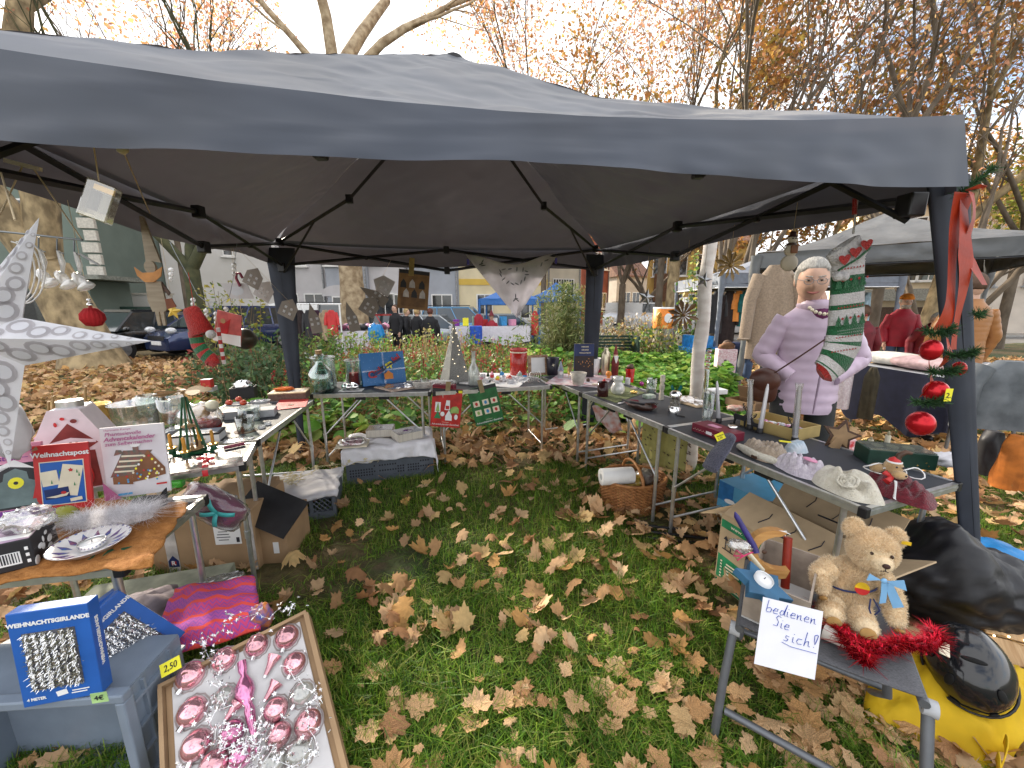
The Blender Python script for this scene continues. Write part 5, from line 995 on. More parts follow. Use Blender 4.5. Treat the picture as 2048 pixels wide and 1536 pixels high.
o=one('price_note','yellow price note reading 2,50 on the ornament box','note',D(341,1333,.91),MB().pm(qdl(0,0,.062,.034),-.0006,.0006),YELL,rot=(R(-30),R(-27),R(8)));text('2,50',.024,o,(0,-.0015,0),INK,shear=.2)
t=one('white_box','corner of a pale box at the left edge behind the garland boxes','box',D(-5,1300,1.0)-Ve((0,0,.08)),MB().box((0,0,0),(.06,.12,.16)),WHITE,R(-20),bevel=.004)
#UNDER THE LEFT TABLES
p0,p1=G(313,1150,0),G(520,1138,0);t=TH('parcel','brown cardboard parcel with white tape strips and an address label','box',p0,fcg(p0,p1));W=(p1-p0).length;H=hgt(p0,1028)
MB().box((W/2,.18,H/2),(W,.36,H)).bd('carton',CARD,t,bevel=.004)
b=MB();b.box((W*.19,-.0012,H/2),(W*.11,.002,H),0);b.box((W*.95,-.0012,H/2),(W*.075,.002,H),0);b.box((W*.74,-.0014,H*.66),(W*.25,.002,H*.42),1);b.bd('tape',[mat('tape_grey',(.52,.49,.47),.35),WHITE],t)['kind']='stuff'
b=MB();[b.box((W*(.68+.018*k),-.003,H*.80),(W*rr.uniform(.004,.010),.001,H*.09))for k in range(9)];[b.box((W*.70,-.003,H*(.66-.045*k)),(W*rr.uniform(.06,.14),.001,.004))for k in range(4)];[b.box((W*.835,-.003,H*z),(W*.03,.001,H*.08))for z in(.80,.52)];b.bd('label_print',INK,t)
dcl(t,[([(W*.14,H*.22),(W*.19,H*.31),(W*.24,H*.22),(W*.24,H*.12),(W*.14,H*.12)],0),(qdl(W*.19,H*.185,W*.05,H*.06),1)],[DKB,RED],y=-.0026);text('R',.035,t,(W*.19,-.0045,H*.185),WHITE,bold=.001)
t2=obox('parcel','second brown parcel standing right behind the labelled one','box',(G(545,1130)[0]-.03,G(545,1130)[1]+.16),(.20,.30,.24),.1,CARD,0);MB().box((.04,-.1506,.10),(.03,.001,.07)).bd('label',WHITE,t2)
obox('parcel','third brown parcel stacked open above the labelled one','box',(-1.70,2.22),(.34,.30,.34),.12,CARD,0)
p=G(360,1178,0);one('dark_packet','dark wrapped packet on the grass before the parcel','packet',p+Ve((.06,.02,.0)),MB().box((0,0,.022),(.17,.06,.044)),mat('dark_wrap',(.035,.04,.045),.3,c2=(.10,.06,.05),scale=50),.1,bevel=.008)
one('black_folder','black plastic folder leaning under the left table','folder',D(540,1018,2.0),MB().box((0,0,0),(.34,.006,.22)),BLACKP,rot=(R(-50),R(18),R(-10)))
def crate(label,p0,p1,dp,H,holes,name='plastic_crate'):
 """grey stacking crate: solid frame with a real lattice or hole panel at the front"""
 W=(p1-p0).length;t=TH(name,label,'crate',p0,fcg(p0,p1));GCR=mat('slate_plastic',(.105,.12,.145),.45,var=.06)
 MB().box((W/2,dp/2,.006),(W,dp,.012)).bd('bottom',GCR,t)
 for(x,y,dx,dy)in((W/2,dp-.01,W,.02),(.01,dp/2,.02,dp-.04),(W-.01,dp/2,.02,dp-.04)):MB().box((x,y,H/2+.004),(dx,dy,H-.01)).bd('side',GCR,t)
 b=MB();b.box((W/2,.01,H-.02),(W,.024,.04)).box((W/2,.01,.025),(W,.024,.05))
 for k in range(4):b.box((W*k/3+(.011 if k==0 else-.011 if k==3 else 0),.01,H/2),(.022,.0235,H-.088))
 b.bd('front_frame',GCR,t);z0,z1=.05,H-.04
 if holes=='x':
  b=MB()
  for j in range(3):
   xa,xb=W*j/3,W*(j+1)/3;st=.034
   for s_ in(1,-1):
    k=-12
    while k<14:
     pts=[]
     for q in range(9):
      z=lerp(z0,z1,q/8);x=xa+k*st+s_*(z-z0)*.9
      if xa<=x<=xb:pts.append((x,.01+.002*s_,z))
     if len(pts)>1:b.tu(pts,.0035,4)
     k+=1
  b.bd('lattice',GCR,t)['kind']='stuff'
 else:
  MB().box((W/2,.012,H/2),(W-.03,.010,z1-z0)).bd('front_panel',GCR,t)
  b=MB()
  for j in range(int(W/.021)-2):
   for i in range(4):
    if(j//9+i)%2==0 or i==1:b.box((.03+j*.021,.0064,z0+.015+i*.024),(.012,.002,.013))
  b.bd('hole_row',INK,t)['kind']='stuff'
 return t,W
p0,p1=G(522,1055,0),G(674,1032,0);t,W=crate('slate grey lattice crate under a folded white cloth, left of the pair',p0,p1,.40,.19,'x')
def drape(name,label,p0,rz,W,dp,H,ov,m,seed=1,over=(.06,.03,.05,.06),cat='cloth',amp=.01):
 """cloth lying over a box top W x dp at height H, hanging by over = front, back, left, right"""
 def fn(u,v):
  x=lerp(-over[2],W+over[3],u);y=lerp(-over[0],dp+over[1],v);dx=max(0,-x,x-W);dy=max(0,-y,y-dp);z=H+.008-dx*.92-dy*.95
  xx=min(max(x,-.012-dx*.12),W+.012+dx*.12);yy=min(max(y,-.014-dy*.16),dp+.012+dy*.1);w_=nz3((x*9,y*9,seed),1,seed)
  return Ve((xx+(.02*nz3((y*14,z*4,2),1,seed)if dx else 0),yy-(.06*abs(nz3((x*9,z*3,2),1,seed))if dy and y<0 else 0),max(.004,z+amp*w_)))
 return tag(MB().grid(fn,60,44).bd(name,m,None,p0,rz,solid=.003),label,cat)
drape('folded_cloth','folded white cloth on the left grey crate',p0,fcg(p0,p1),W,.40,.19,0,FABW,3,(.035,.04,.05,.02),amp=.012)
t=TH('star_lights','tangled cream string lights with star lamps on the folded white cloth','string lights',p0+Ve((0,0,.205)),fcg(p0,p1));CRM=mat('cream_plastic',(.74,.66,.40),.4,var=.05,trl=.3);pts=[Ve((rnd.uniform(.02,W*.75)if i<26 else W*.5+(i-26)*.03,rnd.uniform(.08,.34)if i<26 else .38,.006+rnd.uniform(0,.03)))for i in range(44)];sm=[]
for i in range(len(pts)-1):sm+=[pts[i].lerp(pts[i+1],k/5)+Ve((rnd.gauss(0,.012),rnd.gauss(0,.012),0))for k in range(5)]
MB().tu(sm,.0019,5).bd('cable',CRM,t)
for i in range(11):
 q=pts[i*4]+Ve((0,0,.012));M=Ma.Translation(q)@Ma.Rotation(rnd.uniform(-.8,.8),4,'X')@Ma.Rotation(rnd.uniform(0,3),4,'Z');b=MB();sp5=starpts(5,.020,.009,0);b.add([(x,y,0)for x,y in sp5]+[(0,0,.008),(0,0,-.008)],[(k,(k+1)%10,10)for k in range(10)]+[((k+1)%10,k,11)for k in range(10)],M=M);b.bd('star_lamp',CRM,t)
p0,p1=G(695,970,0),G(868,948,0);t,W=crate('slate grey crate with small square holes under a draped grey cloth, right of the pair',p0,p1,.38,.22,'o')
drape('draped_cloth','white satin cloth draped over the right grey crate',p0,fcg(p0,p1),W,.38,.30,0,mat('white_satin',(.80,.79,.83),.42,var=.05,bump=.6,bscale=5,trl=.1,ridge=.02),7,(.12,.05,.16,.17),amp=.03)
rzz=fcg(p0,p1);zt=.325
def local(x,y,z=0):return Ve(p0)+Ve((math.cos(rzz)*x-math.sin(rzz)*y,math.sin(rzz)*x+math.cos(rzz)*y,z))
for i,(x,y,rz,lb,m)in enumerate(((.50,.10,.35,'striped cream box with purple foil ornaments',mat('purple_foil',(.20,.03,.32),.15,.6)),(.28,.26,-.15,'white open box with silver foil behind the striped one',SILV))):
 c=local(x,y);t=openbox('ornament_carton',lb,'box',c,.22,.17,.065,rzz+rz,mat('striped_cream',(.62,.58,.50),.6,c2=(.50,.46,.40),stretch=(30,30,1),scale=2),zt);MB().ell((0,0,.05),(.085,.06,.018),18,8,fn=lambda u:1+.25*nz3(u,7,i)).bd('foil',m,t);MB().box((0,0,.066),(.215,.165,.001)).bd('window',FILM,t)
c=local(.06,.06);t=TH('blister_tray','yellowish blister tray of pink and white balls on the draped cloth','tray',(c.x,c.y,zt),rzz-.1);MB().box((0,0,.004),(.25,.17,.008)).bd('card',CREAM,t);
for k in range(6):MB().ell((-.07+.05*(k%3)+.02,-.03+.055*(k//3),.026),.025,12,8).bd('ball',mat('pinkish_ball',(.62,.38,.40),.35,c2=(.45,.12,.18),scale=30),t)
MB().ell((0,0,.012),(.115,.075,.045),16,8,fn=sq(1,1)).bd('film',FILM,t)
#REAR TABLES
def lath(name,label,cat,px,py,yt,rp,prof,m,z=TB,group=None,n=24,sx=1,sy=1,part='body',rz=0):
 """turned thing: rp = radius in pixels, prof = [(radius share, height share)]"""
 p,s=put(px,py,z);h=hgt(p,yt);r_=rp*s;t=TH(name,label,cat,p,rz,group);MB().la([(r_*a,h*b)for a,b in prof],n,sx=sx,sy=sy).bd(part,m,t);return t,r_,h
BOT=[(.9,0),(1,.03),(1,.5),(.85,.60),(.35,.76),(.30,.90),(.40,.92),(.40,.97),(.34,1.0),(.26,1.0),(.26,.78),(.9,.48),(.9,.05),(.01,.04)]
t,r_,h=lath('glass_bottle','greenish clear swing bottle with a cork at the left end of the rear table','bottle',645,784,708,23,BOT,clear('green_glass',(.80,.95,.90),.45));MB().cyl((0,0,h*.94),(0,0,h*1.10),r_*.25,r_*.28).bd('cork',WOOD,t);MB().tu([(-r_*.5,0,h*.8),(-r_*.42,0,h*.95),(r_*.42,0,h*.95)],.0015,5).bd('wire_clasp',STEEL,t)
for(px,py,yt,rp,ch,cr,cm,lb)in((651,777,713,22,.58,.55,BLKC,'tall glass jar holding a black pillar candle'),(711,771,719,17,.5,.58,RED,'glass jar holding a short red candle')):
 t,r_,h=lath('glass_jar',lb,'jar',px,py,yt,rp,[(.95,0),(1,.03),(1,.93),(1.04,.94),(1.04,1),(.98,1),(.96,.92),(.94,.04),(.01,.03)],GLASS);MB().cyl((-.005,0,h*.05),(-.005,0,h*ch),r_*cr,n=18).bd('candle',cm,t);MB().la([(1.02*r_,h*.975),(1.06*r_,h*.985),(1.02*r_,h)],22,caps=(False,False)).bd('rim',WHITE,t)
p,s=put(703,781);t=TH('bauble_tray','white tray of shiny silver baubles in front of the jars','tray',p,.1);MB().box((0,0,.003),(.20,.10,.006)).bd('tray',WHITE,t)
for i,(x,y)in enumerate(((-.055,.01),(-.015,-.025),(.04,-.018),(.012,.03))):MB().ell((x,y,.036),.033,18,12).bd('bauble',SILV,t)
t,W,H=panel('quiz_game','bright blue Quizspiel board game box tied with clear tape','game box',(727,774),(813,764),708,TB,10,.05,mat('quiz_blue',(.02,.17,.46),.3,var=.04))
dcl(t,[(oval(W*rr.uniform(.03,.97),H*rr.uniform(.03,.97),.0022,.0022,5),0)for _ in range(60)]+[([(W*.20,H*.26),(W*.46,H*.44),(W*.48,H*.5),(W*.25,H*.40)],2),([(W*.50,H*.50),(W*.90,H*.74),(W*.88,H*.80),(W*.55,H*.58)],2),(qdl(W*.56,H*.24,W*.2,H*.17),1),([(W*.46,H*.3),(W*.56,H*.42),(W*.66,H*.3)],1)],[mat('pale_blue',(.35,.6,.8),.4),ORNG,DKB,RED],y=-.026)
for s_,x,z,m,a in(('Qui',.27,.38,RED,28),('z',.445,.51,BLKC,28),('sp',.60,.62,YELL,28),('iel',.79,.77,RED,28)):text(s_,.088,t,(W*x,-.029,H*z),m,(R(90),R(-a),0),bold=.003)
text('4+1',.03,t,(W*.56,-.030,H*.24),BLKC,bold=.001)
TCL=clear('clear_tape',(.95,.97,1),.1,.12,.10);MB().box((W*.48,-.0275,H/2),(.018,.0015,H)).bd('tape',TCL,t);MB().box((W/2,-.0275,H*.45),(W,.0015,.014)).bd('tape',TCL,t)
q=[G(748,776,TB),G(785,785,TB),G(832,777,TB),G(800,768,TB)];t=TH('biscuit_packet','clear packet of biscuits lying before the quiz box','packet',q[0]);MB().ring([[Ve(c)-q[0]+Ve((0,0,z))for c in q]for z in(.003,.012)],0,False).bd('biscuits',mat('biscuit',(.55,.38,.28),.7,c2=(.6,.5,.45),scale=50),t);MB().grid(lambda u,v:q[0].lerp(q[1],u).lerp(q[3].lerp(q[2],u),v)-q[0]+Ve((0,0,.018+.03*abs(nz3((u*5,v*5,0),1,3)))),16,12).bd('film',FILM,t)
def wicker(t,W,Dp,H,m,nw=26,rows=5,oval_=False,flare=1.15,r=.004,name='weave'):
 """woven basket: upright stakes with strands passing in and out of them"""
 def per(a,z,o):
  f_=lerp(1,flare,z/H);c,s=math.cos(a),math.sin(a)
  if not oval_:k=1/max(abs(c),abs(s))*.93;k=min(k,1.22)
  else:k=1
  return Ve((c*(W/2)*k*f_+c*o,s*(Dp/2)*k*f_+s*o,z))
 b=MB();n=nw*2
 for j in range(nw):a=6.2832*j/nw;b.tu([per(a,0,0),per(a,H*.5,0),per(a,H,0)],r*.8,5)
 b.bd('stakes',m,t)['kind']='stuff';b=MB()
 for i in range(rows):z=H*(i+.5)/rows;b.tu([per(6.2832*k/n,z,(r*1.1)*(1 if(k//1+i)%2 else-1))for k in range(n+1)],min(r*1.1,H/rows*.52),5,caps=False)
 b.bd(name,m,t)['kind']='stuff'
 MB().tu([per(6.2832*k/n,H,0)for k in range(n+1)],r*1.8,6).bd('rim',m,t);MB().la([(W*.47,.002),(.001,.002)],20,sy=Dp/W).bd('bottom',m,t)
p,s=put(846,775);t=TH('wicker_basket','small white wicker basket with a candle glass at the middle of the rear tables','basket',p,.1);wicker(t,.15,.11,.055,mat('white_wicker',(.66,.62,.57),.7),18,5);
p2=p+Ve((.01,.01,.04));t=TH('candle_glass','low glass of cream wax in the white wicker basket','candle',p2);MB().la([(.03,0),(.034,.045),(.032,.045),(.028,.004)],18).bd('glass',GLASS,t);MB().cyl((0,0,.004),(0,0,.03),.028).bd('wax',CREAM,t)
p,s=put(889,779);t=TH('straw_box','dark red brown box heaped with white straw','box',p,-.22);MB().box((0,0,.024),(.20,.075,.048)).bd('carton',MAROON,t,bevel=.002);b=MB()
for i in range(90):x,y=rnd.uniform(-.10,.09),rnd.uniform(-.03,.03);a=rnd.gauss(0,.7);l=rnd.uniform(.03,.08);b.tu([(x-math.cos(a)*l,y,.052+rnd.uniform(0,.03)),(x,y+rnd.gauss(0,.012),.066+rnd.uniform(0,.025)),(x+math.cos(a)*l*.6,y,.055+rnd.uniform(0,.03))],.0016,4)
b.bd('straw',WHITE,t)['kind']='stuff';MB().ell((-.105+.0,-.03,.02),(.004,.01,.012)).bd('emblem',CREAM,t);MB().pm([(.03,.06),(.09,.075),(.085,.085),(.03,.07)],-.01,.01).bd('black_plug',BLACKP,t)
p,s=put(909,763);h=hgt(p,645);t=TH('silver_tree','tall silver glitter pyramid tree dotted with tiny lights','decorative tree',p+Ve((0,.05,0)),.55);GLT=mat('silver_glitter',(.40,.40,.38),.45,.35,c2=(.22,.23,.22),scale=180,bump=.9,bscale=320);w2=.115
b=MB();rings=[]
for k in range(13):q=k/12;ww=w2*(1-q)**1.08+.004;rings.append([Ve((x*ww,y*ww,h*q))for x,y in((-1,-1),(1,-1),(1,1),(-1,1))])
b.ring(rings,0,False).bd('cone',GLT,t)
b=MB();nl=0
for k in range(13):
 for sd in(0,1):q=(k+.5)/14;ww=w2*(1-q)**1.08+.006;u=rr.uniform(-.9,.9);b.ell((u*ww,-ww,h*q)if sd==0 else(ww,u*ww,h*q),.0032,6,4)
b.bd('fairy_lights',mat('warm_led',(1,.8,.5),.5,var=0,emit=2.2),t)['kind']='stuff'
b=MB();[b.tu([(rr.gauss(0,.01),rr.gauss(0,.01),h*.97),(rr.gauss(0,.045),rr.gauss(0,.03),h*1.015)],.0025,4)for _ in range(12)];b.bd('straw_top',mat('straw_gold',(.52,.38,.18),.7),t)
t,r_,h=lath('frosted_bottle','slender frosted glass bottle with a cork in front of the snow village','bottle',948,770,702,11,[(.85,0),(1,.03),(1,.40),(.75,.54),(.38,.66),(.34,.97),(.40,1),(.01,1)],clear('frosted_glass',(.75,.78,.74),.6,.3,.35));MB().cyl((0,0,h*.98),(0,0,h*1.08),r_*.32).bd('cork',WOOD,t)
q=[G(918,768,TB),G(1035,776,TB),G(1072,748,TB),G(925,745,TB)];t=TH('snow_village','miniature village of bright paper houses in white cotton snow on a sheet','model village',q[0]);o0=q[0]
MB().add([Ve(c)-o0+Ve((0,0,.002))for c in q],[(0,1,2,3)]).bd('paper_sheet',WHITE,t)
V0=lambda px,py:G(px,py,TB+.01)-o0
b=MB()
for i in range(60):c=V0(rr.uniform(945,1050),rr.uniform(750,768));r_=rr.uniform(.008,.022);b.ell(c+Ve((0,0,r_*.2)),(r_*1.4,r_*1.2,r_),9,6,fn=lambda u:1+.25*nz3(u,4,i))
b.bd('cotton_snow',FABW,t)['kind']='stuff'
PBL=mat('sky_blue_paint',(.05,.28,.60),.6)
for(px,py,w_,hh,wm,rm,a)in((984,757,.034,.05,RED,PINK,.3),(995,762,.036,.034,ORNG,YELL,-.2),(1004,752,.04,.034,PBL,PBL,.2),(1018,760,.044,.036,mat('salmon',(.70,.28,.22),.6),RED,.4),(1040,753,.036,.04,mat('pale_green_paint',(.3,.42,.34),.6),GREYC,.1),(1050,755,.034,.03,PBL,RED,-.3),(963,761,.028,.046,mat('pale_pink',(.6,.3,.35),.6),GREYC,.5)):
 c=V0(px,py)+Ve((0,0,.01));hs=TH('x','','',c,a);del hs['category'],hs['label'];hs.parent=t;hs.name='model_house';MB().box((0,0,hh*.35),(w_,w_*.9,hh*.7)).bd('wall',wm,hs);MB().pm([(-w_*.62,hh*.62),(w_*.62,hh*.62),(0,hh*1.25)],-w_*.52,w_*.52).bd('roof',rm,hs)
for(px,py,hh)in((955,752,.085),(976,755,.06),(980,766,.03)):MB().la([(.006,0),(.016*hh/.05,.006),(.01*hh/.05,hh*.5),(.001,hh)],9,c=V0(px,py)+Ve((0,0,.008))).bd('model_fir',mat('dark_fir',(.02,.05,.025),.9,bump=.6,bscale=200),t)
MB().cyl(V0(1000,752),V0(1000,752)+Ve((0,0,.07)),.004).bd('model_tree_trunk',DWOOD,t);MB().ell(V0(1000,752)+Ve((.003,0,.075)),(.018,.014,.011),fn=lambda u:1+.3*nz3(u,5,1)).bd('model_tree_crown',WHITE,t)
t,r_,h=lath('red_tin','tall glossy red storage tin behind the snow village','tin',1037,749,697,17,[(.96,0),(1,.02),(1,.84),(.97,.85),(.97,.90),(1.02,.91),(1.02,.99),(.98,1),(.94,.9),(.01,.88)],mat('red_enamel',(.42,.02,.015),.25,var=.05,coat=.4));MB().la([(r_*.985,h*.85),(r_*1.0,h*.87),(r_*.985,h*.90)],24,caps=(False,False)).bd('band',CREAM,t)
t,W,H=panel('picture_frame','ornate brown frame standing behind the wire rack','picture frame',(1057,752),(1096,750),711,TB,8,.012,WHITE,name_part='picture');
for x,z,w_,hh in((W*.07,H/2,W*.14,H),(W*.93,H/2,W*.14,H),(W/2,H*.94,W*.72,H*.12),(W/2,H*.06,W*.72,H*.12)):MB().box((x,-.004,z),(w_,.014,hh)).bd('frame_bar',mat('rosewood',(.16,.07,.035),.4,c2=(.42,.28,.17),scale=45),t)
p,s=put(1068,765);t=TH('wire_rack','chrome wire letter rack at the right end of the rear table','rack',p,.15);CHR=mat('chrome_wire',(.75,.74,.72),.2,1,var=0)
for k in range(4):
 y,w_,hh=.015*k*1.4-.02,.11 if k>1 else .10,.10 if k>1 else .055;x0=.018 if k>1 else-.02;MB().tu([(x0-w_/2,y,.008),(x0-w_/2,y,hh*.9),(x0-w_/2+.012,y,hh),(x0+w_/2-.012,y,hh),(x0+w_/2,y,hh*.9),(x0+w_/2,y,.008)],.0024,6).bd('loop',CHR,t)
 for j in range(4):MB().tu([(x0-w_/2+w_*(j+1)/5,y,.008),(x0-w_/2+w_*(j+1)/5,y,hh)],.002,5).bd('wire',CHR,t)
for sx_ in(-1,1):MB().tu([(sx_*.055,-.04,.003),(sx_*.05,.05,.008)],.0024,6).bd('runner',CHR,t)
q=[G(1090,768,TB),G(1205,777,TB),G(1230,752,TB),G(1118,748,TB)];tag(MB().ring([[Ve(c)+Ve((0,0,z))for c in q]for z in(.002,.006)],0,False).bd('brochure',[mat('brochure_print',(.62,.60,.63),.5,c2=(.42,.22,.25),scale=16)]),'flat printed brochure under the gnome and the pleated bowl','brochure')
t,r_,h=lath('dark_cup','dark navy cup with a small pale deer print','cup',1105,750,715,13,[(.8,0),(.84,.02),(1,1),(.95,1),(.80,.06),(.01,.05)],mat('navy_glaze',(.018,.017,.03),.35));MB().pm(starpts(4,r_*.25,r_*.1,20,0,h*.62),-r_*1.0,-r_*.9).bd('deer_print',CREAM,t)
t,r_,h=lath('gnome_figure','little grey gnome with a tall pointed cap','figurine',1121,756,722,6,[(.85,0),(1,.1),(.9,.40),(.75,.48)],GREYC,n=14);MB().la([(r_*1.1,h*.42),(r_*.9,h*.5),(r_*.1,h)],12).bd('cap',mat('blue_grey_felt',(.30,.34,.42),.9),t);MB().ell((0,-r_*.8,h*.34),(r_*.6,r_*.3,h*.14)).bd('beard',WHITE,t);MB().ell((0,-r_*1.0,h*.44),r_*.22).bd('nose',PINK,t)
def deer_fig(t,k,m,flat=None):
 """standing deer, k = shoulder height"""
 b=MB();b.ell((0,0,k*.82),(k*.42,k*.14,k*.17),12,8);[b.tu([(x*k,y*k,k*.75),(x*k*1.02,y*k,k*.4),(x*k,y*k,0)],[k*.06,k*.035,k*.03],6)for x in(-.3,.3)for y in(-.07,.07)];b.tu([(k*.3,0,k*.88),(k*.46,0,k*1.18),(k*.5,0,k*1.3)],[k*.11,k*.08,k*.08],8);b.ell((k*.56,0,k*1.32),(k*.14,k*.075,k*.08),10,6);b.bd('body',m,t)
 b=MB()
 for y in(-1,1):b.tu([(k*.50,y*k*.05,k*1.38),(k*.42,y*k*.16,k*1.6),(k*.5,y*k*.22,k*1.82)],k*.022,5);b.tu([(k*.43,y*k*.15,k*1.56),(k*.56,y*k*.2,k*1.68)],k*.02,5);b.tu([(k*.44,y*k*.17,k*1.66),(k*.32,y*k*.2,k*1.8)],k*.018,5)
 b.bd('antlers',m,t)
p,s=put(1141,757);t=TH('gold_deer','golden deer figurine beside the dark Christmas book','figurine',p,R(160));deer_fig(t,.062,GOLD)
p,s=put(1139,748);t=TH('straw_bundle','bundle of pale dried flowers behind the golden deer','dried flowers',p);b=MB();[b.tu([(rr.gauss(0,.008),rr.gauss(0,.008),0),(rr.gauss(0,.025),rr.gauss(0,.02),rr.uniform(.10,.17))],.002,4)for _ in range(40)];b.bd('stalks',mat('straw_gold',0),t)['kind']='stuff';MB().la([(.022,0),(.024,.07),(.02,.075)],14).bd('wrap',mat('straw_gold',0),t)
t,W,H=panel('christmas_book','thick dark blue book titled Herders Grosses Weihnachtsbuch','book',(1148,755),(1187,755),688,TB,5,.035,DKB)
for s_,z in(('HERDERS',.91),('GROSSES',.82),('WEIHNACHTSBUCH',.73)):text(s_,.0185 if len(s_)<9 else .0165,t,(W*.52,-.019,H*z),CREAM,bold=.0004,wx=1.0 if len(s_)<9 else .8)
dcl(t,[(qdl(W/2,H*.33,W*.98,H*.62),0)]+[(oval(W*rr.uniform(.15,.9),H*rr.uniform(.3,.6),W*.022,W*.03,7),1)for _ in range(14)],[mat('dark_night_print',(.035,.018,.012),.5,c2=(.015,.012,.02),scale=30),mat('candle_print',(.55,.25,.08),.5)],y=-.0182)
MB().box((W/2,.0,H+.0004),(W*.96,.028,.001)).bd('pages',CREAM,t)
t,r_,h=lath('pleated_bowl','pale pleated ceramic bowl holding a gold and purple ball','bowl',1156,770,745,17,[(.55,0),(.6,.02),(1,1),(.94,1),(.5,.12),(.01,.1)],mat('stone_ceramic',(.52,.48,.42),.5),n=44);o=t.children[0]
for v in o.data.vertices:a=math.atan2(v.co.y,v.co.x);k=1+.07*math.sin(a*22);v.co.x*=k;v.co.y*=k
p,s=put(1157,756,TB+.035);t=TH('glass_ball','mirror ball of gold and purple glass sitting in the pleated bowl','bauble',p+Ve((0,0,.02)));MB().ell((0,0,0),.033,20,12).bd('glass',mat('purple_gold_mirror',(.55,.36,.16),.08,.95,c2=(.16,.05,.22),scale=12),t)
p,s=put(1176,764);one('chocolate_truffle','dark brown ball beside the pleated bowl','ball',p+Ve((0,0,.02)),MB().ell((0,0,0),.020,12,8,fn=lambda u:1+.1*nz3(u,4,1)),DWOOD)
t,r_,h=lath('white_bucket','white enamel bucket with red reindeer prints','bucket',1187,748,716,15,[(.72,0),(.75,.03),(1,1),(.96,1),(.72,.05),(.01,.04)],mat('white_enamel',(.74,.72,.70),.3,var=.03))
for a in(-.45,.75):M=Ma.Rotation(a,4,'Z');MB().pm([(-.012,.035),(-.008,.022),(-.006,.035),(.006,.035),(.008,.022),(.011,.036),(.012,.055),(.018,.07),(.006,.062),(.004,.05),(-.012,.048)],-r_*.98,-r_*.88,M=M).bd('reindeer_print',RED,t)
t,r_,h=lath('metal_flask','brushed pale gold metal flask next to the reindeer bucket','flask',1210,750,690,9,[(.95,0),(1,.02),(1,.70),(.8,.78),(.5,.82),(.5,.88),(.45,.9),(.01,.9)],mat('brushed_gold',(.62,.55,.40),.3,.9,var=.1,stretch=(40,40,1)));MB().tu([(-r_*.3,0,h*.88),(-r_*.1,0,h),(r_*.4,0,h*.92)],.003,5).bd('loop',STEEL,t)
t,r_,h=lath('santa_figure','slim dark red wooden Santa with a tall pointed cap','figurine',1229,752,690,7,[(.9,0),(1,.05),(1.05,.45),(.75,.62)],mat('dark_red_wood',(.16,.015,.015),.5),n=14);MB().la([(r_*.72,h*.70),(r_*.6,h*.76),(r_*.12,h)],12).bd('cap',mat('dark_red_wood',0),t);MB().la([(r_*.6,h*.60),(r_*.65,h*.71)],12).bd('face',mat('skin_paint',(.6,.38,.28),.5),t);MB().pm([(-r_*.6,h*.66),(r_*.6,h*.66),(r_*.3,h*.5),(0,h*.42),(-r_*.3,h*.5)],-r_*1.1,-r_*.5).bd('beard',WHITE,t)
t,r_,h=lath('red_cup','bright red tapered cup on the rear right corner table','cup',1259,764,737,9,[(.8,0),(1,1),(.92,1),(.75,.08),(.01,.06)],mat('bright_red_glass',(.65,.02,.015),.2,trl=.2));crm('dark_pot_flowers','dark seed heads in the bright red cup','flowers',(t.location.x,t.location.y,TB+h*.9),r_*.8,r_*.8,r_*.7,DWOOD,0,.5,8,3,12)
def kit(name,label,px,Y,w_,z1,h,tilt,m,parts,cap,barm=GREYC):
 c=D(*px,Y);t=TH(name,label,'craft kit',c,0,'craft kits taped to the rear table',rot=(R(-3),R(tilt),R(6)));MB().box((0,0,-h/2),(w_,.006,h)).bd('card',m,t);dcl(t,[(qdl(0,-h*.05,w_,h*.09),0)]+[([(x*w_,-z*h)for x,z in pl],mi)for pl,mi in parts],[BLKC,WHITE,GREEN,mat('kit_lime',(.30,.45,.12),.5),RED,CREAM,PBL],y=-.0036)
 text(cap,w_*.085,t,(0,-.0046,-h*.93),WHITE);text('3 Varianten',w_*.05,t,(0,-.0046,-h*.87),CREAM);MB().box((0,-.004,.002),(w_*.16,.002,.12)).bd('tape',mat('brown_tape',(.42,.33,.18),.3,trl=.4),t);return t
tri3=lambda x,z,w_,hh:[(x-w_,z),(x+w_,z),(x,z-hh)]
kit('red_craft_kit','red Adventskalender craft kit with paper houses taped to the rear table edge',(896,777),3.36,.265,0,.355,6,mat('kit_red',(.48,.025,.02),.35),[([(-.38,.62),(-.2,.62),(-.2,.36),(-.38,.36)],1),([(-.36,.6),(-.22,.6),(-.29,.36)],3),([(-.06,.55),(.12,.55),(.1,.30),(-.02,.30)],1),([(-.03,.53),(.09,.53),(.09,.44),(-.03,.44)],4),(tri3(-.28,.78,.12,.2),2),(tri3(.14,.64,.08,.14),2),([(.14,.62),(.42,.62),(.42,.5),(.34,.44),(.2,.46),(.14,.52)],3),([(-.02,.82),(.2,.82),(.2,.7),(.09,.55),(-.02,.7)],1),(oval(-.12,.66,.07,.06),1),(oval(.34,.72,.06,.07),1)],'Adventskalender-Bastelset').name='craft_kit'
kit('craft_kit','dark green Adventskalender craft kit with bag pictures taped to the rear table edge',(962,773),3.42,.265,0,.355,-13,mat('kit_green',(.015,.13,.035),.35),[(qdl(x,z,.22,.15),5)for x in(-.3,.02,.32)for z in(.42,.66)]+[(oval(x,z,.05,.05,8),mi)for x,z,mi in((-.3,.42,4),(.02,.42,6),(.32,.42,4),(-.3,.66,3),(.02,.66,6),(.32,.66,4))],'Adventskalender-Bastelset')
o=one('price_note','yellow sticker on the corner of the red craft kit','sticker',D(921,784,3.33),MB().pm(qdl(0,0,.034,.022),-.0006,.0006),YELL)
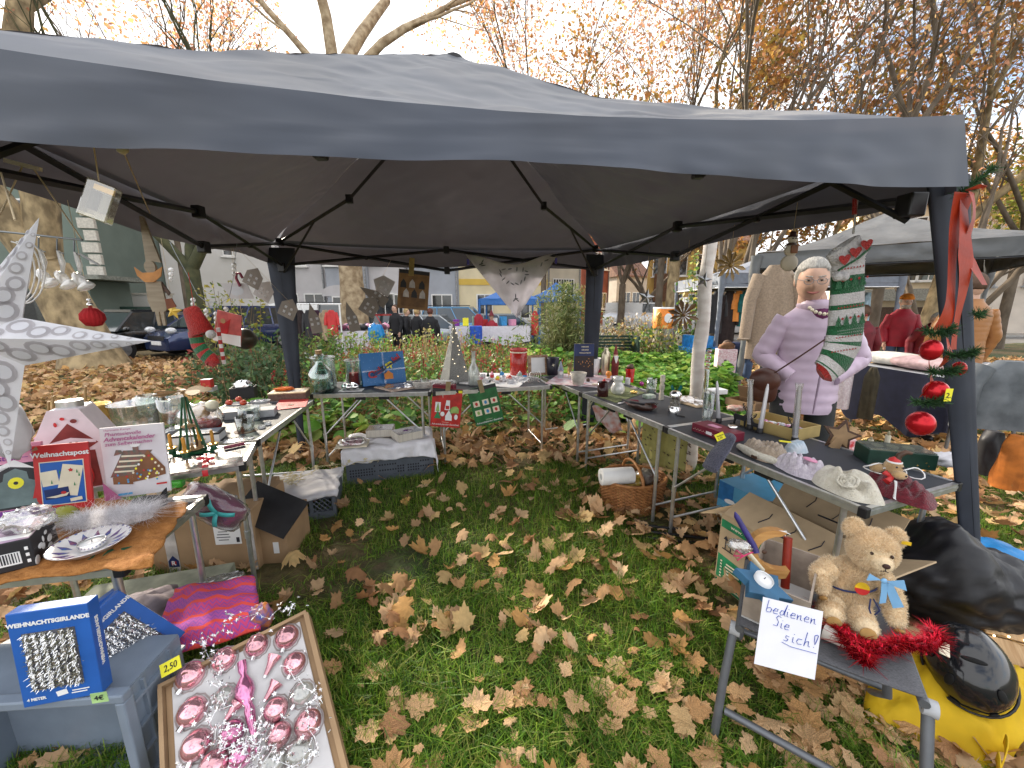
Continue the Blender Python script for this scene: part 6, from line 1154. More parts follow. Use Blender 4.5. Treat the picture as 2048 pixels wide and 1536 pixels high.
#RIGHT TABLES: far half
angR=fcg(R_C,R_B)
t,r_,h=lath('candle_mug','dark red-black glass candle mug at the table joint','candle',1205,793,764,11,[(.9,0),(1,.03),(1,1),(.92,1),(.88,.7),(.01,.68)],mat('dark_red_glass',(.045,.012,.012),.15))
q=[G(c[0],c[1],TB)for c in((1188,791),(1232,806),(1290,786),(1240,770))];tag(MB().ring([[Ve(c)+Ve((0,0,z))for c in q]for z in(.001,.004)],0,False).bd('green_placemat',mat('moss_cloth',(.14,.16,.07),.9)),'moss green cloth under the vases and glasses','placemat')
lath('white_vase','milky white round vase with a stepped neck','vase',1235,788,753,14,[(.6,0),(.95,.15),(1,.35),(.7,.62),(.5,.70),(.7,.8),(.7,1),(.6,1),(.45,.72),(.01,.5)],clear('milk_glass',(.85,.85,.83),.5,.3,.55))
FIG=mat('sand_plastic',(.50,.46,.38),.6)
p,s=put(1322,800);h=hgt(p,750);t=TH('block_figure','tall sand-coloured figure of stacked blocks','figurine',p,.3);z0=0
for w_,hh in((.032,.30),(.026,.12),(.034,.2),(.024,.1),(.032,.28)):MB().box((0,0,(z0+hh/2)*h),(w_,w_*.8,hh*h*.98)).bd('block',FIG,t,bevel=.003);z0+=hh
t,r_,h=lath('candle_glass','clear square-shouldered glass of white wax near the block figure','candle',1302,787,757,10,[(.95,0),(1,.03),(1,1),(.92,1),(.9,.06),(.01,.05)],GLASS);MB().cyl((0,0,.006),(0,0,h*.35),r_*.88).bd('wax',WHITE,t)
obox('paper_box','small white printed paper box before the block figure','box',G(1298,796,TB),(.09,.06,.03),.3,mat('white_green_print',(.62,.65,.6),.5,c2=(.3,.4,.3),scale=30))
for i,(px,py,m,lb)in enumerate(((1244,784,mat('lilac_mirror',(.40,.30,.42),.15,.8),'lilac mirror bauble before the milky vase'),(1283,772,mat('magenta_foil',(.35,.06,.22),.25,.6),'magenta foil ball among the glasses'),(1297,768,mat('plum_foil',(.12,.02,.09),.3,.5),'plum foil ball behind the magenta one'))):p,s=put(px,py);one('glass_bauble',lb,'bauble',p+Ve((0,0,.022)),MB().ell((0,0,0),.022,14,9),m)
p,s=put(1268,788);t=TH('gold_dish','small dish of gold foil sweets','dish',p);MB().la([(.025,0),(.042,.010),(.04,.010),(.024,.002),(.001,.002)],20).bd('dish',GLASS,t);[MB().ell((math.cos(k*1.3)*.02,math.sin(k*1.3)*.02,.016),.012,8,5,fn=lambda u:1+.2*nz3(u,5,k)).bd('sweet',GOLD,t)for k in range(5)]
p,s=put(1255,769);t=TH('milk_jug','small white jug behind the lilac bauble','jug',p);MB().la([(.02,0),(.028,.02),(.022,.05),(.026,.065),(.022,.065),(.018,.05),(.001,.01)],16).bd('body',CER,t)
p,s=put(1203,774);b=MB();[b.box((rr.uniform(-.05,.05),rr.uniform(-.03,.03),.004+.004*k),(.05,.03,.004),0,Ma.Rotation(rr.uniform(0,3),4,'Z'))for k in range(5)];t=TH('coaster_heap','loose heap of cream coasters beside the dark candle mug','coasters',p+Ve((-.01,.05,0)));b.bd('coasters',CREAM,t)['kind']='stuff'
for i,(px,py,yt,rp)in enumerate(((1208,768,757,8),(1222,764,748,4))):
 if i==0:lath('red_ornament','small red glass figure on the brochure','ornament',px,py,yt,5,[(.8,0),(1,.3),(.5,.7),(.1,1)],RED)
 else:lath('brass_lamp','tiny orange and brass lamp beside the Santa','lamp',1217,757,742,6,[(.9,0),(.4,.2),(1,.5),(.8,.9),(.2,1)],ORNG)
p,s=put(1352,786);t=TH('blue_butterfly','blue and green glass butterfly ornament','ornament',p,-.2);[MB().pm([(0,.005),(s_*.035,.075),(s_*.05,.055),(s_*.03,.0)],-.002+.004*(s_>0),.001+.004*(s_>0)).bd('wing',mat('blue_green_glass',(.01,.10,.20),.15,c2=(.02,.22,.12),scale=20),t)for s_ in(-1,1)];MB().cyl((0,.001,.0),(0,.001,.05),.004).bd('body',BLACKP,t)
t,r_,h=lath('pepper_mill','clear and steel pepper mill full of peppercorns','mill',1348,826,782,12,[(.95,0),(1,.25),(.8,.30),(.8,.34)],SILV);MB().la([(r_*.82,h*.34),(r_*.88,h*.75)],18,caps=(False,False)).bd('window',GLASS,t);MB().la([(r_*.7,h*.34),(r_*.75,h*.66)],14).bd('peppercorns',mat('peppercorn',(.10,.07,.05),.7,c2=(.4,.34,.3),scale=90),t);MB().la([(r_*.9,h*.75),(r_*.95,h*.9),(r_*.6,h)],18).bd('cap',SILV,t);MB().tu([(0,-r_*.6,.008),(-.01,-r_*2,.006),(.03,-r_*2.5,.004)],.004,6).bd('strap',BLACKP,t)
p,s=put(1284,818);t=TH('lacquer_tray','oval black and red lacquer tray with dark notebooks and twigs','tray',p+Ve((0,.04,0)),angR+R(180));MB().la([(.10,0),(.145,.028),(.143,.030),(.098,.006),(.001,.006)],34,sy=.66).bd('tray',mat('lacquer',(.025,.016,.012),.3,c2=(.10,.02,.012),scale=6),t);MB().la([(.139,.0285),(.135,.0265),(.12,.018)],34,sy=.66,caps=(False,False)).bd('inside',MAROON,t)
p2=Ve(t.location)+Ve((0,0,.03))
for i,(dx,dy,tl,yaw,sz,lb)in enumerate(((-.055,.0,14,.5,(.16,.085,.016),'dark notebook leaning over the left rim of the lacquer tray'),(.05,.02,-8,-.25,(.11,.09,.010),'flat grey slate card in the lacquer tray'))):o=one('notebook' if i==0 else 'slate_card',lb,'notebook' if i==0 else 'card',p2+Ve((dx,dy,.012)),MB().box((0,0,0),sz),BLKC if i==0 else mat('slate_grey',(.10,.10,.11),.6),rot=(0,R(tl),yaw),bevel=.003)
b=MB();[b.tu([(rr.uniform(-.03,.03),rr.uniform(-.03,.03),.01),(rr.uniform(-.05,.05),rr.uniform(-.03,.03),.03)],.002,4)for _ in range(16)];one('cinnamon_twigs','brown cinnamon twigs in the lacquer tray','twigs',p2+Ve((.075,-.02,-.015)),b,DWOOD)['kind']='stuff'
p,s=put(1240,808);t=TH('white_spoon','white porcelain spoon at the table edge','spoon',p,.4);MB().ell((0,0,.006),(.022,.014,.006)).bd('bowl',CER,t);MB().tu([(.02,0,.006),(.06,.01,.012)],.004,6).bd('handle',CER,t)
p,s=put(1390,812);t=TH('cookie_tray','beige tray of flat cookies under clear wrap','tray',p+Ve((.01,.07,0)),angR+R(184));MB().box((0,0,.012),(.24,.17,.022)).bd('tray',mat('beige_tray',(.55,.42,.28),.7),t,bevel=.006);MB().grid(lambda u,v:Ve(((u-.5)*.23,(v-.5)*.16,.026+.018*math.sin(math.pi*u)*math.sin(math.pi*v)+.008*nz3((u*7,v*7,0),1,1))),26,20).bd('cookies',mat('pale_cookies',(.62,.54,.50),.5,c2=(.42,.30,.24),scale=50,bump=.6,bscale=60),t);MB().grid(lambda u,v:Ve(((u-.5)*.25,(v-.5)*.18,.028+.03*math.sin(math.pi*u)*math.sin(math.pi*v)+.010*nz3((u*9,v*9,0),1,4))),26,20).bd('film',FILM,t)
obox('paper_stack','white paper bag and box behind the tall glasses','box',G(1438,790,TB)+Ve((0,.06,0)),(.16,.10,.04),.2,WHITE)
p,s=put(1408,800);t=TH('tall_glass','tall clear cylinder vase at the back of the middle right table','vase',p);h=hgt(p,738);MB().la([(.020,0),(.020,h),(.018,h),(.0175,.01),(.001,.01)],20).bd('glass',GLASS,t);MB().cyl((-.006,0,.01),(-.006,0,h*.95),.006).bd('gold_rod',GOLD,t)
for k in range(6):
 q=p+Ve((.004 if k%2 else-.004,0,h+.001+k*.026));a=TH('votive_glass','red-rimmed votive glass in the leaning stack on the tall vase, number %s from the bottom'%('one','two','three','four','five','six')[k],'glass',q,0,'stack of red-rimmed votive glasses');MB().la([(.014,0),(.019,.024),(.0175,.024),(.012,.003)],16).bd('glass',GLASS,a);MB().la([(.0155,.004),(.0145,.009),(.001,.009)],14).bd('red_wax',RED,a)
p,s=put(1413,848);t=TH('cylinder_glass','clear cylinder glass with a folded paper in it, on a lace disc','glass',p);h=hgt(p,785);MB().la([(.030,.004),(.036,h),(.034,h),(.028,.008),(.001,.008)],22).bd('glass',GLASS,t);MB().cyl((0,0,0),(0,0,.006),.055,n=24).bd('lace_disc',mat('lace',(.66,.62,.62),.8,c2=(.40,.34,.34),scale=90),t);MB().pm([(-.02,.01),(.02,.01),(.012,.06),(0,.03),(-.015,.05)],-.004,.0).bd('folded_paper',GREYC,t)
CSIL=mat('silver_candle',(.58,.57,.60),.35,.5,var=.06)
def deer_holder(px,py,label,k=.07,flip=1):
 p,s=put(px,py);t=TH('deer_candle_holder',label,'candle holder',p,angR+R(180));o=[(-.9,0),(.9,0),(.9,.05),(-.9,.05)];MB().pm([(x*k,z*k)for x,z in o],-.018,.018).bd('base',BLKC,t)
 body=[(-.75,.05),(-.72,.5),(-.8,.75),(-.7,.95),(.1,.92),(.3,1.1),(.36,1.35),(.62,1.30),(.64,1.2),(.48,1.12),(.44,.8),(.36,.55),(.36,.05),(.26,.05),(.22,.5),(-.5,.5),(-.58,.3),(-.6,.05)]
 MB().pm([(x*k*flip,z*k)for x,z in(body if flip>0 else body[::-1])],-.003,.003).bd('deer',BLKC,t)
 b=MB()
 for d in(-1,1):b.tu([(k*.38*flip,0,k*1.34),(k*(.38+d*.35)*flip,0,k*1.6),(k*(.38+d*.45)*flip,0,k*1.95)],.0028,5);[b.tu([(k*(.38+d*q)*flip,0,k*zz),(k*(.38+d*(q-.08))*flip,0,k*(zz+.28))],.0024,5)for q,zz in((.2,1.5),(.32,1.58),(.42,1.75))]
 b.bd('antlers',BLKC,t);return t
deer_holder(1482,852,'black cut-out deer candle holder behind the maroon box',.075);deer_holder(1572,872,'black cut-out deer candle holder before the tan box',.06);deer_holder(1508,862,'black cut-out deer holder half hidden between two silver candles',.055,-1)
for i,(x0,y0,x1,y1,fl)in enumerate(((1437,845,1434,762,0),(1499,858,1501,762,1),(1519,866,1536,768,0),(1589,885,1599,770,1))):
 p,s=put(x0,y0);q=D(x1,y1,p.y+.01);d=q-p;t=TH('taper_candle','tall silver taper candle '+('left of the deer holders','in clear film behind the beige hat','leaning right, without film','in clear film before the tan box')[i],'candle',p,0,'tall silver taper candles');MB().tu([d*k for k in(0,.15,.9,1)],[.0135,.0135,.009,.004],12).bd('candle',CSIL,t)
 MB().la([(.018,0),(.018,.03),(.014,.032)],14).bd('socket',BLACKP,t)
 if fl:MB().tu([d*k for k in(.14,.5,.9,1.03)],[.016,.017,.014,.020],12).bd('film',FILM,t)
c=G(1432,878,TB);t=obox('maroon_box','maroon patterned box with a white label at the right table joint','box',c+Ve((.035,.06,0)),(.25,.13,.052),angR+R(182),MAROON);
b=MB();[b.box((-.11+.0105*k,-.0656,.018+.006*(k%2)),(.004,.001,.003))for k in range(22)];b.bd('dots',CREAM,t)['kind']='stuff';MB().box((.0,-.0658,.022),(.04,.0012,.018)).bd('label',WHITE,t);MB().box((-.02,.0,.0526),(.07,.04,.001)).bd('print',PINK,t)
def knit(name,c,c2,sc_=90):return mat(name,c,.95,c2=c2,scale=sc_,bump=.9,bscale=170,sheen=.3)
p,s=put(1452,922);KG=knit('grey_knit',(.085,.085,.125),(.05,.05,.075),120)
t=TH('knit_mitten','dark grey knitted sock with a yellow price note over the table edge','sock',p+Ve((-.02,.03,.0)),angR+R(180));P4=[(-.045,.13),(-.04,.075),(-.02,.03),(.0,-.02),(.012,-.08),(.012,-.10)]
MB().ring([[Ve((lerp(-.035,.0,k/11)+math.cos(a)*w_,lerp(.12,-.055,k/11)+0,zc+math.sin(a)*hz))+Ve((0,math.sin(a)*.0,0))for a in(6.2832*j/18 for j in range(18))]for k,(w_,zc,hz)in enumerate([(.02,.09,.012),(.032,.09,.022),(.038,.085,.026),(.040,.075,.026),(.042,.055,.026),(.044,.04,.026),(.046,.03,.022),(.047,.018,.020),(.048,.008,.02),(.048,-.012,.018),(.047,-.032,.016),(.046,-.045,.014)])]).bd('body',KG,t)
o=one('price_note','yellow price note reading Stulpen 2,50 on the grey knitted sock','note',D(1440,873,p.y-.02),MB().pm(rotpoly(qdl(0,0,.042,.036),.5,0,0),-.0006,.0006),YELL,R(-8));text('Stulpen',.011,o,(0,-.0016,.006),INK,(R(90),R(-28),0));text('2,50',.013,o,(.002,-.0016,-.008),INK,(R(90),R(-28),0))
MB().la([(.024,0),(.025,.012),(.023,.013),(.001,.011)],18).bd('x',SILV).name='lid';o=bpy.data.objects['lid']if 'lid' in bpy.data.objects else None
o=col.objects[-1];o.name='tin_lid';o.location=G(1465,855,TB+.055);tag(o,'round tin lid of a candle on the maroon box','lid')
BEI=knit('beige_knit',(.46,.37,.28),(.34,.26,.19));IVO=knit('ivory_wool',(.70,.66,.56),(.62,.57,.46),60);LIW=knit('lilac_white_wool',(.66,.60,.66),(.52,.46,.54),60);BUR=knit('burgundy_wool',(.17,.008,.02),(.09,.004,.012),70)
def flatknit(name,label,cat,px,py,W,Dp,H,m,rz,ribs=0,fold=.3,seed=1,cr=.4,amp=.004):
 """soft knitted thing lying flat: a domed heap with ribs, creases and an uneven outline"""
 p,s=put(px,py);t=TH(name,label,cat,p,rz)
 def fn(u,v):
  a=u*6.2832;q=1+.10*nz3((math.cos(a)*1.6,math.sin(a)*1.6,seed),1,seed);x,y=math.cos(a)*v*W*q,math.sin(a)*v*Dp*q;xn,yn=x/W,y/Dp
  z=H*max(0,1-v**3.2)*(1+fold*nz3((xn*1.7,yn*1.7,seed),1,seed+2))+amp*math.sin((xn*ribs+yn*1.5)*3.14)*(1-v**6)*(ribs>0)
  z-=cr*H*math.exp(-((xn*.45+yn*.8+.15*nz3((xn*2,yn*2,3),1,seed))/.13)**2)*(1-v**4);return Ve((x,y,max(.002,z)))
 MB().grid(fn,64,22).bd('body',m,t);return t
t=flatknit('beige_hat','beige ribbed knit hat with a cream brim','hat',1530,912,.13,.085,.075,BEI,angR+R(176),11,.35,3,.2,.005);MB().tu([(-.115+.028*k,-.070+.012*abs(k-4)*.4,.018)for k in range(9)],[.014,.018,.020,.021,.021,.021,.020,.018,.012],10).bd('brim',IVO,t);MB().box((.02,-.095,.014),(.03,.006,.012)).bd('label',DWOOD,t)
one('yellow_tag','yellow paper tag on the beige hat','note',D(1570,883,G(1530,912,TB).y+.02),MB().box((0,0,0),(.05,.02,.003)),YELL,-.4)
t=flatknit('white_scarf','fluffy lilac-white chunky knit scarf folded on the table','scarf',1600,942,.12,.08,.07,LIW,angR+R(172),7,.5,6,.35,.007);MB().ell((.04,.0,.072),(.035,.02,.006)).bd('badge',PINK,t)
t=flatknit('satin_hat','shiny pale blue and white cap behind the scarf','cap',1592,902,.06,.045,.055,mat('pale_blue_satin',(.40,.52,.62),.3,c2=(.62,.66,.70),stretch=(1,14,1),scale=3),.2,9,.2,4,0,.004)
t=flatknit('ivory_beret','ivory knitted beret with a crocheted rose','hat',1690,978,.14,.095,.085,IVO,angR+R(166),0,.5,8,.55)
rs_=MB();[rs_.tu([(math.cos(a)*q+0,math.sin(a)*q*.9,.004*math.sin(a*5))for a in(6.2832*k/20 for k in range(21))],.006,6)for q in(.034,.023,.012,.003)];rs_.bd('rose',IVO,t,(.055,-.058,.066),rot=(R(38),0,R(10)))
t=flatknit('burgundy_hat','burgundy ruched knit hat with a white ribbon','hat',1792,985,.14,.09,.07,BUR,angR+R(160),6,.5,2,.4,.012);MB().grid(lambda u,v:Ve((.03+.05*v+.012*(u-.5),-.045-.04*v,.066-.06*v+.010*math.sin(v*7))),2,12).bd('ribbon',WHITE,t,solid=.001)
p,s=put(1783,950,TB+.065);t=TH('toy_moose','small plush moose with a red cap and scarf lying on the burgundy hat','soft toy',p,R(-25));PL=mat('tan_plush',(.46,.30,.14),.95,bump=.7,bscale=200,sheen=.4);MB().ell((0,0,.035),(.032,.030,.034),16,10).bd('head',PL,t);MB().ell((.012,-.028,.014),(.026,.022,.018),14,9).bd('muzzle',PL,t);[MB().ell((x,-.026,.044),.0045,8,6).bd('eye',INK,t)for x in(.0,.022)];MB().ell((.026,-.046,.018),.004,6,5).bd('nostril',INK,t)
MB().tu([(.006,0,.062),(.012,.0,.09),(.030,0,.105),(.048,0,.102)],[.012,.011,.010,.006],8).bd('antler',DWOOD,t);MB().la([(.022,.058),(.016,.072),(.004,.08)],12).bd('cap',RED,t);MB().la([(.024,.056),(.026,.060),(.023,.063)],14,caps=(False,False)).bd('cap_trim',WHITE,t);MB().tu([(-.028,-.012,.012),(-.01,-.03,.0),(-.03,-.05,-.015)],[.012,.010,.014],8).bd('scarf',RED,t);MB().ell((-.045,.01,.02),(.026,.02,.02)).bd('torso',PL,t)
b=MB();[b.tu([Ve((-.05+.055*k,.005,.02))+Ve((math.cos(a)*.04,.02*math.sin(a*2),math.sin(a)*.02))for a in(6.2832*j/14 for j in range(15))],.0025,5)for k in range(3)];b.bd('ribbon_loop',WHITE,t)
p,s=put(1780,945);c=G(1788,930,TB);t=obox('green_box','dark green box with a transparent lid and white cake candles','box',c+Ve((.02,.03,0)),(.26,.13,.075),R(-18),mat('dark_green_card',(.012,.045,.03),.45));MB().box((0,0,.0785),(.25,.12,.006)).bd('window',clear('window_film',(.8,.9,.85),.9,.06,.1),t);[MB().ell((x,.02,.0755),(.022,.03,.005)).bd('filling',CREAM,t)for x in(-.06,0,.06)];b=MB();[b.add([(x,-.0658,z)for x,z in starpts(4,.006,.002,0,cx,cz)],[tuple(range(8))])for cx,cz in((.06,.02),(.09,.035),(.1,.02))];b.bd('star_print',GOLD,t)
for i,(px,py,yt)in enumerate(((1740,905,874),(1773,905,862))):p=G(px,890,TB);t=TH('led_candle','cream electric candle behind the green box, '+('the shorter left one' if i==0 else 'the taller right one'),'candle',p);h=hgt(p,yt);MB().cyl((0,0,0),(0,0,h*.68),.012).bd('body',CREAM,t);MB().ell((0,0,h*.82),(.007,.007,h*.18)).bd('bulb',mat('dim_bulb',(.5,.45,.3),.3,trl=.4),t)
c=G(1893,930,TB);crm('white_lace','crumpled white lace cloth at the far corner of the near right table','cloth',c,.10,.07,.03,FABW,.2,.3,5,3)
c=G(1572,872,TB);t=openbox('tan_box','open tan cardboard box of wrapped sweets','box',c+Ve((.02,.10,0)),.33,.23,.068,angR+R(184),mat('tan_card',(.46,.34,.13),.75,var=.06))
for k in range(34):x,y=rnd.uniform(-.13,.13),rnd.uniform(-.08,.08);MB().ell((x,y,.022+rnd.uniform(0,.018)),(.019,.014,.010),8,5,fn=lambda u:1+.25*nz3(u,4,k)).bd('sweet',(PINK,WHITE,PBL,RED,GREYC)[k%5],t)
c=G(1500,822,TB);t=openbox('flap_box','brown shipping carton with raised flaps behind the candles','box',c+Ve((.05,.13,0)),.24,.16,.05,angR+R(184),CARD,flaps='br',fl=.62,fa=-22)
crm('blue_glove','bright blue plastic packet beside the handbag','packet',G(1527,805,TB)+Ve((.02,.10,0)),.035,.03,.035,mat('bright_blue',(.02,.22,.60),.4),0,.3,5,3)
crm('sweet_packet','pale packet with red print before the shipping carton','packet',G(1475,822,TB)+Ve((0,.02,0)),.07,.05,.02,mat('pale_packet',(.62,.56,.48),.35,c2=(.5,.2,.15),scale=40),.2,.35,5,6)
p=G(1678,892,TB);t=TH('wooden_star','dark-edged wooden star standing on a small prop','decoration',p+Ve((0,0,.06)),R(-20),rot=(R(-12),R(12),R(-22)));MB().pm(starpts(5,.092,.046,90),-.006,.006).bd('star',DWOOD,t);MB().pm(starpts(5,.068,.034,90),-.0085,-.0062).bd('face',mat('plywood_tan',(.36,.23,.12),.7),t);MB().pm([(-.05,-.075),(.0,-.085),(.005,-.02),(-.03,-.015)],-.035,-.030).bd('prop',mat('plywood_tan',0),t)
#UNDER THE RIGHT TABLES
WIC=mat('honey_wicker',(.42,.19,.065),.55,c2=(.25,.10,.03),scale=30)
p=G(1266,1028,0)+Ve((.02,.12,0));t=TH('wicker_basket','honey brown oval wicker basket with an arched handle on the lawn','basket',p,.1);wicker(t,.40,.31,.235,WIC,34,20,True,1.20,.0062)
MB().tu([(.0,math.cos(a)*.18,.225+math.sin(a)*.12)for a in(math.pi*k/14 for k in range(15))],.011,8).bd('handle',WIC,t)
o=TH('paper_towel_roll','white paper towel roll lying across the wicker basket','paper roll',D(1202,954,p.y-.10),R(8));MB().la([(.022,0),(.058,0),(.059,.002),(.059,.228),(.058,.23),(.022,.23),(.021,.12),(.022,0)],30,caps=(False,False),M=Ma.Rotation(R(90),4,'Y')).bd('paper',mat('tissue',(.78,.77,.75),.9,var=.03,bump=.2,bscale=120),o);MB().la([(.0215,.002),(.0215,.228)],20,caps=(True,True),M=Ma.Rotation(R(90),4,'Y')).bd('core',GREYC,o)
for i,(x,y,z,m,lb)in enumerate(((.0,-.04,.20,mat('dark_foil',(.07,.025,.02),.2,c2=(.5,.35,.06),scale=14),'dark shiny packet with a yellow stripe in the wicker basket'),(.09,.03,.21,mat('clear_dark',(.12,.09,.08),.15,c2=(.3,.28,.25),scale=20),'brownish clear packet at the right of the wicker basket'))):crm('snack_packet',lb,'packet',(p.x+x,p.y+y,z),.085,.06,.06,m,.4,.4,5,i+4,flat=False)
dR=(R_C-R_B).normalized();a=G(1430,1040,0);t=TH('holiday_box','large carton printed with a blue beach scene and foliage under the near right table','box',a,math.atan2(dR.y,dR.x));W,H=.72,.30
MB().box((W/2,.17,H/2),(W,.34,H)).bd('carton',mat('beach_blue_print',(.10,.34,.55),.4,var=.05),t)
rr=random.Random(9);its=[(qdl(W*.08,H*.78,W*.155,H*.42),6),(qdl(W/2,H*.2,W*.99,H*.38),0)]+[([(W*.30,H*.45),(W*.62,H*.95),(W*.98,H*.85),(W*.98,H*.60),(W*.5,H*.42)],4)]
its+=[(rotpoly(oval(0,0,W*rr.uniform(.03,.07),H*rr.uniform(.04,.09),8),rr.uniform(-.8,.8),0,0),rr.choice([1,1,2,3,5]))for _ in range(46)];its=its[:3]+[([(x+W*rr.uniform(.14,.94),z+H*rr.uniform(.12,.9))for x,z in[(0,0)]]and[(x+cx,z+cz)for x,z in pl],mi)for(pl,mi),cx,cz in((q,W*rr.uniform(.14,.92),H*rr.uniform(.14,.88))for q in its[3:])]
dcl(t,its,[mat('sand_print',(.62,.55,.42),.5),mat('leaf_print',(.06,.16,.05),.5),mat('brick_print',(.35,.10,.05),.5),ORNG,mat('parasol_print',(.75,.45,.06),.5),WHITE,mat('deep_sea_print',(.03,.16,.40),.4)])
a=G(1428,1162,0);t=TH('moving_box','open brown moving box with green print and arrows under the near right table','box',a,math.atan2(dR.y,dR.x));W,Dp,H=.52,.36,hgt(a,1026)
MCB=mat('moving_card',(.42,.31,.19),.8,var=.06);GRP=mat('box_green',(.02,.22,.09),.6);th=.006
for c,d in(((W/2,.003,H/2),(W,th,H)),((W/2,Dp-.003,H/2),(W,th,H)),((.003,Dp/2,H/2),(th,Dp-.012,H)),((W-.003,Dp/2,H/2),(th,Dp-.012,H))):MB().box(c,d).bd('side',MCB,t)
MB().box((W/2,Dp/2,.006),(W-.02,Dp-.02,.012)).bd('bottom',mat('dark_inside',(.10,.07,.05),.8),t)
for c,d,r_,lf in(((W/2,.003,H),(W*.97,th,.19),(R(-62),0,0),1),((W/2,Dp-.003,H),(W*.97,th,.19),(R(-35),0,0),1),((.003,Dp/2,H),(th,Dp*.95,.16),(0,R(-118),0),1),((W-.003,Dp/2,H),(th,Dp*.95,.16),(0,R(60),0),1)):
 f=MB().box((0,0,d[2]/2),d).bd('flap',MCB,t,c,rot=r_)
 if d[1]==th:b=MB();[b.tu([(x,-.0045,.05),(x+.02,-.0045,.10),(x+.015,-.0045,.13)],.005,4,flat=.3)for x in(-.10,.02,.13)];b.tu([(-.04,-.0045,.04),(.05,-.0045,.045)],.004,4);b.bd('handling_marks',INK,f)['kind']='stuff'
dcl(t,[(qdl(W/2,H*.88,W*.98,H*.11),0),([(0.006,.004),(W*.72,.004),(W*.72,H*.38),(.006,H*.45)],0)]+[(qdl(W*.06,H*(.06+.044*k),.010,H*.022),1)for k in range(8)]+[(qdl(W*.20,H*(.06+.044*k),W*(.18-.02*(k%3)),H*.02),1)for k in range(8)]+[(qdl(x,H*.64,.006,H*.14),2)for x in(W*.09,W*.15)]+[([(x-.014,H*.69),(x+.014,H*.69),(x,H*.75)],2)for x in(W*.09,W*.15)]+[(qdl(W*.12,H*.56,W*.12,.006),2),(qdl(W*.36,H*.62,W*.10,H*.07),2)],[GRP,CREAM,INK])
text('www.',.028,t,(W*.18,-.002,H*.885),CREAM);text('.com',.028,t,(W*.78,-.002,H*.885),CREAM);MB().box((-.0008,Dp/2,H*.9),(.001,Dp,H*.1)).bd('print',GRP,t)
b=MB();[b.tu([Ve((.80,1.95+.05*k,.02+.012*k)),Ve((1.28,1.85+.05*k,.02+.012*k))],.009,6)for k in range(3)];t=TH('pole_bag','folded black tent poles lying behind the moving box','poles',(0.0,.24,0));b.bd('poles',BLACKP,t)['kind']='stuff'
o0=D(1288,838,2.75);o1=D(1385,852,2.55);tag(MB().grid(lambda u,v:o0.lerp(o1,u)+Ve((.012*math.sin(u*17),.02*math.sin(u*13+1),-.36*v+(.02*abs(math.sin(u*6))*v))),30,14).bd('dotted_cloth',mat('olive_dotted',(.33,.30,.10),.9,c2=(.27,.25,.085),scale=20),solid=.004),'olive green dotted cloth hanging under the middle right table','cloth');o=col.objects[-1];b=MB();[b.ell(o0.lerp(o1,rr.random())+Ve((0,-.022,-.34*rr.random()-.01)),(.004,.02,.004),6,4)for _ in range(46)];b.bd('dots',DWOOD,o)['kind']='stuff'
q0,q1=D(1184,812,3.2),D(1235,822,3.05);tag(MB().grid(lambda u,v:q0.lerp(q1,u)*(1)+Ve((.05*v,0,-.21*v*(1-.5*abs(u-.7))+.015*math.sin(u*9))),14,10).bd('hanging_napkin',mat('floral_white',(.66,.60,.60),.8,c2=(.55,.25,.2),scale=22,trl=.2),solid=.002),'white floral cloth corner hanging below the middle right table','cloth')
#STOOL AND WHAT STANDS ON IT
HL,HR=Ve((.78,1.09,.37)),Ve((1.10,.87,.37));ex=(HR-HL).normalized();ey=Ve((-ex.y,ex.x,0));SW,SD,SZ=(HR-HL).length,.37,.42
SG=mat('stool_steel',(.15,.16,.175),.4,.4,var=.08);CANV=mat('grey_canvas',(.155,.155,.165),.9,c2=(.085,.085,.095),scale=160,stretch=(1,4,1),bump=.4,bscale=400)
t=TH('folding_stool','grey canvas folding stool with steel tube legs in the right foreground','stool',HL,math.atan2(ex.y,ex.x));SP=lambda x,y,z:Ve((x,y,z-HL.z))
SEAT=lambda px,py,z=.43:(lambda g:Ve(((g-HL).dot(ex),(g-HL).dot(ey),z-HL.z)))(G(px,py,z))
MB().grid(lambda u,v:SP(lerp(-.025,SW+.025,u),lerp(-.02,SD,v),SZ-.014*math.sin(math.pi*u)),20,14).bd('seat',CANV,t,solid=.005)
for x in(-.02,SW+.02):MB().tu([SP(x,-.03,SZ-.012),SP(x,SD+.01,SZ-.012)],.0125,10).bd('seat_rail',SG,t)
for x in(-.035,SW+.035):
 s_=1 if x>0 else-1
 MB().tu([SP(x,-.005,SZ-.03),SP(x+.01*s_,-.06,.22),SP(x+.015*s_,-.10 if s_<0 else-.16,-.0)],.0135,10).bd('leg',SG,t);MB().tu([SP(x-.022*s_,SD,SZ-.03),SP(x-.02*s_,SD*.55,.2),SP(x-.02*s_,SD+.06,0)],.0125,10).bd('leg',SG,t);MB().cyl(SP(x-.012,-.004,SZ-.035),SP(x+.018,-.004,SZ-.035),.022,n=16).bd('hinge',GREYC,t)
MB().tu([SP(-.03,-.075,.12),SP(SW+.03,-.10,.12)],.0115,10).bd('crossbar',SG,t);MB().tu([SP(-.03,SD*.8,.15),SP(SW+.03,SD*.8,.15)],.0115,10).bd('crossbar',SG,t)
on=lambda x,y,z=0:HL+ex*x+ey*y+Ve((0,0,SZ-HL.z+z));rz=math.atan2(ex.y,ex.x)
c=on(.085,.155);t=openbox('carton_tray','narrow open carton on the stool holding a wooden moon and candles','box',c,.17,.30,.15,rz-R(8),mat('tan_white_card',(.40,.33,.27),.7),SZ+.003,inner=WHITE)
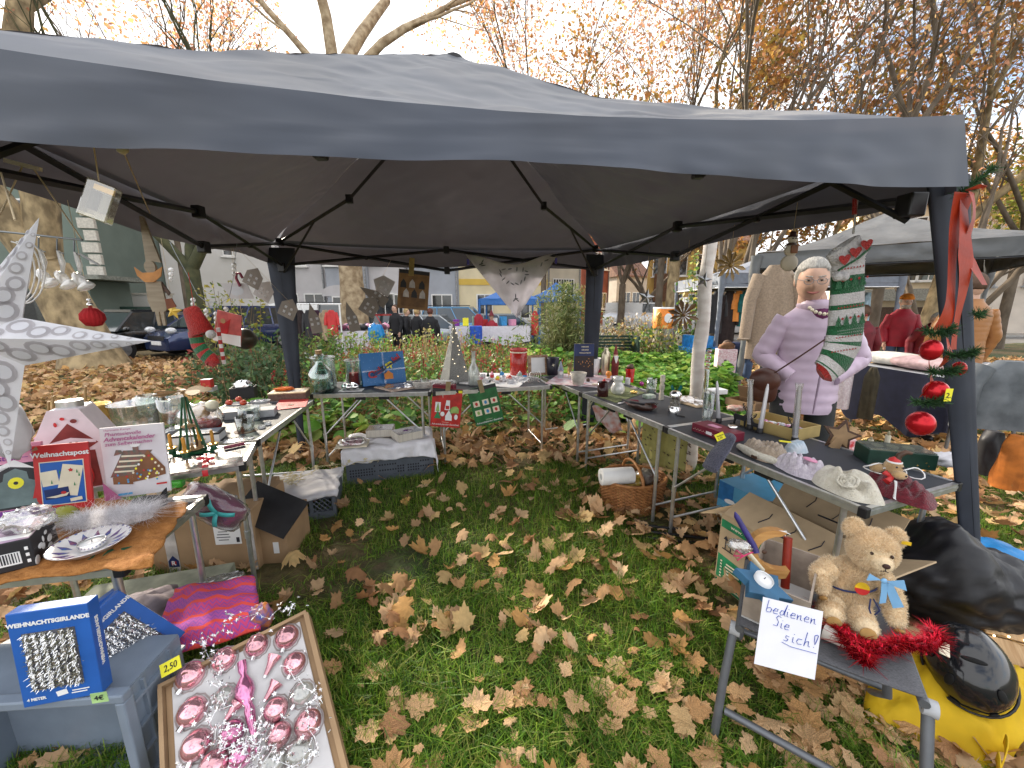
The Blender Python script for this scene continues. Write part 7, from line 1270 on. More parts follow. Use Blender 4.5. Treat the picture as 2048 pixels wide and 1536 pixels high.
p=D(1548,1105,c.y+.03);t=TH('wooden_moon','pale wooden crescent moon ornament in the carton on the stool','decoration',p,R(-12),rot=(R(-8),R(-8),R(-15)));PIN=mat('pine_wood',(.55,.30,.10),.45,c2=(.42,.20,.06),stretch=(3,3,22),scale=4)
mo=[(math.cos(R(a))*.085,math.sin(R(a))*.085)for a in range(62,300,14)]+[(.02+math.cos(R(a))*.075,.004+math.sin(R(a))*.060)for a in(285,270,250,232,215,200,185,176,165,150,135,120,105,90)];MB().pm(mo,-.018,.018).bd('crescent',PIN,t,bevel=.003);MB().ell((-.035,-.019,.01),(.008,.003,.008)).bd('knot',DWOOD,t);b=MB();[b.tu([(.03,-.01,.08),(.03+.02*math.cos(k),-.01,.07+.012*math.sin(k*2))],.0015,4)for k in range(6)];b.bd('thread',WHITE,t)
stick([D(1570,1175,c.y+.02),D(1576,1075,c.y+.06)],.014,mat('red_wood',(.32,.03,.015),.4),'red_candle','red wooden candle stick beside the wooden moon','candle',n=10)
stick([D(1512,1105,c.y),D(1506,1090,c.y+.01),D(1473,1032,c.y+.05),D(1470,1024,c.y+.05)],[.011,.011,.009,.002],mat('indigo_wax',(.035,.025,.16),.4),'blue_candle','indigo blue taper candle leaning out of the carton on the stool','candle',n=12)
p=D(1478,1092,c.y-.02);crm('wrapped_lolly','clear wrapped white sweet tied with a pink ribbon','sweet',p,.035,.022,.022,FILM,-.5,.3,5,3,flat=False);stick([p+Ve((.02,0,-.01)),D(1525,1140,c.y)],.008,CREAM,'sweet_stick','pale stick of the wrapped sweet','stick');t=TH('pink_ribbon','pink bow on the wrapped sweet','ribbon',D(1487,1112,c.y-.05));[MB().tu([(0,0,0),(math.cos(a)*.03,0,math.sin(a)*.022+.01),(math.cos(a+.5)*.032,0,math.sin(a+.5)*.02),(0,0,0)],.0025,5).bd('loop',mat('hot_pink',(.65,.05,.16),.4),t)for a in(.2,2.6,3.6)]
p=D(1524,1172,c.y-.14);t=TH('star_candle_holder','blue wooden six-pointed star candle holder with a white tea light','candle holder',p,0,rot=(R(18),R(8),R(15)));STB=mat('denim_blue_paint',(.035,.12,.22),.55,var=.15,bump=.1)
vs=starpts(6,.082,.048,15);n=12;MB().add([(x,y,-.013)for x,y in vs]+[(x,y,.013)for x,y in vs],[tuple(range(n))[::-1],tuple(range(n,2*n))]+[(i,(i+1)%n,(i+1)%n+n,i+n)for i in range(n)]).bd('star',STB,t,bevel=.002)
o=tealight('white tea light on the blue wooden star',p+Ve((.002,.004,.013)),.026,'tea lights of the stall',False);o.rotation_euler=(R(18),R(8),0)
n0,n1,n2_,n3=D(1523,1193,.965),D(1643,1222,.935),D(1627,1362,.885),D(1508,1327,.915)
nx=(n1-n0);wN=nx.length;nx.normalize();nzv=(n0-n3);nzv-=nx*nzv.dot(nx);hN=nzv.length;nzv.normalize();ny=nzv.cross(nx);Mn=Ma((nx,ny,nzv)).transposed().to_4x4();t=TH('handwritten_note','white paper note reading bedienen Sie sich in blue handwriting','note',n3,rot=Mn.to_euler())
MB().box((wN/2,0,hN/2),(wN,.0012,hN)).bd('paper',mat('note_paper',(.78,.78,.84),.7,var=.02),t)
INKB=mat('blue_pen',(.03,.07,.38),.5,var=0)
GL={'b':[[(0,1.0),(.02,.1),(.1,0),(.35,.05),(.4,.3),(.25,.42),(.05,.3)]],'e':[[(0,.22),(.35,.26),(.33,.42),(.15,.45),(.03,.25),(.12,.02),(.4,.05)]],'d':[[(.35,.38),(.12,.42),(.02,.2),(.12,.02),(.3,.1),(.42,.95),(.38,.1),(.48,.02)]],'i':[[(.05,.42),(.08,.05),(.2,.03)],[(.07,.62),(.09,.65)]],'n':[[(0,.42),(.05,0),(.08,.3),(.25,.42),(.3,.05),(.42,.03)]],'S':[[(.42,.85),(.2,.95),(.08,.75),(.32,.45),(.3,.1),(.0,.12)]],'s':[[(.3,.36),(.1,.42),(.08,.28),(.28,.16),(.2,.02),(.0,.06)]],'c':[[(.35,.4),(.1,.4),(.03,.2),(.15,.02),(.4,.06)]],'h':[[(.05,1.0),(.05,0),(.1,.3),(.28,.4),(.33,.05),(.45,.03)]],'!':[[(.2,1.0),(.05,.9),(.12,.5),(.2,.28),(.26,.6),(.28,.95),(.2,1.0)],[(.17,.06),(.19,.1)]]}
def hand(s,x,z,k,sl=0):
 b=MB()
 for ch in s:
  for st in GL[ch]:b.tu([(x+k*(px+.15*pz),-.0012,z+k*pz+sl*(x+k*px))for px,pz in st],.0016,4,flat=.5)
  x+=k*(.30 if ch=='i' else .52)
 return b.bd('handwriting',INKB,t)
hand('bedienen',wN*.07,hN*.80,.034,-.02);hand('Sie',wN*.22,hN*.62,.034,-.04);hand('sich!',wN*.42,hN*.44,.038,.0);MB().tu([(wN*.40,-.0012,hN*.415),(wN*.55,-.0012,hN*.38),(wN*.97,-.0012,hN*.375)],.0016,4,flat=.5).bd('underline',INKB,t)
tp=G(1690,1228,SZ+.002);k=.42;t=TH('teddy_bear','honey blond mohair teddy bear with a pale blue bow sitting on the stool','teddy bear',tp,R(-24));t.scale=(.78,.80,.90);FUR=mat('mohair_base',(.72,.56,.36),.95,bump=.6,bscale=120);PAD=mat('felt_pad',(.50,.29,.10),.95);FURH=attrmat('mohair',.9,.35,.15,10,.15)
els=[((0,.02,.105),(.085,.072,.115),'body'),((.045,-.0,.285),(.078,.070,.072),'head'),((-.022,.015,.348),(.032,.018,.034),'ear'),((.115,.02,.335),(.032,.018,.034),'ear'),((.055,-.062,.268),(.038,.034,.030),'muzzle')]
limbs=[([(-.075,.0,.185),(-.118,-.025,.155),(-.115,-.055,.115)],[.038,.036,.026],'arm'),([(.085,.01,.185),(.125,-.02,.13),(.135,-.06,.065)],[.038,.038,.028],'arm'),([(-.045,-.01,.05),(-.08,-.07,.04),(-.085,-.115,.045)],[.05,.042,.040],'leg'),([(.03,-.02,.045),(.02,-.085,.036),(.015,-.135,.045)],[.05,.042,.042],'leg')]
FP,FN=[],[]
for c,r_,nm in els:
 MB().ell(c,r_,20,13).bd(nm,FUR,t);m_=int(26000*max(r_[0]*r_[2],.0008)/.0098*(.35 if nm=='muzzle' else 1));u=rng.normal(0,1,(m_,3));u/=np.linalg.norm(u,axis=1,keepdims=True);FP.append(np.array(c)+u*np.array(r_));FN.append(u)
for pts,rs,nm in limbs:
 q=[Ve(pts[0]),Ve(pts[0]).lerp(Ve(pts[1]),.5),Ve(pts[1]),Ve(pts[1]).lerp(Ve(pts[2]),.6),Ve(pts[2])];MB().tu(q,[rs[0]*.9,rs[0],rs[1],(rs[1]+rs[2])/2,rs[2]],14).ell(pts[2],rs[2]*1.02,12,8).bd(nm,FUR,t);
 for _ in range(1):m_=7500;s=rng.random(m_);a_=np.where(s[:,None]<.5,np.array(pts[0])+(np.array(pts[1])-np.array(pts[0]))*(s*2)[:,None],np.array(pts[1])+(np.array(pts[2])-np.array(pts[1]))*(s*2-1)[:,None]);u=rng.normal(0,1,(m_,3));u/=np.linalg.norm(u,axis=1,keepdims=True);FP.append(a_+u*(np.interp(s,[0,.5,1],rs))[:,None]);FN.append(u)
 d=(Ve(pts[2])-Ve(pts[1])).normalized();e=MB().ell((0,0,0),(.027,.024,.006)if nm=='leg' else(.013,.024,.008),14,8).bd('paw_pad',PAD,t,Ve(pts[2])+d*rs[2]*(1.05)+(Ve((0,-.012,0))if nm=='arm' else Ve((0,0,0))));e.rotation_euler=d.to_track_quat('Z','Y').to_euler()
FP,FN=np.concatenate(FP),np.concatenate(FN);kp=FP[:,2]>.002;face=(np.abs(FP[:,0]-.05)<.045)&(FP[:,1]<-.045)&(np.abs(FP[:,2]-.275)<.036);kp&=~face|(rng.random(len(FP))<.25);FP,FN=FP[kp],FN[kp];n=len(FP);dr_=FN+rng.normal(0,.55,(n,3))+np.array([0,0,-.25]);dr_/=np.linalg.norm(dr_,axis=1,keepdims=True);L_=rng.uniform(.007,.014,(n,1))*np.where(face[kp],.45,1)[:,None];sd=np.cross(dr_,rng.normal(0,1,(n,3)));sd/=np.linalg.norm(sd,axis=1,keepdims=True)+1e-9
Vq=np.stack([FP-sd*.0009,FP+sd*.0009,FP+dr_*L_+sd*.0003,FP+dr_*L_-sd*.0003],1).reshape(-1,3);cc=np.array([(.90,.76,.55),(.84,.68,.46),(.95,.83,.64),(.76,.60,.40)])[rng.integers(0,4,n)];o=bulk('mohair',Vq,np.arange(4*n).reshape(n,4),FURH,None,np.repeat(cc,4,0),t);stuff(o)
[MB().ell((x,-.062,.298),.0065,10,7).bd('eye',mat('eye_glass',(.03,.012,.006),.05,var=0),t)for x in(.020,.082)];MB().ell((.056,-.097,.276),(.013,.006,.009)).bd('nose',mat('nose_thread',(.045,.02,.015),.7),t);MB().tu([(.056,-.096,.268),(.056,-.095,.258),(.045,-.090,.252)],.0018,5).tu([(.056,-.095,.258),(.068,-.090,.252)],.0018,5).bd('mouth',INK,t)
MB().box((.142,-.002,.333),(.03,.003,.012)).bd('ear_tag',mat('tag_yellow',(.75,.48,.02),.5),t);SKYB=mat('sky_satin',(.22,.45,.72),.32,var=.06)
for pl in([(-.01,0),(-.05,.016),(-.055,-.014)],[(.01,0),(.06,.018),(.075,-.02),(.03,-.012)],[(-.008,-.005),(.014,-.004),(.02,-.085),(-.0,-.095),(-.002,-.05)],[(.008,-.005),(.03,-.008),(.078,-.085),(.045,-.10),(.02,-.05)]):MB().pm([(x*.95+.062,z*.95+.218)for x,z in pl],-.090,-.086).bd('bow',SKYB,t,bevel=.001)
MB().ell((.062,-.088,.217),(.010,.007,.010)).bd('bow_knot',SKYB,t);MB().cyl((.005,-.082,.165),(.005,-.079,.165),.024,n=22).bd('medal',mat('tag_yellow',0),t);MB().pm([(.005+math.cos(R(a))*.0238,.165+math.sin(R(a))*.0238)for a in range(180,361,15)],-.0835,-.082).bd('medal_print',RED,t);MB().tu([(math.cos(a)*.092,.02+math.sin(a)*.082,.135+.02*math.cos(a))for a in(6.2832*j/22 for j in range(23))],.0035,6).bd('blue_cord',DKB,t);MB().tu([(.04,-.075,.13),(.035,-.09,.10),(.045,-.085,.08)],.003,5).tu([(.05,-.07,.13),(.07,-.085,.10),(.06,-.08,.075)],.003,5).bd('cord_end',DKB,t)
pth=[G(*c,SZ+.03)for c in((1645,1222),(1668,1252),(1695,1282),(1725,1300),(1755,1300),(1790,1292),(1820,1290),(1850,1292),(1872,1280),(1862,1262))];sm=[pth[i].lerp(pth[i+1],j/12)for i in range(len(pth)-1)for j in range(12)];br2=[G(*c,SZ+.03)for c in((1700,1285),(1715,1310),(1735,1325))];sm+=[br2[i].lerp(br2[i+1],j/14)for i in range(2)for j in range(14)];A=np.array([s[:]for s in sm]);A=A[rng.integers(0,len(A),9000)]+rng.normal(0,.006,(9000,3));t=TH('red_tinsel','glittering red tinsel garland lying across the stool','tinsel',(0,0,0));q_=blades(A,.013,.0036,[(.45,.01,.02)],rng,1.4,.3);bulk('strands',q_[0],q_[1],mat('red_tinsel_foil',(.55,.012,.03),.22,.85,var=0),None,None,t)
b=MB();[b.add([(c.x+x,c.y-.012,c.z+.012+z)for x,z in starpts(5,.011,.005,rr.uniform(0,70))],[tuple(range(10))])for c in(sm[rr.randrange(len(sm))]for _ in range(22))];b.bd('foil_stars',mat('pink_foil',(.70,.08,.14),.25,.6),t)['kind']='stuff'
stick([G(1648,1262,SZ+.02),G(1722,1302,SZ+.02)],[.024,.012],mat('paper_roll',(.60,.55,.50),.7),'rolled_paper','pale rolled paper packet lying by the red tinsel','paper roll',n=14);one('paper_tag','white cardboard tinsel tag at the end of the red tinsel','tag',G(1885,1292,SZ+.02),MB().pm([(-.03,-.01),(.0,.02),(.03,-.005),(.0,-.03)],-.001,.001),CREAM,rot=(R(-40),0,R(20)))
p=D(1936,1332,1.10);t=TH('bicycle_helmet','glossy black helmet with oval vents lying on a yellow bag','helmet',p,rot=(R(24),R(-8),R(-42)));HEL=mat('helmet_black',(.010,.011,.014),.16,var=.1,coat=.5)
MB().ell((0,0,0),(.106,.135,.122),34,20,fn=lambda u:1+.03*math.exp(-((abs(u.x)-.35)/.12)**2)*(u.z>-.3)-(.10 if u.z<-.75 else 0)).bd('shell',HEL,t);VEN=mat('vent_black',(.003,.003,.003),.8,var=0)
for x,y,z,a,b2 in((-.055,-.10,.055,.012,.022),(.055,-.10,.055,.012,.022),(-.04,-.118,-.02,.016,.012),(.04,-.118,-.02,.016,.012),(.0,-.045,.112,.030,.008),(-.095,-.03,.06,.012,.02)):d=Ve((x/.106**2,y/.135**2,z/.118**2)).normalized();o=MB().ell((0,0,0),(a,b2,.004),14,6).bd('vent',VEN,t,Ve((x,y,z))+d*-.001);k_=((x/.106)**2+(y/.135)**2+(z/.118)**2)**-.5;o.location=Ve((x,y,z))*k_*1.035;o.rotation_euler=d.to_track_quat('Z','Y').to_euler()
MB().tu([(math.cos(a)*.109,math.sin(a)*.139,-.03)for a in(6.2832*j/30 for j in range(31))],.004,6).bd('rim',BLACKP,t)
YB_=mat('yellow_cloth',(.70,.45,.010),.75,var=.06,bump=.8,bscale=5,trl=.15,ridge=.02);c=G(1945,1500,0)+Ve((.10,.14,0));t=TH('yellow_bag','bright yellow cloth bag with handles under the black helmet','bag',c,.3)
MB().ell((0,0,.06),(.24,.15,.08),40,20,fn=lambda u:1+.16*nz3(u,2.6,5)+.08*nz3(u,6,2)).bd('body',mat('grey_lilac_cloth',(.36,.33,.38),.8,var=.08),t);MB().grid(lambda u,v:(lambda a,r_:Ve((math.cos(a)*.33*r_*(1+.16*math.sin(a*3)),math.sin(a)*.23*r_*(1+.1*math.sin(a*4)),.20-.15*r_**2.2+.05*nz3((math.cos(a)*r_*4,math.sin(a)*r_*4,r_*2),1,4)+.02*abs(nz3((math.cos(a)*r_*9,math.sin(a)*r_*9,2),1,7)))))(u*6.2832,v*(.98+.26*math.sin(u*6.28*2+1))),60,16).bd('flap',YB_,t,solid=.004)
for sg in(0,1):MB().grid(lambda u,v:Ve((-.20+.09*math.cos(v*5.2+1.0+sg*.6)-.04*sg,-.16-.04*math.sin(v*5)-.02*sg,.06+.08*math.sin(v*5.2+1)+(u-.5)*.035)),1,20).bd('handle',YB_,t,solid=.003)
NYL=mat('black_nylon',(.012,.012,.015),.45,var=.1,bump=.6,bscale=3.5,ridge=.03);c=D(1905,1150,1.50);tag(MB().ell((0,0,0),(.27,.19,.19),70,40,fn=lambda u:(1+.55*max(0,u.z)*math.exp(-((u.x+.15)/.3)**2)+.45*max(0,u.x)**3+.16*abs(nz3(u,2.2,3))-.16*abs(nz3(u,3.4,6))+.05*abs(nz3(u,8,1)))).bd('black_bag',NYL,None,c+Ve((0,0,-.05)),R(-15)),'large black nylon bag slumped behind the teddy bear','bag')
BLP=mat('blue_tarp',(.012,.21,.52),.35,var=.08,bump=.15,bscale=10)
for i,(px,py,Y,sx_,sy_,sz_)in enumerate(((1800,1085,1.75,.20,.14,.17),(1990,1120,1.72,.13,.14,.17))):c=D(px,py,Y);tag(MB().ell((0,0,0),(sx_,sy_,sz_),30,16,fn=lambda u:.92/max(.5,(abs(u.x)**5+abs(u.y)**5+abs(u.z)**5)**.2)*(1+.08*nz3(u,2.5,i))).bd('blue_tote',BLP,None,c+Ve((0,0,-.08)),R(-20)),('bright blue plastic tote under the near table corner','bright blue plastic tote right of the canopy leg')[i],'bag')
PLK=mat('rough_board',(.50,.33,.17),.6,c2=(.36,.21,.09),stretch=(22,2,2),scale=3,bump=.2);c=D(2010,1235,1.36);t=TH('wooden_board','rough pale wooden board with fairy lights and a pine cone at the right edge','board',c,rot=(R(-52),R(6),R(-16)))
for k_ in range(4):MB().box((.08,0,.15-.095*k_),(.36,.022,.090)).bd('plank',PLK,t,bevel=.004)
MB().tu([(-.10+.02*j,-.014,.06+.012*math.sin(j))for j in range(18)],.0012,4).tu([(-.08+.02*j,-.014,-.09+.01*math.sin(j))for j in range(17)],.0012,4).bd('wire',GOLD,t);b=MB();[b.ell((-.08+.05*j,-.016,z+.012*math.sin(j)),.004,6,4)for j in range(7)for z in(.06,-.09)];b.bd('fairy_lights',mat('warm_led',0),t)['kind']='stuff';MB().box((-.01,-.016,-.0),(.08,.008,.055)).bd('bark_slice',WOOD,t);cone_mb(.03,.035,(0,0,0)).bd('pine_cone',DWOOD,t,(-.01,-.02,0),rot=(R(90),0,0))
for k_,(px,py,w_,d_2)in enumerate(((1880,1500,.17,.10),(2010,1480,.2,.11),(1990,1535,.22,.1),(1850,1545,.18,.1))):c=G(px,py,0);tag(MB().box((0,0,.012),(w_,d_2,.03)).bd('paving_stone',mat('mossy_stone',(.10,.095,.075),.9,c2=(.06,.065,.045),scale=12,bump=.4),None,c,.3+.2*k_,bevel=.008),'flat mossy grey paving stone in the right foreground'+(', nearest the stool leg',', the one under the yellow bag',', the largest one',', the lowest one')[k_],'stone','paving stones in the grass')
#NEIGHBOURING TENTS
def gazebo(name,label,corners,ez,pk,vh,m,legm=DARKM,legw=.02,trim=None,legs=(0,1,2,3),under=None,cover=None,group='market tents on the green',feet={}):
 C_=[Ve((x,y,0))for x,y in corners];ctr=sum(C_,Ve())/4;t=TH(name,label,'market tent',ctr,0,group);P_=Ve((ctr.x,ctr.y,pk));b=MB()
 for i in range(4):
  a,c=C_[i],C_[(i+1)%4]
  b.grid(lambda u,v,a=a,c=c:(lambda e:e.lerp(P_,v)-ctr-Ve((0,0,.10*math.sin(math.pi*v)*(1-v*.4)-.03*nz3((e.x*2,e.y*2,v*3),1.4,4)*(1-v))))(Ve((*a.lerp(c,u)[:2],ez))),26,12)
 b.bd('roof_fabric',m,t)
 for i in range(4):
  a,c=C_[i],C_[(i+1)%4];ou=((a+c)/2-ctr).normalized()
  MB().grid(lambda u,v:Ve((*a.lerp(c,u)[:2],ez-.004-vh*v))-ctr+ou*(.012+.025*nz3((u*8,v*2,i),1.2,3)*(u*(1-u)*5)),50,5).bd('valance',m,t)
  if trim:MB().tu([Ve((*a.lerp(c,u/12)[:2],ez-vh))-ctr+ou*.02 for u in range(13)],.010,5).bd('piping',trim,t)
  MB().tu([Ve((*a[:2],ez-.22))-ctr,Ve((*c[:2],ez-.22))-ctr],.014,5).bd('frame_bar',DARKM,t)
  if i in legs:
   ft=Ve((*feet.get(i,a[:2]),0));l=MB().tu([ft-ctr,Ve((*a[:2],ez-.02))-ctr],legw,6).bd('leg',legm,t)
   if cover:MB().grid(lambda u,v:ft.lerp(Ve((*a[:2],ez-.03)),v)-ctr+Ve((math.cos(u*6.283),math.sin(u*6.283),0))*(.045+.05*max(0,v-.75)*4*.6)*(1+.25*nz3((u*4,v*9,1),1.4,i)),16,40).bd('leg_cover',cover,l)
 return t
TARP=mat('grey_silver_tarp',(.13,.135,.14),.42,bump=.6,bscale=6,c2=(.08,.085,.09),scale=3,ridge=.02)
gazebo('grey_gazebo','crinkled silver-grey gazebo right of the stall',[(3.5,5.75),(5.72,4.05),(7.4,6.2),(5.2,7.9)],2.18,2.78,.20,TARP,STEEL,.018,cover=TARP,feet={0:(3.42,5.72),1:(5.95,4.1)})
NAVG=mat('blue_grey_tent',(.16,.18,.22),.6,var=.08)
gazebo('dark_gazebo','slate gazebo with white piping and clothes hung under it',[(4.55,8.6),(8.15,8.3),(8.4,11.2),(4.8,11.5)],2.14,2.75,.30,NAVG,STEEL,.03,WHITE,cover=NAVG)
BLT=mat('blue_tent',(.03,.14,.42),.55,var=.06)
p=D(960,620,14.5);gazebo('blue_gazebo','royal blue gazebo behind the hanging white tablecloth',[(-1.15,13.9),(1.0,14.1),(1.1,16.4),(-1.05,16.2)],1.70,2.35,.22,BLT,BLT,.04)
gazebo('blue_gazebo','second blue gazebo farther right behind the feathery grass',[(.9,17),(3.0,17.2),(3.1,19),(1,19)],1.85,2.5,.25,BLT,BLT,.04)
#HANGING GOODS
def stg(p0,p1,label,r=.0022,m=STRING,name='string',sag=0,n=2):p0,p1=Ve(p0),Ve(p1);return tag(MB().tu([p0.lerp(p1,k/8)-p0-Ve((0,0,sag*math.sin(math.pi*k/8)))for k in range(9)],r,5).bd(name,m,None,p0),label,'string','strings the decorations hang on')
PST=mat('paper_star_white',(.78,.78,.82),.75,var=.03,trl=.35);CUT=mat('lace_cut',(.60,.58,.60),.8,var=.05,trl=.6)
c=D(-16,672,1.02);t=TH('paper_star','large folded white paper star with cut lace pattern hanging at the left edge','paper star',c,0);k=mpp(c)
ang=[57,-2,-98,-150,145];ol=[]
for i in range(5):
 a0,a1=ang[i],ang[(i+1)%5];a1=a1-360 if a1>a0 else a1;am=(a0+a1)/2
 ol+=[(math.cos(R(a0))*285*k*(1.12 if i==1 else .96),math.sin(R(a0))*285*k*(1.0 if i else .93)),(math.cos(R(am))*78*k,math.sin(R(am))*78*k)]
MB().add([(0,-.06,0),(0,.06,0)]+[(x,0,z)for x,z in ol],[(0,2+i,2+(i+1)%10)for i in range(10)]+[(1,2+(i+1)%10,2+i)for i in range(10)]).bd('paper',PST,t)
b=MB();rr=random.Random(6)
def facet(i,u,v,dy=-.0025):
 T=Ve((ol[i-i%2][0],0,ol[i-i%2][1]));Nn=Ve((ol[(i+1)%10 if i%2==0 else i%10][0],0,ol[(i+1)%10 if i%2==0 else i%10][1]));return T,Nn
for i in range(10):
 tip=ol[i if i%2==0 else(i+1)%10];no=ol[(i+1)%10 if i%2==0 else i];T,Nn,O=Ve((tip[0],0,tip[1])),Ve((no[0],0,no[1])),Ve((0,-.06,0));nrm=(T-O).cross(Nn-O).normalized();nrm=nrm if nrm.y<0 else-nrm
 for q in(.16,.27,.38,.49,.60,.70,.79,.87):
  c0=O.lerp(T,q);c1=Nn.lerp(T,max(0,(q-.25)/.75))if q>.25 else O.lerp(Nn,q/.25);wv=(c1-c0).length
  for f_ in(.38+.2*(int(q*100)%2),):
   cc=c0.lerp(c1,f_);ax=(T-O).normalized();ay=nrm.cross(ax);r1=min(.024,wv*.34)
   for rr_,mi in((1.0,0),(.62,1)):b.add([cc+nrm*(.002+.001*mi)+ax*(math.cos(6.2832*j/12)*r1*rr_*1.35)+ay*(math.sin(6.2832*j/12)*r1*rr_)for j in range(12)],[tuple(range(12))],mi)
b.bd('lace_cutouts',[CUT,PST],t)['kind']='stuff'
one('white_cloth_figure','soft white cloth figure below the paper star at the left edge','figure',D(15,860,1.25),MB().ell((0,0,0),(.06,.05,.10),18,12,fn=lambda u:1+.2*nz3(u,3,2)),FABW)
one('wooden_clip','pale wooden stick clip under the canopy at the upper left','clip',D(46,330,1.32),MB().box((0,0,0),(.11,.008,.012)),CREAM,rot=(0,R(14),0))
stg(D(45,332,1.32),D(0,430,1.30),'jute string slanting left from the wooden clip');stg(D(62,330,1.32),D(163,478,1.34),'jute string slanting right from the wooden clip');stg(D(2,345,1.1),D(30,440,1.0),'jute string that carries the paper star')
t=TH('crystal_hanger','metal rod hung with clear crystal slippers on white ribbons','hanger',D(70,470,1.33));o0=Ve(t.location);E=lambda px,py,dy=0:D(px,py,1.33+dy)-o0
MB().tu([E(-20,461),E(165,480)],.0035,6).bd('rod',STEEL,t);CRY=clear('crystal',(.97,.97,.97),.35,.05,.30)
for i,(px,py)in enumerate(((77,474),(114,477),(148,480))):
 MB().tu([E(px,py),E(px,py+26),E(px+14,py+30)],.0022,5).bd('hook',STEEL,t);MB().tu([E(px+2,py+24),E(px+8,py+50),E(px+10,py+70),E(px+14,py+50),E(px+4,py+26)],.006,5,flat=.3).bd('ribbon',WHITE,t)
 for dx,dz,a in((0,0,60),(14,12,-20)):M=Ma.Translation(E(px+12+dx*.8,py+80+dz))@Ma.Rotation(R(a),4,'Y');b=MB();b.ell((0,0,0),(.030,.014,.016),12,8,M=M,fn=lambda u:1+.12*math.sin(u.z*14));b.bd('slipper',CRY,t)
b=MB();[b.tu([E(20+10*j+40*math.cos(a),545+62*math.sin(a),-.02*j)for a in(-1.5+3.1*q/14 for q in range(15))],.0022,5)for j in range(4)];t=TH('wire_rings','nested white wire rings behind the paper star','rings',o0);b.bd('rings',WHITE,t)['kind']='stuff'
MB().tu([E(160,508),E(198,530)],.008,4,flat=.3).bd('paper_tag',WHITE,bpy.data.objects['crystal_hanger'])
stg(D(183,262,1.10),D(198,364,1.12),'thin string holding the small clear box',.0016);t=TH('clear_gift_box','small clear plastic box with batteries hanging on a string','box',D(200,404,1.12),0,rot=(0,R(22),R(25)));s_=mpp(t.location);MB().box((0,0,0),(44*s_,30*s_,74*s_)).bd('case',clear('amber_case',(.90,.86,.72),.6,.06,.12),t,bevel=.003);[MB().cyl((x*s_,0,-20*s_),(x*s_,0,18*s_),8*s_).bd('battery',BLKC if x<0 else GREYC,t)for x in(-9,9)];MB().box((0,.004,26*s_),(30*s_,.01,10*s_)).bd('contact',GOLD,t)
stg(D(230,264,1.12),D(302,432,1.95),'long string with a bow that carries the wooden figure',.0022);crm('string_bow','small cream bow on the long string','bow',D(246,298,1.2),.016,.01,.014,CREAM,0,.4,6,2,12,flat=False)
c=D(306,545,1.98);t=TH('wooden_figure','grey wooden silhouette of a figure with a pointed hat and orange crescent','wooden figure',c,R(10));s_=mpp(c);Wf=lambda pl:[((x-306)*s_,(545-y)*s_)for x,y in pl];GWD=mat('grey_wood',(.36,.30,.22),.7,c2=(.27,.22,.16),stretch=(2,2,16),scale=4)
MB().pm(Wf([(291,562),(318,562),(321,616),(316,622),(294,622),(289,600)]),-.006,.006).bd('robe',GWD,t);MB().pm(Wf([(304+10*math.cos(a),535+13*math.sin(a))for a in(6.2832*j/16 for j in range(16))]),-.009,.004).bd('head',GWD,t);MB().pm(Wf([(298,527),(301,440),(307,440),(324,526),(312,524)]),-.006,.006).bd('hat',GWD,t);MB().pm(Wf([(278,535),(290,546),(310,545),(327,534),(322,552),(308,564),(292,564),(281,552)]),-.014,-.009).bd('crescent',mat('orange_wood',(.50,.22,.06),.5),t)
for x in(298,307):MB().pm(Wf([(x,622),(x+7,622),(x+6,650),(x+1,650)]),-.005,.005).bd('leg',GWD,t)
MB().pm(Wf([(318,562),(330,585),(326,590),(316,575)]),.0,.006).bd('arm',DWOOD,t);MB().pm(Wf([(320,597),(332,595),(338,612),(320,617)]),-.006,.0).bd('bag',mat('rust_wood',(.24,.07,.03),.6),t)
def hang(name,label,cat,px,py,Y,fn,ytop=None,m=STRING,r=.0012,grp=None,rz=0):
 c=D(px,py,Y);t=TH(name,label,cat,c,rz,grp);fn(t,mpp(c))
 if ytop:MB().tu([(0,0,0),(0,0,D(px,ytop,Y).z-c.z)],r,4).bd('thread',m,t)
 return t
def redball(t,s):MB().la([(2*s,19*s),(9*s,17*s),(17*s,6*s),(18*s,-5*s),(11*s,-17*s),(2*s,-19*s)],48,wob=lambda a,i:1+.08*math.sin(a*16)).bd('paper',mat('red_honeycomb',(.42,.015,.02),.8),t);MB().ell((0,0,24*s),5*s,12,8).ell((0,0,33*s),3.5*s).bd('bead',SILV,t)
hang('paper_ball','red pleated paper ball with a silver bead','paper ball',185,634,1.35,redball,400)
def star5(m,r_,n=5,dpt=.3):
 def f(t,s):b=MB();sp5=starpts(n,r_*s,r_*s*.42,78);n2=len(sp5);b.add([(0,-r_*s*dpt,0),(0,r_*s*dpt,0)]+[(x,0,z)for x,z in sp5],[(0,2+i,2+(i+1)%n2)for i in range(n2)]+[(1,2+(i+1)%n2,2+i)for i in range(n2)]);b.bd('star',m,t)
 return f
hang('yellow_star','small yellow folded star beside the wooden figure','star',347,622,2.3,star5(mat('star_yellow',(.70,.48,.08),.5),18),470)
hang('silver_star','silver metal star hanging right of the rear right leg','star',1292,595,3.2,star5(mat('pewter',(.36,.37,.38),.35,.8),18),495);hang('silver_star','narrow silver star hanging against the white pole','star',1408,560,2.5,star5(mat('pewter',0),17),480)
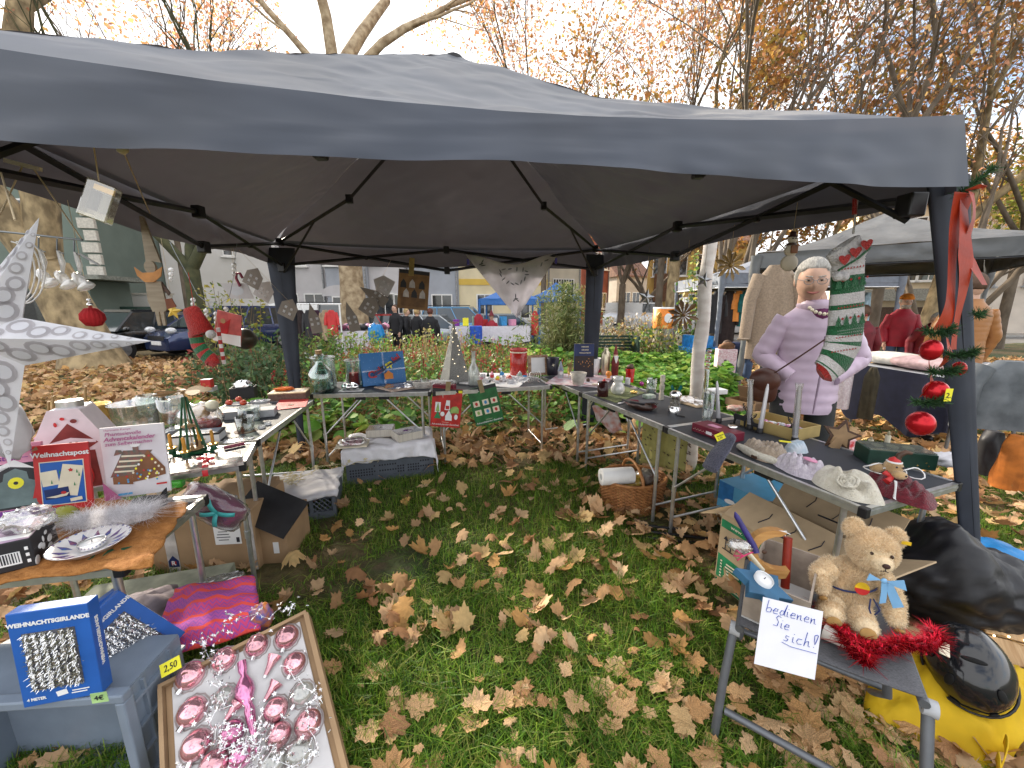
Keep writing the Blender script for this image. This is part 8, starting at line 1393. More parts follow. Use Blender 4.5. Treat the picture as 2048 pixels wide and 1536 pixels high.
def strawstar(m,r_):
 def f(t,s):
  for k in range(12):a=k*6.2832/12+.26;ca,sa=math.cos(a),math.sin(a);L_=r_*s*(1.15 if k%2 else .95);b=MB();out_=[(0,0),(L_*.5,-L_*.09),(L_*.72,-L_*.13),(L_,0),(L_*.72,L_*.13),(L_*.5,L_*.09)];b.add([(x*ca-z*sa,-.006-.008*(i in(1,2)),x*sa+z*ca)for i,(x,z)in enumerate(out_)],[(0,1,2,3),(0,3,4,5)]);b.bd('straw_ray',m,t,solid=.002)
  MB().ell((0,-.008,0),r_*s*.12).bd('knob',m,t)
 return f
hang('straw_star','golden brown straw star right of the white pole','star',1460,530,2.3,strawstar(mat('straw_gold2',(.40,.25,.08),.4),29),450);hang('straw_star','dark brown straw star left of the white pole','star',1366,630,2.7,strawstar(mat('straw_brown',(.15,.075,.025),.4),29),480)
def sock(t,s,pts,bands,wid,trim=None):
 """pts = centre line in pixels from the top, wid = half widths; one ring per step, coloured in bands"""
 P_=[Ve(((x-pts[0][0])*s,0,(pts[0][1]-y)*s))for x,y in pts];n=72;segs=[]
 for i in range(n+1):
  q=i/n*(len(P_)-1);k_=min(int(q),len(P_)-2);f_=q-k_;f_=f_*f_*(3-2*f_)*.3+f_*.7;segs.append((P_[k_].lerp(P_[k_+1],f_),lerp(wid[k_],wid[k_+1],f_)*s))
 rings=[]
 for i,(p_,w_)in enumerate(segs):d=(segs[min(i+1,n)][0]-segs[max(i-1,0)][0]).normalized();pr_=Ve((-d.z,0,d.x));rings.append([p_+pr_*(math.cos(a)*w_)+Ve((0,math.sin(a)*min(w_*.45,.03),0))for a in(6.2832*j/20 for j in range(20))])
 for(a,b2,m)in bands:i0,i1=int(a*n),int(b2*n);MB().ring(rings[i0:i1+1],0,True,a==0,b2>=1).bd('knit_band',m,t)
KR,KGn=knit('red_knit',(.45,.02,.015),(.32,.012,.01),90),knit('green_knit',(.015,.14,.05),(.01,.09,.03),90);KW_=knit('white_knit',(.66,.64,.63),(.55,.53,.53),70)
def st1(t,s):
 b_=[(i/11*1.0,(i+1)/11,(KR,KGn)[i%2])for i in range(9)]+[(9/11,1,KR)];sock(t,s,[(392,640),(386,668),(388,690),(398,708),(412,722),(408,733)],b_,[15,14,14,15,15,6],None);MB().la([(13*s,26*s),(17*s,20*s),(25*s,-28*s),(22*s,-30*s),(14*s,14*s)],22,sy=.5,M=Ma.Rotation(R(-18),4,'Y')).bd('cuff',KR,t);MB().ell((28*s,-.01,-28*s),9*s).bd('pompom',KW_,t)
hang('striped_stocking','small red and green striped stocking with a red cuff','stocking',392,640,2.35,st1,545,TRED,.002)
g_=[D(*c_,2.7)for c_ in((340,484),(350,505),(372,545),(395,590),(412,603),(440,606),(458,596),(466,560),(470,520),(474,486))];t=TH('bead_garland','wire garland of clear glass beads under the left canopy edge','garland',g_[0]);MB().tu([p-g_[0]for p in g_],.002,5).bd('wire',STEEL,t)
for i,(px,py)in enumerate(((342,540),(386,600),(412,622),(432,628),(468,530),(452,618))):[MB().ell(D(px,py+9*j,2.68)-g_[0],(.016-.003*j,.014,.016),10,7).bd('bead',CRY,t)for j in range(3)]
def cardfn(pl,mats,prints=(),txt=None,frame=None):
 def f(t,s):MB().pm([(x*s,z*s)for x,z in pl],-.002,.002).bd('card',mats[0],t);prints and dcl(t,[([(x*s,z*s)for x,z in q],mi)for q,mi in prints],mats[1:],y=-.003)
 return f
hang('postcard','red and white Christmas postcard with a red figure','card',455,658,2.5,cardfn([(-14,38),(32,26),(22,-36),(-32,-22)],[mat('coral_print',(.50,.10,.09),.5),WHITE,mat('red_ink',(.45,.01,.015),.5),WOOD],[([(-30,-6),(25,-14),(22,-36),(-32,-22)],0),([(-14,12),(0,14),(10,20),(4,4),(0,-10),(-12,-8)],1),(oval(-6,16,5,5),2)]),590)
hang('candy_cane_stick','red and white twisted candy cane stick','candy cane',441,690,2.42,lambda t,s:[MB().cyl((.2*s*k,0,(34-8*k)*s),(.2*s*(k+1),0,(26-8*k)*s),3.4*s).bd('stripe',RED if k%2 else WHITE,t)for k in range(9)],610)
hang('dark_bauble','matte olive black bauble behind the postcard','bauble',490,678,2.75,lambda t,s:MB().ell((0,0,0),21*s,24,16).bd('glass',mat('olive_black',(.05,.046,.03),.35,.4),t),590)
TAU=mat('taupe_card',(.20,.175,.15),.8,var=.05);TAL=mat('pale_taupe_card',(.42,.40,.40),.8,var=.04)
hang('blank_card','pale grey card hanging by the white lights','card',474,582,2.9,cardfn([(-32,15),(22,15),(32,-15),(-14,-15)],[TAL,GREYC],[(oval(0,0,14,9),0)]),490)
hang('candy_hook','dark red candy cane hook above the blank card','candy cane',474,556,2.88,lambda t,s:MB().tu([(4*s,0,-16*s),(-2*s,0,0),(0,0,9*s),(7*s,0,9*s),(11*s,0,0)],2.6*s,8).bd('hook',MAROON,t),492)
def house(pl,m,wins,rot_):
 def f(t,s):q=rotpoly([(x*s,z*s)for x,z in pl],R(rot_),0,0);MB().pm(q,-.0015,.0015).bd('card',m,t);dcl(t,[(rotpoly([(x*s,z*s)for x,z in qdl(wx,wz,5,5)],R(rot_),0,0),0)for wx,wz in wins],[mat('window_cut',(.72,.72,.73),.9,var=0,trl=.5)],name='window_cutouts',y=-.0025)
 return f
H1=[(-17,-18),(17,-18),(17,8),(0,22),(-17,8)];H2=[(-11,-26),(11,-26),(11,2),(-2,34),(-11,6)];wi=[(-6,2),(6,2),(-6,-8),(6,-8)]
for px,py,Y,pl,m,a,lb in((507,556,3.0,H1,TAU,-30,'dark card house tilted above the blank card'),(529,582,3.1,H1,TAL,-33,'pale card house left of the rear left leg'),(577,618,3.4,H1,TAU,-28,'card house in front of the rear left leg'),(629,640,3.45,H2,TAU,8,'steep card house right of the rear left leg'),(704,637,3.5,H2,TAU,12,'steep card house before the pale plane trunk'),(740,613,3.5,H1,TAU,-35,'dark card house right of the plane trunk'),(750,592,3.52,H2,TAU,55,'long steep card house right of the plane trunk'),(767,570,3.55,H1,TAL,60,'pale card house near the brown poster')):
 hang('card_house',lb,'paper house',px,py,Y,house(pl,m,wi,a),None,grp='card houses of the garland')
stg(D(478,500,2.95),D(580,605,3.4),'thread of the left card house garland',.001);stg(D(782,520,3.6),D(735,610,3.5),'thread of the right card house garland',.001)
def poster(t,s):MB().box((0,0,0),(60*s,.006,76*s)).bd('card',mat('kraft_print',(.24,.125,.04),.5),t);dcl(t,[([(x*s,z*s)for x,z in q],mi)for q,mi in[(qdl(0,34,58,7),0),(qdl(0,-20,48,22),3)]+[([(cx-6,cz-7),(cx+6,cz-7),(cx+5,cz+3),(cx,cz+10),(cx-5,cz+3)],mi)for cx,cz,mi in((-20,10,1),(-3,11,2),(16,10,1),(-14,-8,2),(2,-8,1),(18,-8,2))]+[(qdl(0,-31,44,3),3)]],[BLKC,BLKC,mat('bag_white',(.55,.52,.5),.6),mat('kraft_dark',(.17,.085,.03),.5)],y=-.0036);MB().box((-6*s,-.005,44*s),(10*s,.002,34*s)).bd('tape',mat('yellow_tape',(.50,.38,.12),.35,trl=.4),t)
hang('brown_poster','brown craft kit poster taped to the rear canopy edge','poster',827,580,3.70,poster).rotation_euler=(0,R(6),R(6))
a0,a1,a2=D(930,508,3.86),D(1118,506,3.95),D(1034,636,3.86);CLM=mat('tablecloth_satin',(.84,.82,.87),.5,var=.05,bump=.3,bscale=7,trl=.5,ridge=.01)
def tcl(u,v):
 top=a0.lerp(a1,u);e=top.lerp(a2,v);mid=1-abs(2*u-1);return e+Ve((0,.03*math.sin(u*14)*(1-v)-.02*math.sin(v*9+u*5),-.10*math.sin(math.pi*u)**2*(1-v)**2+.03*math.sin(v*3.14)*mid))-a0
t=TH('hanging_tablecloth','white satin tablecloth with grey leaf embroidery pinned in a triangle to the rear canopy edge','tablecloth',a0);MB().grid(tcl,50,36).bd('cloth',CLM,t,solid=.003);b=MB()
for(u,v,a)in[(.5+.20*math.cos(q*.45),.30+.17*math.sin(q*.45),q*37+40*(q%2))for q in range(14)]+[(.1,.15,20),(.14,.1,60),(.9,.1,20),(.86,.16,70),(.5,.72,0),(.44,.74,40),(.56,.74,-40),(.5,.68,90)]:
 c_=tcl(u,v)+Ve((0,-.012,0));b.add([(c_.x+x,c_.y,c_.z+z)for x,z in rotpoly(oval(0,0,.024,.006,8),R(a),0,0)],[tuple(range(8))])
b.bd('embroidery',mat('grey_thread',(.20,.21,.24),.7),t)['kind']='stuff';[MB().box(Ve(q)-a0,(.02,.03,.05)).bd('blue_peg',mat('violet_blue',(.10,.09,.50),.5),t)for q in(D(936,524,3.84),D(1112,522,3.93))]
pb_,pt_=G(1373,936,0)+Ve((.02,0,0)),D(1421,470,3.02);t=TH('birch_pole','peeled white birch pole leaning against the right canopy edge','pole',pb_);n=16;MB().tu([(pt_-pb_)*(i/n)+Ve((.008*math.sin(i*1.3),0,0))for i in range(n+1)],[.058*(1-.012*i)*(1+.05*math.sin(i*2.1))for i in range(n+1)],14).bd('stem',mat('white_birch',(.82,.78,.73),.8,c2=(.66,.60,.55),scale=8,bump=.4,bscale=20,stretch=(1,1,2)),t)
def snowman(t,s):WS=mat('cream_felt',(.62,.55,.44),.8,var=.08);[MB().ell((0,0,z*s),(r_*s,r_*s*.5,r_*s*.95),18,11).bd(nm,WS,t)for z,r_,nm in((-18,17,'base'),(6,13,'torso'),(26,9,'head'))];MB().la([(9.5*s,31*s),(9.5*s,33*s),(6*s,34*s),(5.5*s,41*s),(2*s,42*s)],14,sy=.6).bd('hat',mat('dark_brown_felt',(.05,.015,.012),.8),t);MB().box((1*s,-8*s,7*s),(14*s,3*s,15*s)).bd('waistcoat',BROWN,t,bevel=.003);MB().la([(9*s,15*s),(10*s,18*s),(8*s,20*s)],14,sy=.7).bd('scarf',DWOOD,t);[MB().ell((x*s,-5.5*s,z*s),1.3*s,6,5).bd('button',INK,t)for x,z in((-3,28),(3,28),(0,-14))]
hang('snowman_ornament','small wooden snowman with a dark hat hanging above the beige coat','ornament',1581,507,1.85,snowman,405)
def st2(t,s):
 W_=KW_;G_=KGn;bands=[(0,.14,W_),(.14,.24,G_),(.24,.31,W_),(.31,.345,G_),(.345,.42,W_),(.42,.51,G_),(.51,.555,W_),(.555,.58,G_),(.58,.66,W_),(.66,.76,G_),(.76,.82,W_),(.82,.845,G_),(.845,.875,W_),(.875,1,KR)]
 sock(t,s,[(1690,492),(1688,550),(1687,600),(1686,650),(1680,690),(1664,722),(1643,742),(1634,747)],bands,[30,32,34,36,37,35,29,16])
 Z=lambda y:(492-y)*s;b=MB();b2=MB()
 for yc in(562,638):
  for k in range(4):x=(-33+16*k)*s;b.add([(x-7*s,-.032,Z(yc+10)),(x+7*s,-.032,Z(yc+10)),(x,-.033,Z(yc-11))],[(0,1,2)]);b.add([(x-5*s,-.033,Z(yc+1)),(x+5*s,-.033,Z(yc+1)),(x,-.034,Z(yc-13))],[(0,1,2)]);b2.add([(x+8*s,-.033,Z(yc-8)),(x+11*s,-.033,Z(yc-5)),(x+8*s,-.033,Z(yc-2)),(x+5*s,-.033,Z(yc-5))],[(0,1,2,3)])
 for yc in(536,612,672,700):
  for k in range(9):x=(-33+6*k-(12 if yc>690 else 3 if yc>660 else 0))*s;b2.add([(x-2.2*s,-.032,Z(yc)),(x+2.2*s,-.032,Z(yc)),(x,-.033,Z(yc-4))],[(0,1,2)])
 b.bd('tree_motifs',KGn,t)['kind']='stuff';b2.bd('red_motifs',KR,t)['kind']='stuff';b3=MB();[b3.add([(x0*s-.001,-.0335,Z(y0)),(x0*s+.001,-.0335,Z(y0)),(x0*s+.001,-.0335,Z(y0+2)),(x0*s-.001,-.0335,Z(y0+2))],[(0,1,2,3)])for y0 in(518,524,588,594,600,656,662,668)for x0 in range(-34,22,4)];b3.bd('stitches',KW_,t)['kind']='stuff'
 c=MB();c.la([(31*s,-22*s),(35*s,-18*s),(35*s,18*s),(30*s,20*s)],24,sy=.42,M=Ma.Translation((-4*s,0,-14*s))@Ma.Rotation(R(-28),4,'Y'));c.bd('cuff',KW_,t);hx=[(math.sin(a)**3*16,13*math.cos(a)-5*math.cos(2*a)-2*math.cos(3*a))for a in(6.2832*j/18 for j in range(18))]
 for k in range(3):MB().add([(x*.75*s+(-25+21*k)*s,-.040,z*.75*s+(-24+11*k)*s)for x,z in hx],[tuple(range(18))]).bd('heart',KR,t)
 MB().tu([(-34*s,-.03,-44*s),(0,-.043,-26*s),(28*s,-.03,-10*s)],2.2*s,6).bd('edging',KGn,t);[MB().ell((-34*s+k*12*s,-.03,(-56-2*k)*s),9*s,12,8,fn=lambda u:1+.1*nz3(u,8,k)).bd('pompom',KW_,t)for k in(0,1)];MB().tu([(8*s,0,22*s),(12*s,0,60*s),(14*s,0,84*s)],.004,5).bd('loop',KW_,t);MB().grid(lambda u,v:Ve((8*s+(u-.5)*9*s,-.004,(88-30*v)*s)),3,5).bd('red_tassel',KR,t,solid=.003)
hang('christmas_stocking','long white and green knitted Christmas stocking with a red toe','stocking',1698,492,1.58,st2).rotation_euler=(0,R(-9),0)
YR=1.36;SRB=mat('red_sheer_ribbon',(.50,.05,.015),.45,var=.12,bump=.1,bscale=60,trl=.35);REDB=mat('satin_red_ball',(.50,.012,.02),.24,.55,var=.05)
t=TH('ribbon_garland','red sheer ribbon garland with fir sprigs hanging on the right front canopy leg','garland',D(1935,390,YR));o0=Ve(t.location)
def rib(pts,w_,ph=0):MB().grid(lambda u,v:(lambda q:(lambda k_:D(*[lerp(pts[k_][j],pts[k_+1][j],q-k_)for j in(0,1)],YR-.02)-o0+Ve(((u-.5)*w_*1.5*(1-.45*abs(math.sin(v*3+ph))),.012*math.sin(v*6+ph)+(u-.5)*.02,0)))(min(int(q),len(pts)-2)))(v*(len(pts)-1)),6,40).bd('ribbon',SRB,t)
rib([(1930,385),(1915,480),(1895,600),(1880,660)],.06);rib([(1935,388),(1925,500),(1920,600),(1915,700)],.05,2);rib([(1935,385),(1945,440),(1940,500),(1965,570)],.04,4);rib([(1905,650),(1893,700),(1885,735)],.035,1);rib([(1868,705),(1858,760),(1845,795)],.03,1);rib([(1940,380),(1960,372),(1975,378)],.035,2)
def sprig(c,d,L_,n=230,w_=.03,nm='fir_sprig'):d=Ve(d).normalized();s=rng.random(n);P=np.array(c[:])+np.outer(s*L_,np.array(d[:]));q=blades(P,w_,.0028,[(.03,.085,.03),(.05,.12,.04),(.02,.06,.025)],rng,1.0,.3);u=rng.normal(0,1,(n,3))+np.array(d[:])*.9;u/=np.linalg.norm(u,axis=1,keepdims=True);sd=np.cross(u,rng.normal(0,1,(n,3)));sd/=np.linalg.norm(sd,axis=1,keepdims=True);W_=w_*rng.uniform(.6,1.1,(n,1));V=np.stack([P-sd*.0014,P+sd*.0014,P+u*W_+sd*.0005,P+u*W_-sd*.0005],1).reshape(-1,3);return bulk(nm,V,np.arange(4*n).reshape(n,4),FOL,None,q[2].reshape(n,6,3)[:,:4].reshape(-1,3),t)
sprig(D(1915,392,YR)-o0,(.75,0,.65),.13,420);
for px,py,rx,dx in((1862,700,27,1),(1918,737,18,-1),(1872,783,31,1),(1841,847,35,1)):
 c=D(px,py,YR-.04);s_=mpp(c);one('red_bauble',{1862:'satin red bauble, the highest on the ribbon garland',1918:'small satin red bauble beside the canopy leg',1872:'flattened satin red bauble with a yellow price note',1841:'largest satin red bauble, lowest on the ribbon garland'}[px],'bauble',c,MB().ell((0,0,0),(rx*.60*s_,rx*.66*s_,rx*(.70 if rx>30 else .78)*s_),26,16),REDB,group='red baubles of the ribbon garland')
 for sg,L_ in((-1,.05),(1,.055),(0.3,.05),(1.5,.05)):sprig(D(px+6*dx,py-rx*.9-8,YR-.05)-o0,(sg,-.3,.25),L_,130,.026)
o=one('price_note','yellow price note reading 2 on the flattened red bauble','note',D(1897,790,YR-.09),MB().pm(qdl(0,0,.022,.044),-.0005,.0005),YELL,R(-5));text('2.',.024,o,(0,-.0014,-.002),INK)
sprig(D(1948,630,YR+.05)-o0,(.6,0,.1),.03,160)
#PEOPLE
SKIN=mat('skin',(.60,.37,.27),.55,var=.06,scale=20);LIP=mat('lip_skin',(.40,.14,.12),.5);EYEW=mat('eye_white',(.6,.58,.55),.3)
def person(label,x,y,H,rz,jac,trou,hair,quilt=0,hem=.47,arms=None,hat=None,glasses=False,nod=0,turn=0,bend=0,long=0,wide=1.0,gz_=0,shoe=BLACKP,beard=None,legbend=0,hs=1,pocket=0,ho=(0,-.02,1.60)):
 t=TH('person',label,'person',(x,y,gz_),rz);k=H/1.72;Bn=lambda p:Ma.Rotation(-R(bend),3,'X').inverted()@(Ve(p)-Ve((0,0,.95*k)))+Ve((0,0,.95*k))if p[2]>.95*k and bend else Ve(p)
 P=lambda a,b,c:Bn((a*k,b*k,c*k));arms=arms or[((-.235,.0,1.12),(-.22,-.08,.88)),((.235,0,1.12),(.22,-.08,.88))]
 V=[P(0,0,.95),P(0,.01,1.15),P(0,.01,1.36),P(0,0,1.46),P(0,-.01,1.54)];r_=[.09,.085,.09,.045,.05];E_=[(0,1),(1,2),(2,3),(3,4)]
 for s,(el,wr)in zip((-1,1),arms):
  b=len(V);V+=[P(s*.14,.01,1.35),P(*el),P(*wr)];r_+=[.028,.032,.028];E_+=[(2,b),(b,b+1),(b+1,b+2)];d=(P(*wr)-P(*el)).normalized();n_=d.orthogonal().normalized();V.append(P(*wr)+d*.07*k);r_.append(.028);E_.append((b+2,b+3))
  for f_ in range(0 if pocket else 4):V.append(P(*wr)+d*(.15+.012*(f_ in(1,2)))*k+n_*(f_-1.5)*.018*k);r_.append(.0085);E_.append((b+3,len(V)-1))
  if pocket:V.pop();r_.pop();E_.pop();continue
  V.append(P(*wr)+d*.10*k+n_*.055*k);r_.append(.009);E_.append((b+2,len(V)-1))
 hips=[]
 for s in(-1,1):b=len(V);V+=[P(s*.09,0,.88),P(s*.10,-.02-legbend,.48),P(s*.10,.02,.08),P(s*.11,-.12,.04)];r_+=[.07,.05,.04,.035];E_+=[(0,b),(b,b+1),(b+1,b+2),(b+2,b+3)]
 me=bpy.data.meshes.new('body');me.from_pydata(V,E_,[]);me.materials.append(SKIN);o=bpy.data.objects.new('body',me);col.objects.link(o);o.parent=t;o.modifiers.new('skin','SKIN')
 for sv,q in zip(me.skin_vertices[0].data,r_):sv.radius=(q*k,q*k)
 me.skin_vertices[0].data[0].use_root=True;o.modifiers.new('sub','SUBSURF').render_levels=1
 b=MB()
 for s in(-1,1):b.tu([P(s*.085,0,.98),P(s*.10,0,.86),P(s*.105,-.02-legbend,.5),P(s*.105,.02,.10)],[.075*k*wide,.088*k*wide,.08*k,.07*k],14)
 b.bd('trousers',trou,t);[MB().ell(P(s*.11,-.06,.045),(.05*k,.14*k,.05*k),12,8).bd('shoe',shoe,t)for s in(-1,1)]
 prof=[(hem,.185,.135),(hem+.06,.19,.138),(.62,.175,.128),(.70,.185,.13),(.76,.195,.13),(.79,.185,.12),(.825,.125,.10),(.845,.09,.085),(.86,.082,.08)];rings=[];nq=44 if quilt else 16
 for i in range(nq+1):
  zz=lerp(hem,.86,i/nq);j=max(q for q in range(len(prof)-1)if prof[q][0]<=zz+1e-6);f_=(zz-prof[j][0])/(prof[j+1][0]-prof[j][0]);rx,ry=(lerp(prof[j][q],prof[j+1][q],f_)for q in(1,2));bul=lambda a:1+(.032*abs(math.sin(math.pi*quilt*i/nq))**.6+.02*nz3((math.cos(a)*5,math.sin(a)*5,zz*50),1,4)if quilt and zz<.82 else 0)
  rings.append([Bn((math.cos(a)*rx*k*wide*bul(a)*(1+.02*nz3((math.cos(a)*3,math.sin(a)*3,zz*30),1,2)),.01+math.sin(a)*ry*k*wide*bul(a),zz*1.72*k))for a in(6.2832*q/30 for q in range(30))])
 jk=MB().ring(rings,0,True,True,False).bd('jacket',jac,t)
 for s,(el,wr)in zip((-1,1),arms):
  a0,a1,a2=P(s*.145,.01,1.36),P(*el),P(*wr);pts,rs=[],[]
  for i in range(33):q=i/32;p=a0.lerp(a1,q*2)if q<.5 else a1.lerp(a2,q*2-1);pts.append(p);rs.append(lerp(.074,.05,q)*k*wide*(1+(.06*abs(math.sin(math.pi*q*8))**.6 if quilt else .03*math.sin(q*20))))
  MB().tu(pts,rs,14).bd('sleeve',jac,t)
 hd=TH('h','','',P(*ho));del hd['label'],hd['category'];hd.name='head';hd.parent=t;hd.scale=(hs,)*3;hd.rotation_euler=(R(nod+bend*.5),0,R(turn));g=lambda u,c,w_:math.exp(-((u-Ve(c)).length/w_)**2)
 def face(u):return 1+.17*g(u,(0,-.98,-.10),.15)+.05*g(u,(0,-1,.05),.12)-.035*(g(u,(-.35,-.92,.12),.2)+g(u,(.35,-.92,.12),.2))+.05*g(u,(0,-.85,-.72),.28)+.03*(g(u,(-.5,-.8,-.2),.25)+g(u,(.5,-.8,-.2),.25))-.06*max(0,-u.z-.2)*abs(u.x)+.03*g(u,(0,-.95,-.40),.14)
 MB().ell((0,0,0),(.076*k,.094*k,.118*k),40,28,fn=face).tu([(0,.015*k,-.16*k),(0,.01*k,-.05*k)],.055*k,14).bd('face',SKIN,hd)
 for s in(-1,1):MB().ell((s*.029*k,-.083*k,.016*k),(.014*k,.008*k,.0065*k),10,6).ell((s*.029*k,-.0895*k,.015*k),(.005*k,.003*k,.005*k),8,5,1).bd('eye',[EYEW,INK],hd);MB().ell((s*.077*k,.01*k,0),(.012*k,.022*k,.032*k),10,7).bd('ear',SKIN,hd);MB().tu([(s*.014*k,-.094*k,.034*k),(s*.045*k,-.083*k,.037*k)],.0035*k,5).bd('eyebrow',hair,hd)
 MB().tu([(x*k,-.0935*k+abs(x)*.28*k,(-.055+x*x*9)*k)for x in(-.028,-.018,-.008,0,.008,.018,.028)],[.002*k,.0045*k,.006*k,.006*k,.006*k,.0045*k,.002*k],8).bd('mouth',LIP,hd);[MB().ell((s*.029*k,-.0835*k,.0215*k),(.0155*k,.0095*k,.006*k),10,6).bd('eyelid',SKIN,hd)for s in(-1,1)]
 if beard:MB().ell((0,-.028*k,-.062*k),(.066*k,.072*k,.058*k),20,12,fn=lambda u:1+.06*nz3(u,8,2)if u.z<.35 else .8).bd('beard',beard,hd)
 MB().ell((0,.014*k,.024*k),(.089*k,.097*k,.108*k),40,24,fn=lambda u:(1+.05*nz3(u,7,3)+.03*nz3((u.x*18,u.y*4,u.z*3),1,2))*(.80 if(u.y<-.40 and u.z<.50-.2*abs(u.x))or u.z<-.55-long else 1)).bd('hair',hair,hd)
 if glasses:b=MB();[b.tu([(s*.030*k+math.cos(a)*.022*k,-.104*k,.012*k+math.sin(a)*.017*k)for a in(6.2832*q/18 for q in range(19))],.0016*k,5)for s in(-1,1)];[b.tu([(s*.052*k,-.102*k,.016*k),(s*.082*k,.0,.014*k)],.0014*k,5)for s in(-1,1)];b.tu([(-.008*k,-.105*k,.016*k),(.008*k,-.105*k,.016*k)],.0014*k,5).bd('glasses',STEEL,hd)
 if hat:hat(hd,k)
 return t,P,hd
LIL=mat('lilac_puffer',(.58,.45,.57),.40,var=.05,scale=9,bump=.8,bscale=9,sheen=.2,ridge=.008);DKT=mat('dark_trousers',(.035,.036,.036),.85,var=.1);HWH=mat('white_hair',(.50,.48,.44),.7,c2=(.28,.265,.24),scale=10,stretch=(30,6,3),bump=.5,bscale=40);HBR=mat('brown_hair',(.09,.05,.03),.7,bump=.5,bscale=40);HBL=mat('blond_hair',(.42,.29,.13),.7,bump=.5,bscale=40)
wy=2.50;wp=D(1626,575,wy);zt_=D(1624,512,wy).z
t,P,hd=person('grey-haired woman in a lilac puffer jacket and glasses looking down at the goods',wp.x+.045,wy,zt_/1.012,R(-18),LIL,DKT,HWH,11,.44,[((-.26,.04,1.11),(-.11,-.075,.99)),((.285,.04,1.11),(.11,-.075,.99))],glasses=True,nod=10,turn=-12,wide=.95,hs=1.08,pocket=1,ho=(-.06,-.045,1.59))
k=zt_/1.74;MB().la([(.10*k,1.41*k),(.105*k,1.44*k),(.095*k,1.475*k),(.085*k,1.475*k),(.085*k,1.43*k)],26,caps=(False,False),wob=lambda a,i:1+.10*(i in(1,2))*(1 if math.sin(a)<0 else 0)).bd('collar',LIL,t);MB().ell((0,-.07*k,1.395*k),(.055*k,.042*k,.065*k),16,10).bd('plum_top',mat('plum_jersey',(.14,.03,.10),.8),t);b=MB();[b.ell((math.sin(a)*.078*k,-.088*k-math.cos(a)*.06*k,1.44*k-.05*k*math.cos(a)),.011*k,8,6)for a in(-1.3+.29*q for q in range(10))];b.bd('necklace',CREAM,t)['kind']='stuff';MB().tu([(.0,-.178*k,1.26*k),(.005,-.186*k,1.1*k),(0,-.18*k,.78*k)],.006,6).bd('zip',mat('lilac_zip',(.38,.28,.38),.5),t)
wl=t.matrix_basis if False else Ma.Translation(t.location)@Ma.Rotation(R(-18),4,'Z');LTH=mat('brown_leather',(.075,.025,.015),.35,var=.15,bump=.1)
bt=TH('shoulder_bag','dark brown leather shoulder bag on a strap across the lilac jacket','handbag',wl@Ve((-.27*k,-.13*k,.93*k)),R(-30));MB().ell((0,0,0),(.085,.04,.12),24,14,fn=lambda u:.9/max(.6,(abs(u.x)**4+abs(u.y)**4+abs(u.z)**4)**.25)).bd('pouch',LTH,bt);MB().ell((0,-.008,.035),(.088,.042,.085),22,12).bd('flap',LTH,bt);sb=[wl@Ve(q)-Ve(bt.location)for q in((-.25*k,-.15*k,1.0*k),(-.12*k,-.205*k,1.14*k),(.04*k,-.205*k,1.29*k),(.15*k,-.15*k,1.43*k),(.16*k,.02*k,1.47*k))];Rb=Ma.Rotation(R(30),3,'Z');MB().tu([Rb@q for q in sb],.013,6,flat=.4).bd('strap',LTH,bt)
BLKJ=mat('black_coat',(.014,.014,.017),.8,var=.1);REDJ=mat('red_jacket',(.34,.012,.03),.55,var=.08);MARJ=mat('maroon_jacket',(.15,.01,.02),.6);NAVJ=mat('navy_jumper',(.012,.02,.06),.8);JEAN=mat('blue_jeans',(.06,.10,.19),.85,var=.15,scale=8);TANJ=mat('tan_puffer',(.34,.15,.05),.4,var=.06)
beanie=lambda m:(lambda hd,k:MB().la([(.094*k,.055*k),(.098*k,.07*k),(.092*k,.10*k),(.06*k,.145*k),(.01*k,.158*k)],22,sy=1.08).bd('beanie',m,hd))
witch=lambda hd,k:(MB().la([(.18*k,.07*k),(.17*k,.075*k),(.09*k,.09*k),(.05*k,.2*k),(.01*k,.3*k)],20).bd('pointed_hat',MARJ,hd))
def pers(label,px,py_eye,Y,H,rz,*a,**kw):p=D(px,py_eye,Y);return person(label,p.x,Y,H,rz,*a,gz_=min(.02,p.z-H*.935),**kw)
pers('man in a red jacket and an orange beanie with a strap across his chest',1812,600,6.6,1.60,R(-25),REDJ,JEAN,HWH,hat=beanie(mat('orange_wool',(.62,.20,.02),.9)),glasses=True,beard=HWH,nod=6,turn=8,wide=1.1)
pers('grey-haired person in a maroon jacket bending over a table',1862,628,6.3,1.5,R(-30),MARJ,DKT,HWH,bend=28,glasses=True,nod=10)
pers('person in a tan quilted hooded jacket seen from behind right of the canopy leg',1955,548,3.9,1.74,R(165),TANJ,DKT,HBR,quilt=15,wide=.9)
pers('man in a black coat with glasses standing in front of the parked cars',790,617,12.3,1.72,R(-25),BLKJ,BLKJ,HBR,glasses=True)
pers('blond person in a dark coat standing next to the hanging brown poster',833,624,12.0,1.66,R(150),BLKJ,BLKJ,HBL,long=.3);pers('person in a black coat turned away near the brown poster',812,624,12.4,1.66,R(100),BLKJ,BLKJ,HBL);pers('person with dark red hair in a black jacket seen from behind',860,624,11.6,1.66,R(170),BLKJ,DKT,mat('auburn_hair',(.10,.03,.02),.7),long=.3,wide=1.15)
pers('person in a red costume and pointed hat under the blue gazebo',983,634,13.6,1.5,0,REDJ,DKT,HBR,hat=witch)
pers('person in a navy jumper and jeans bending down by the dark gazebo',1497,640,7.4,1.6,R(-60),NAVJ,JEAN,HBR,bend=75)
pers('brown-haired person half hidden behind the long Christmas stocking',1728,625,5.2,1.45,R(160),MARJ,DKT,HBR,long=.2)
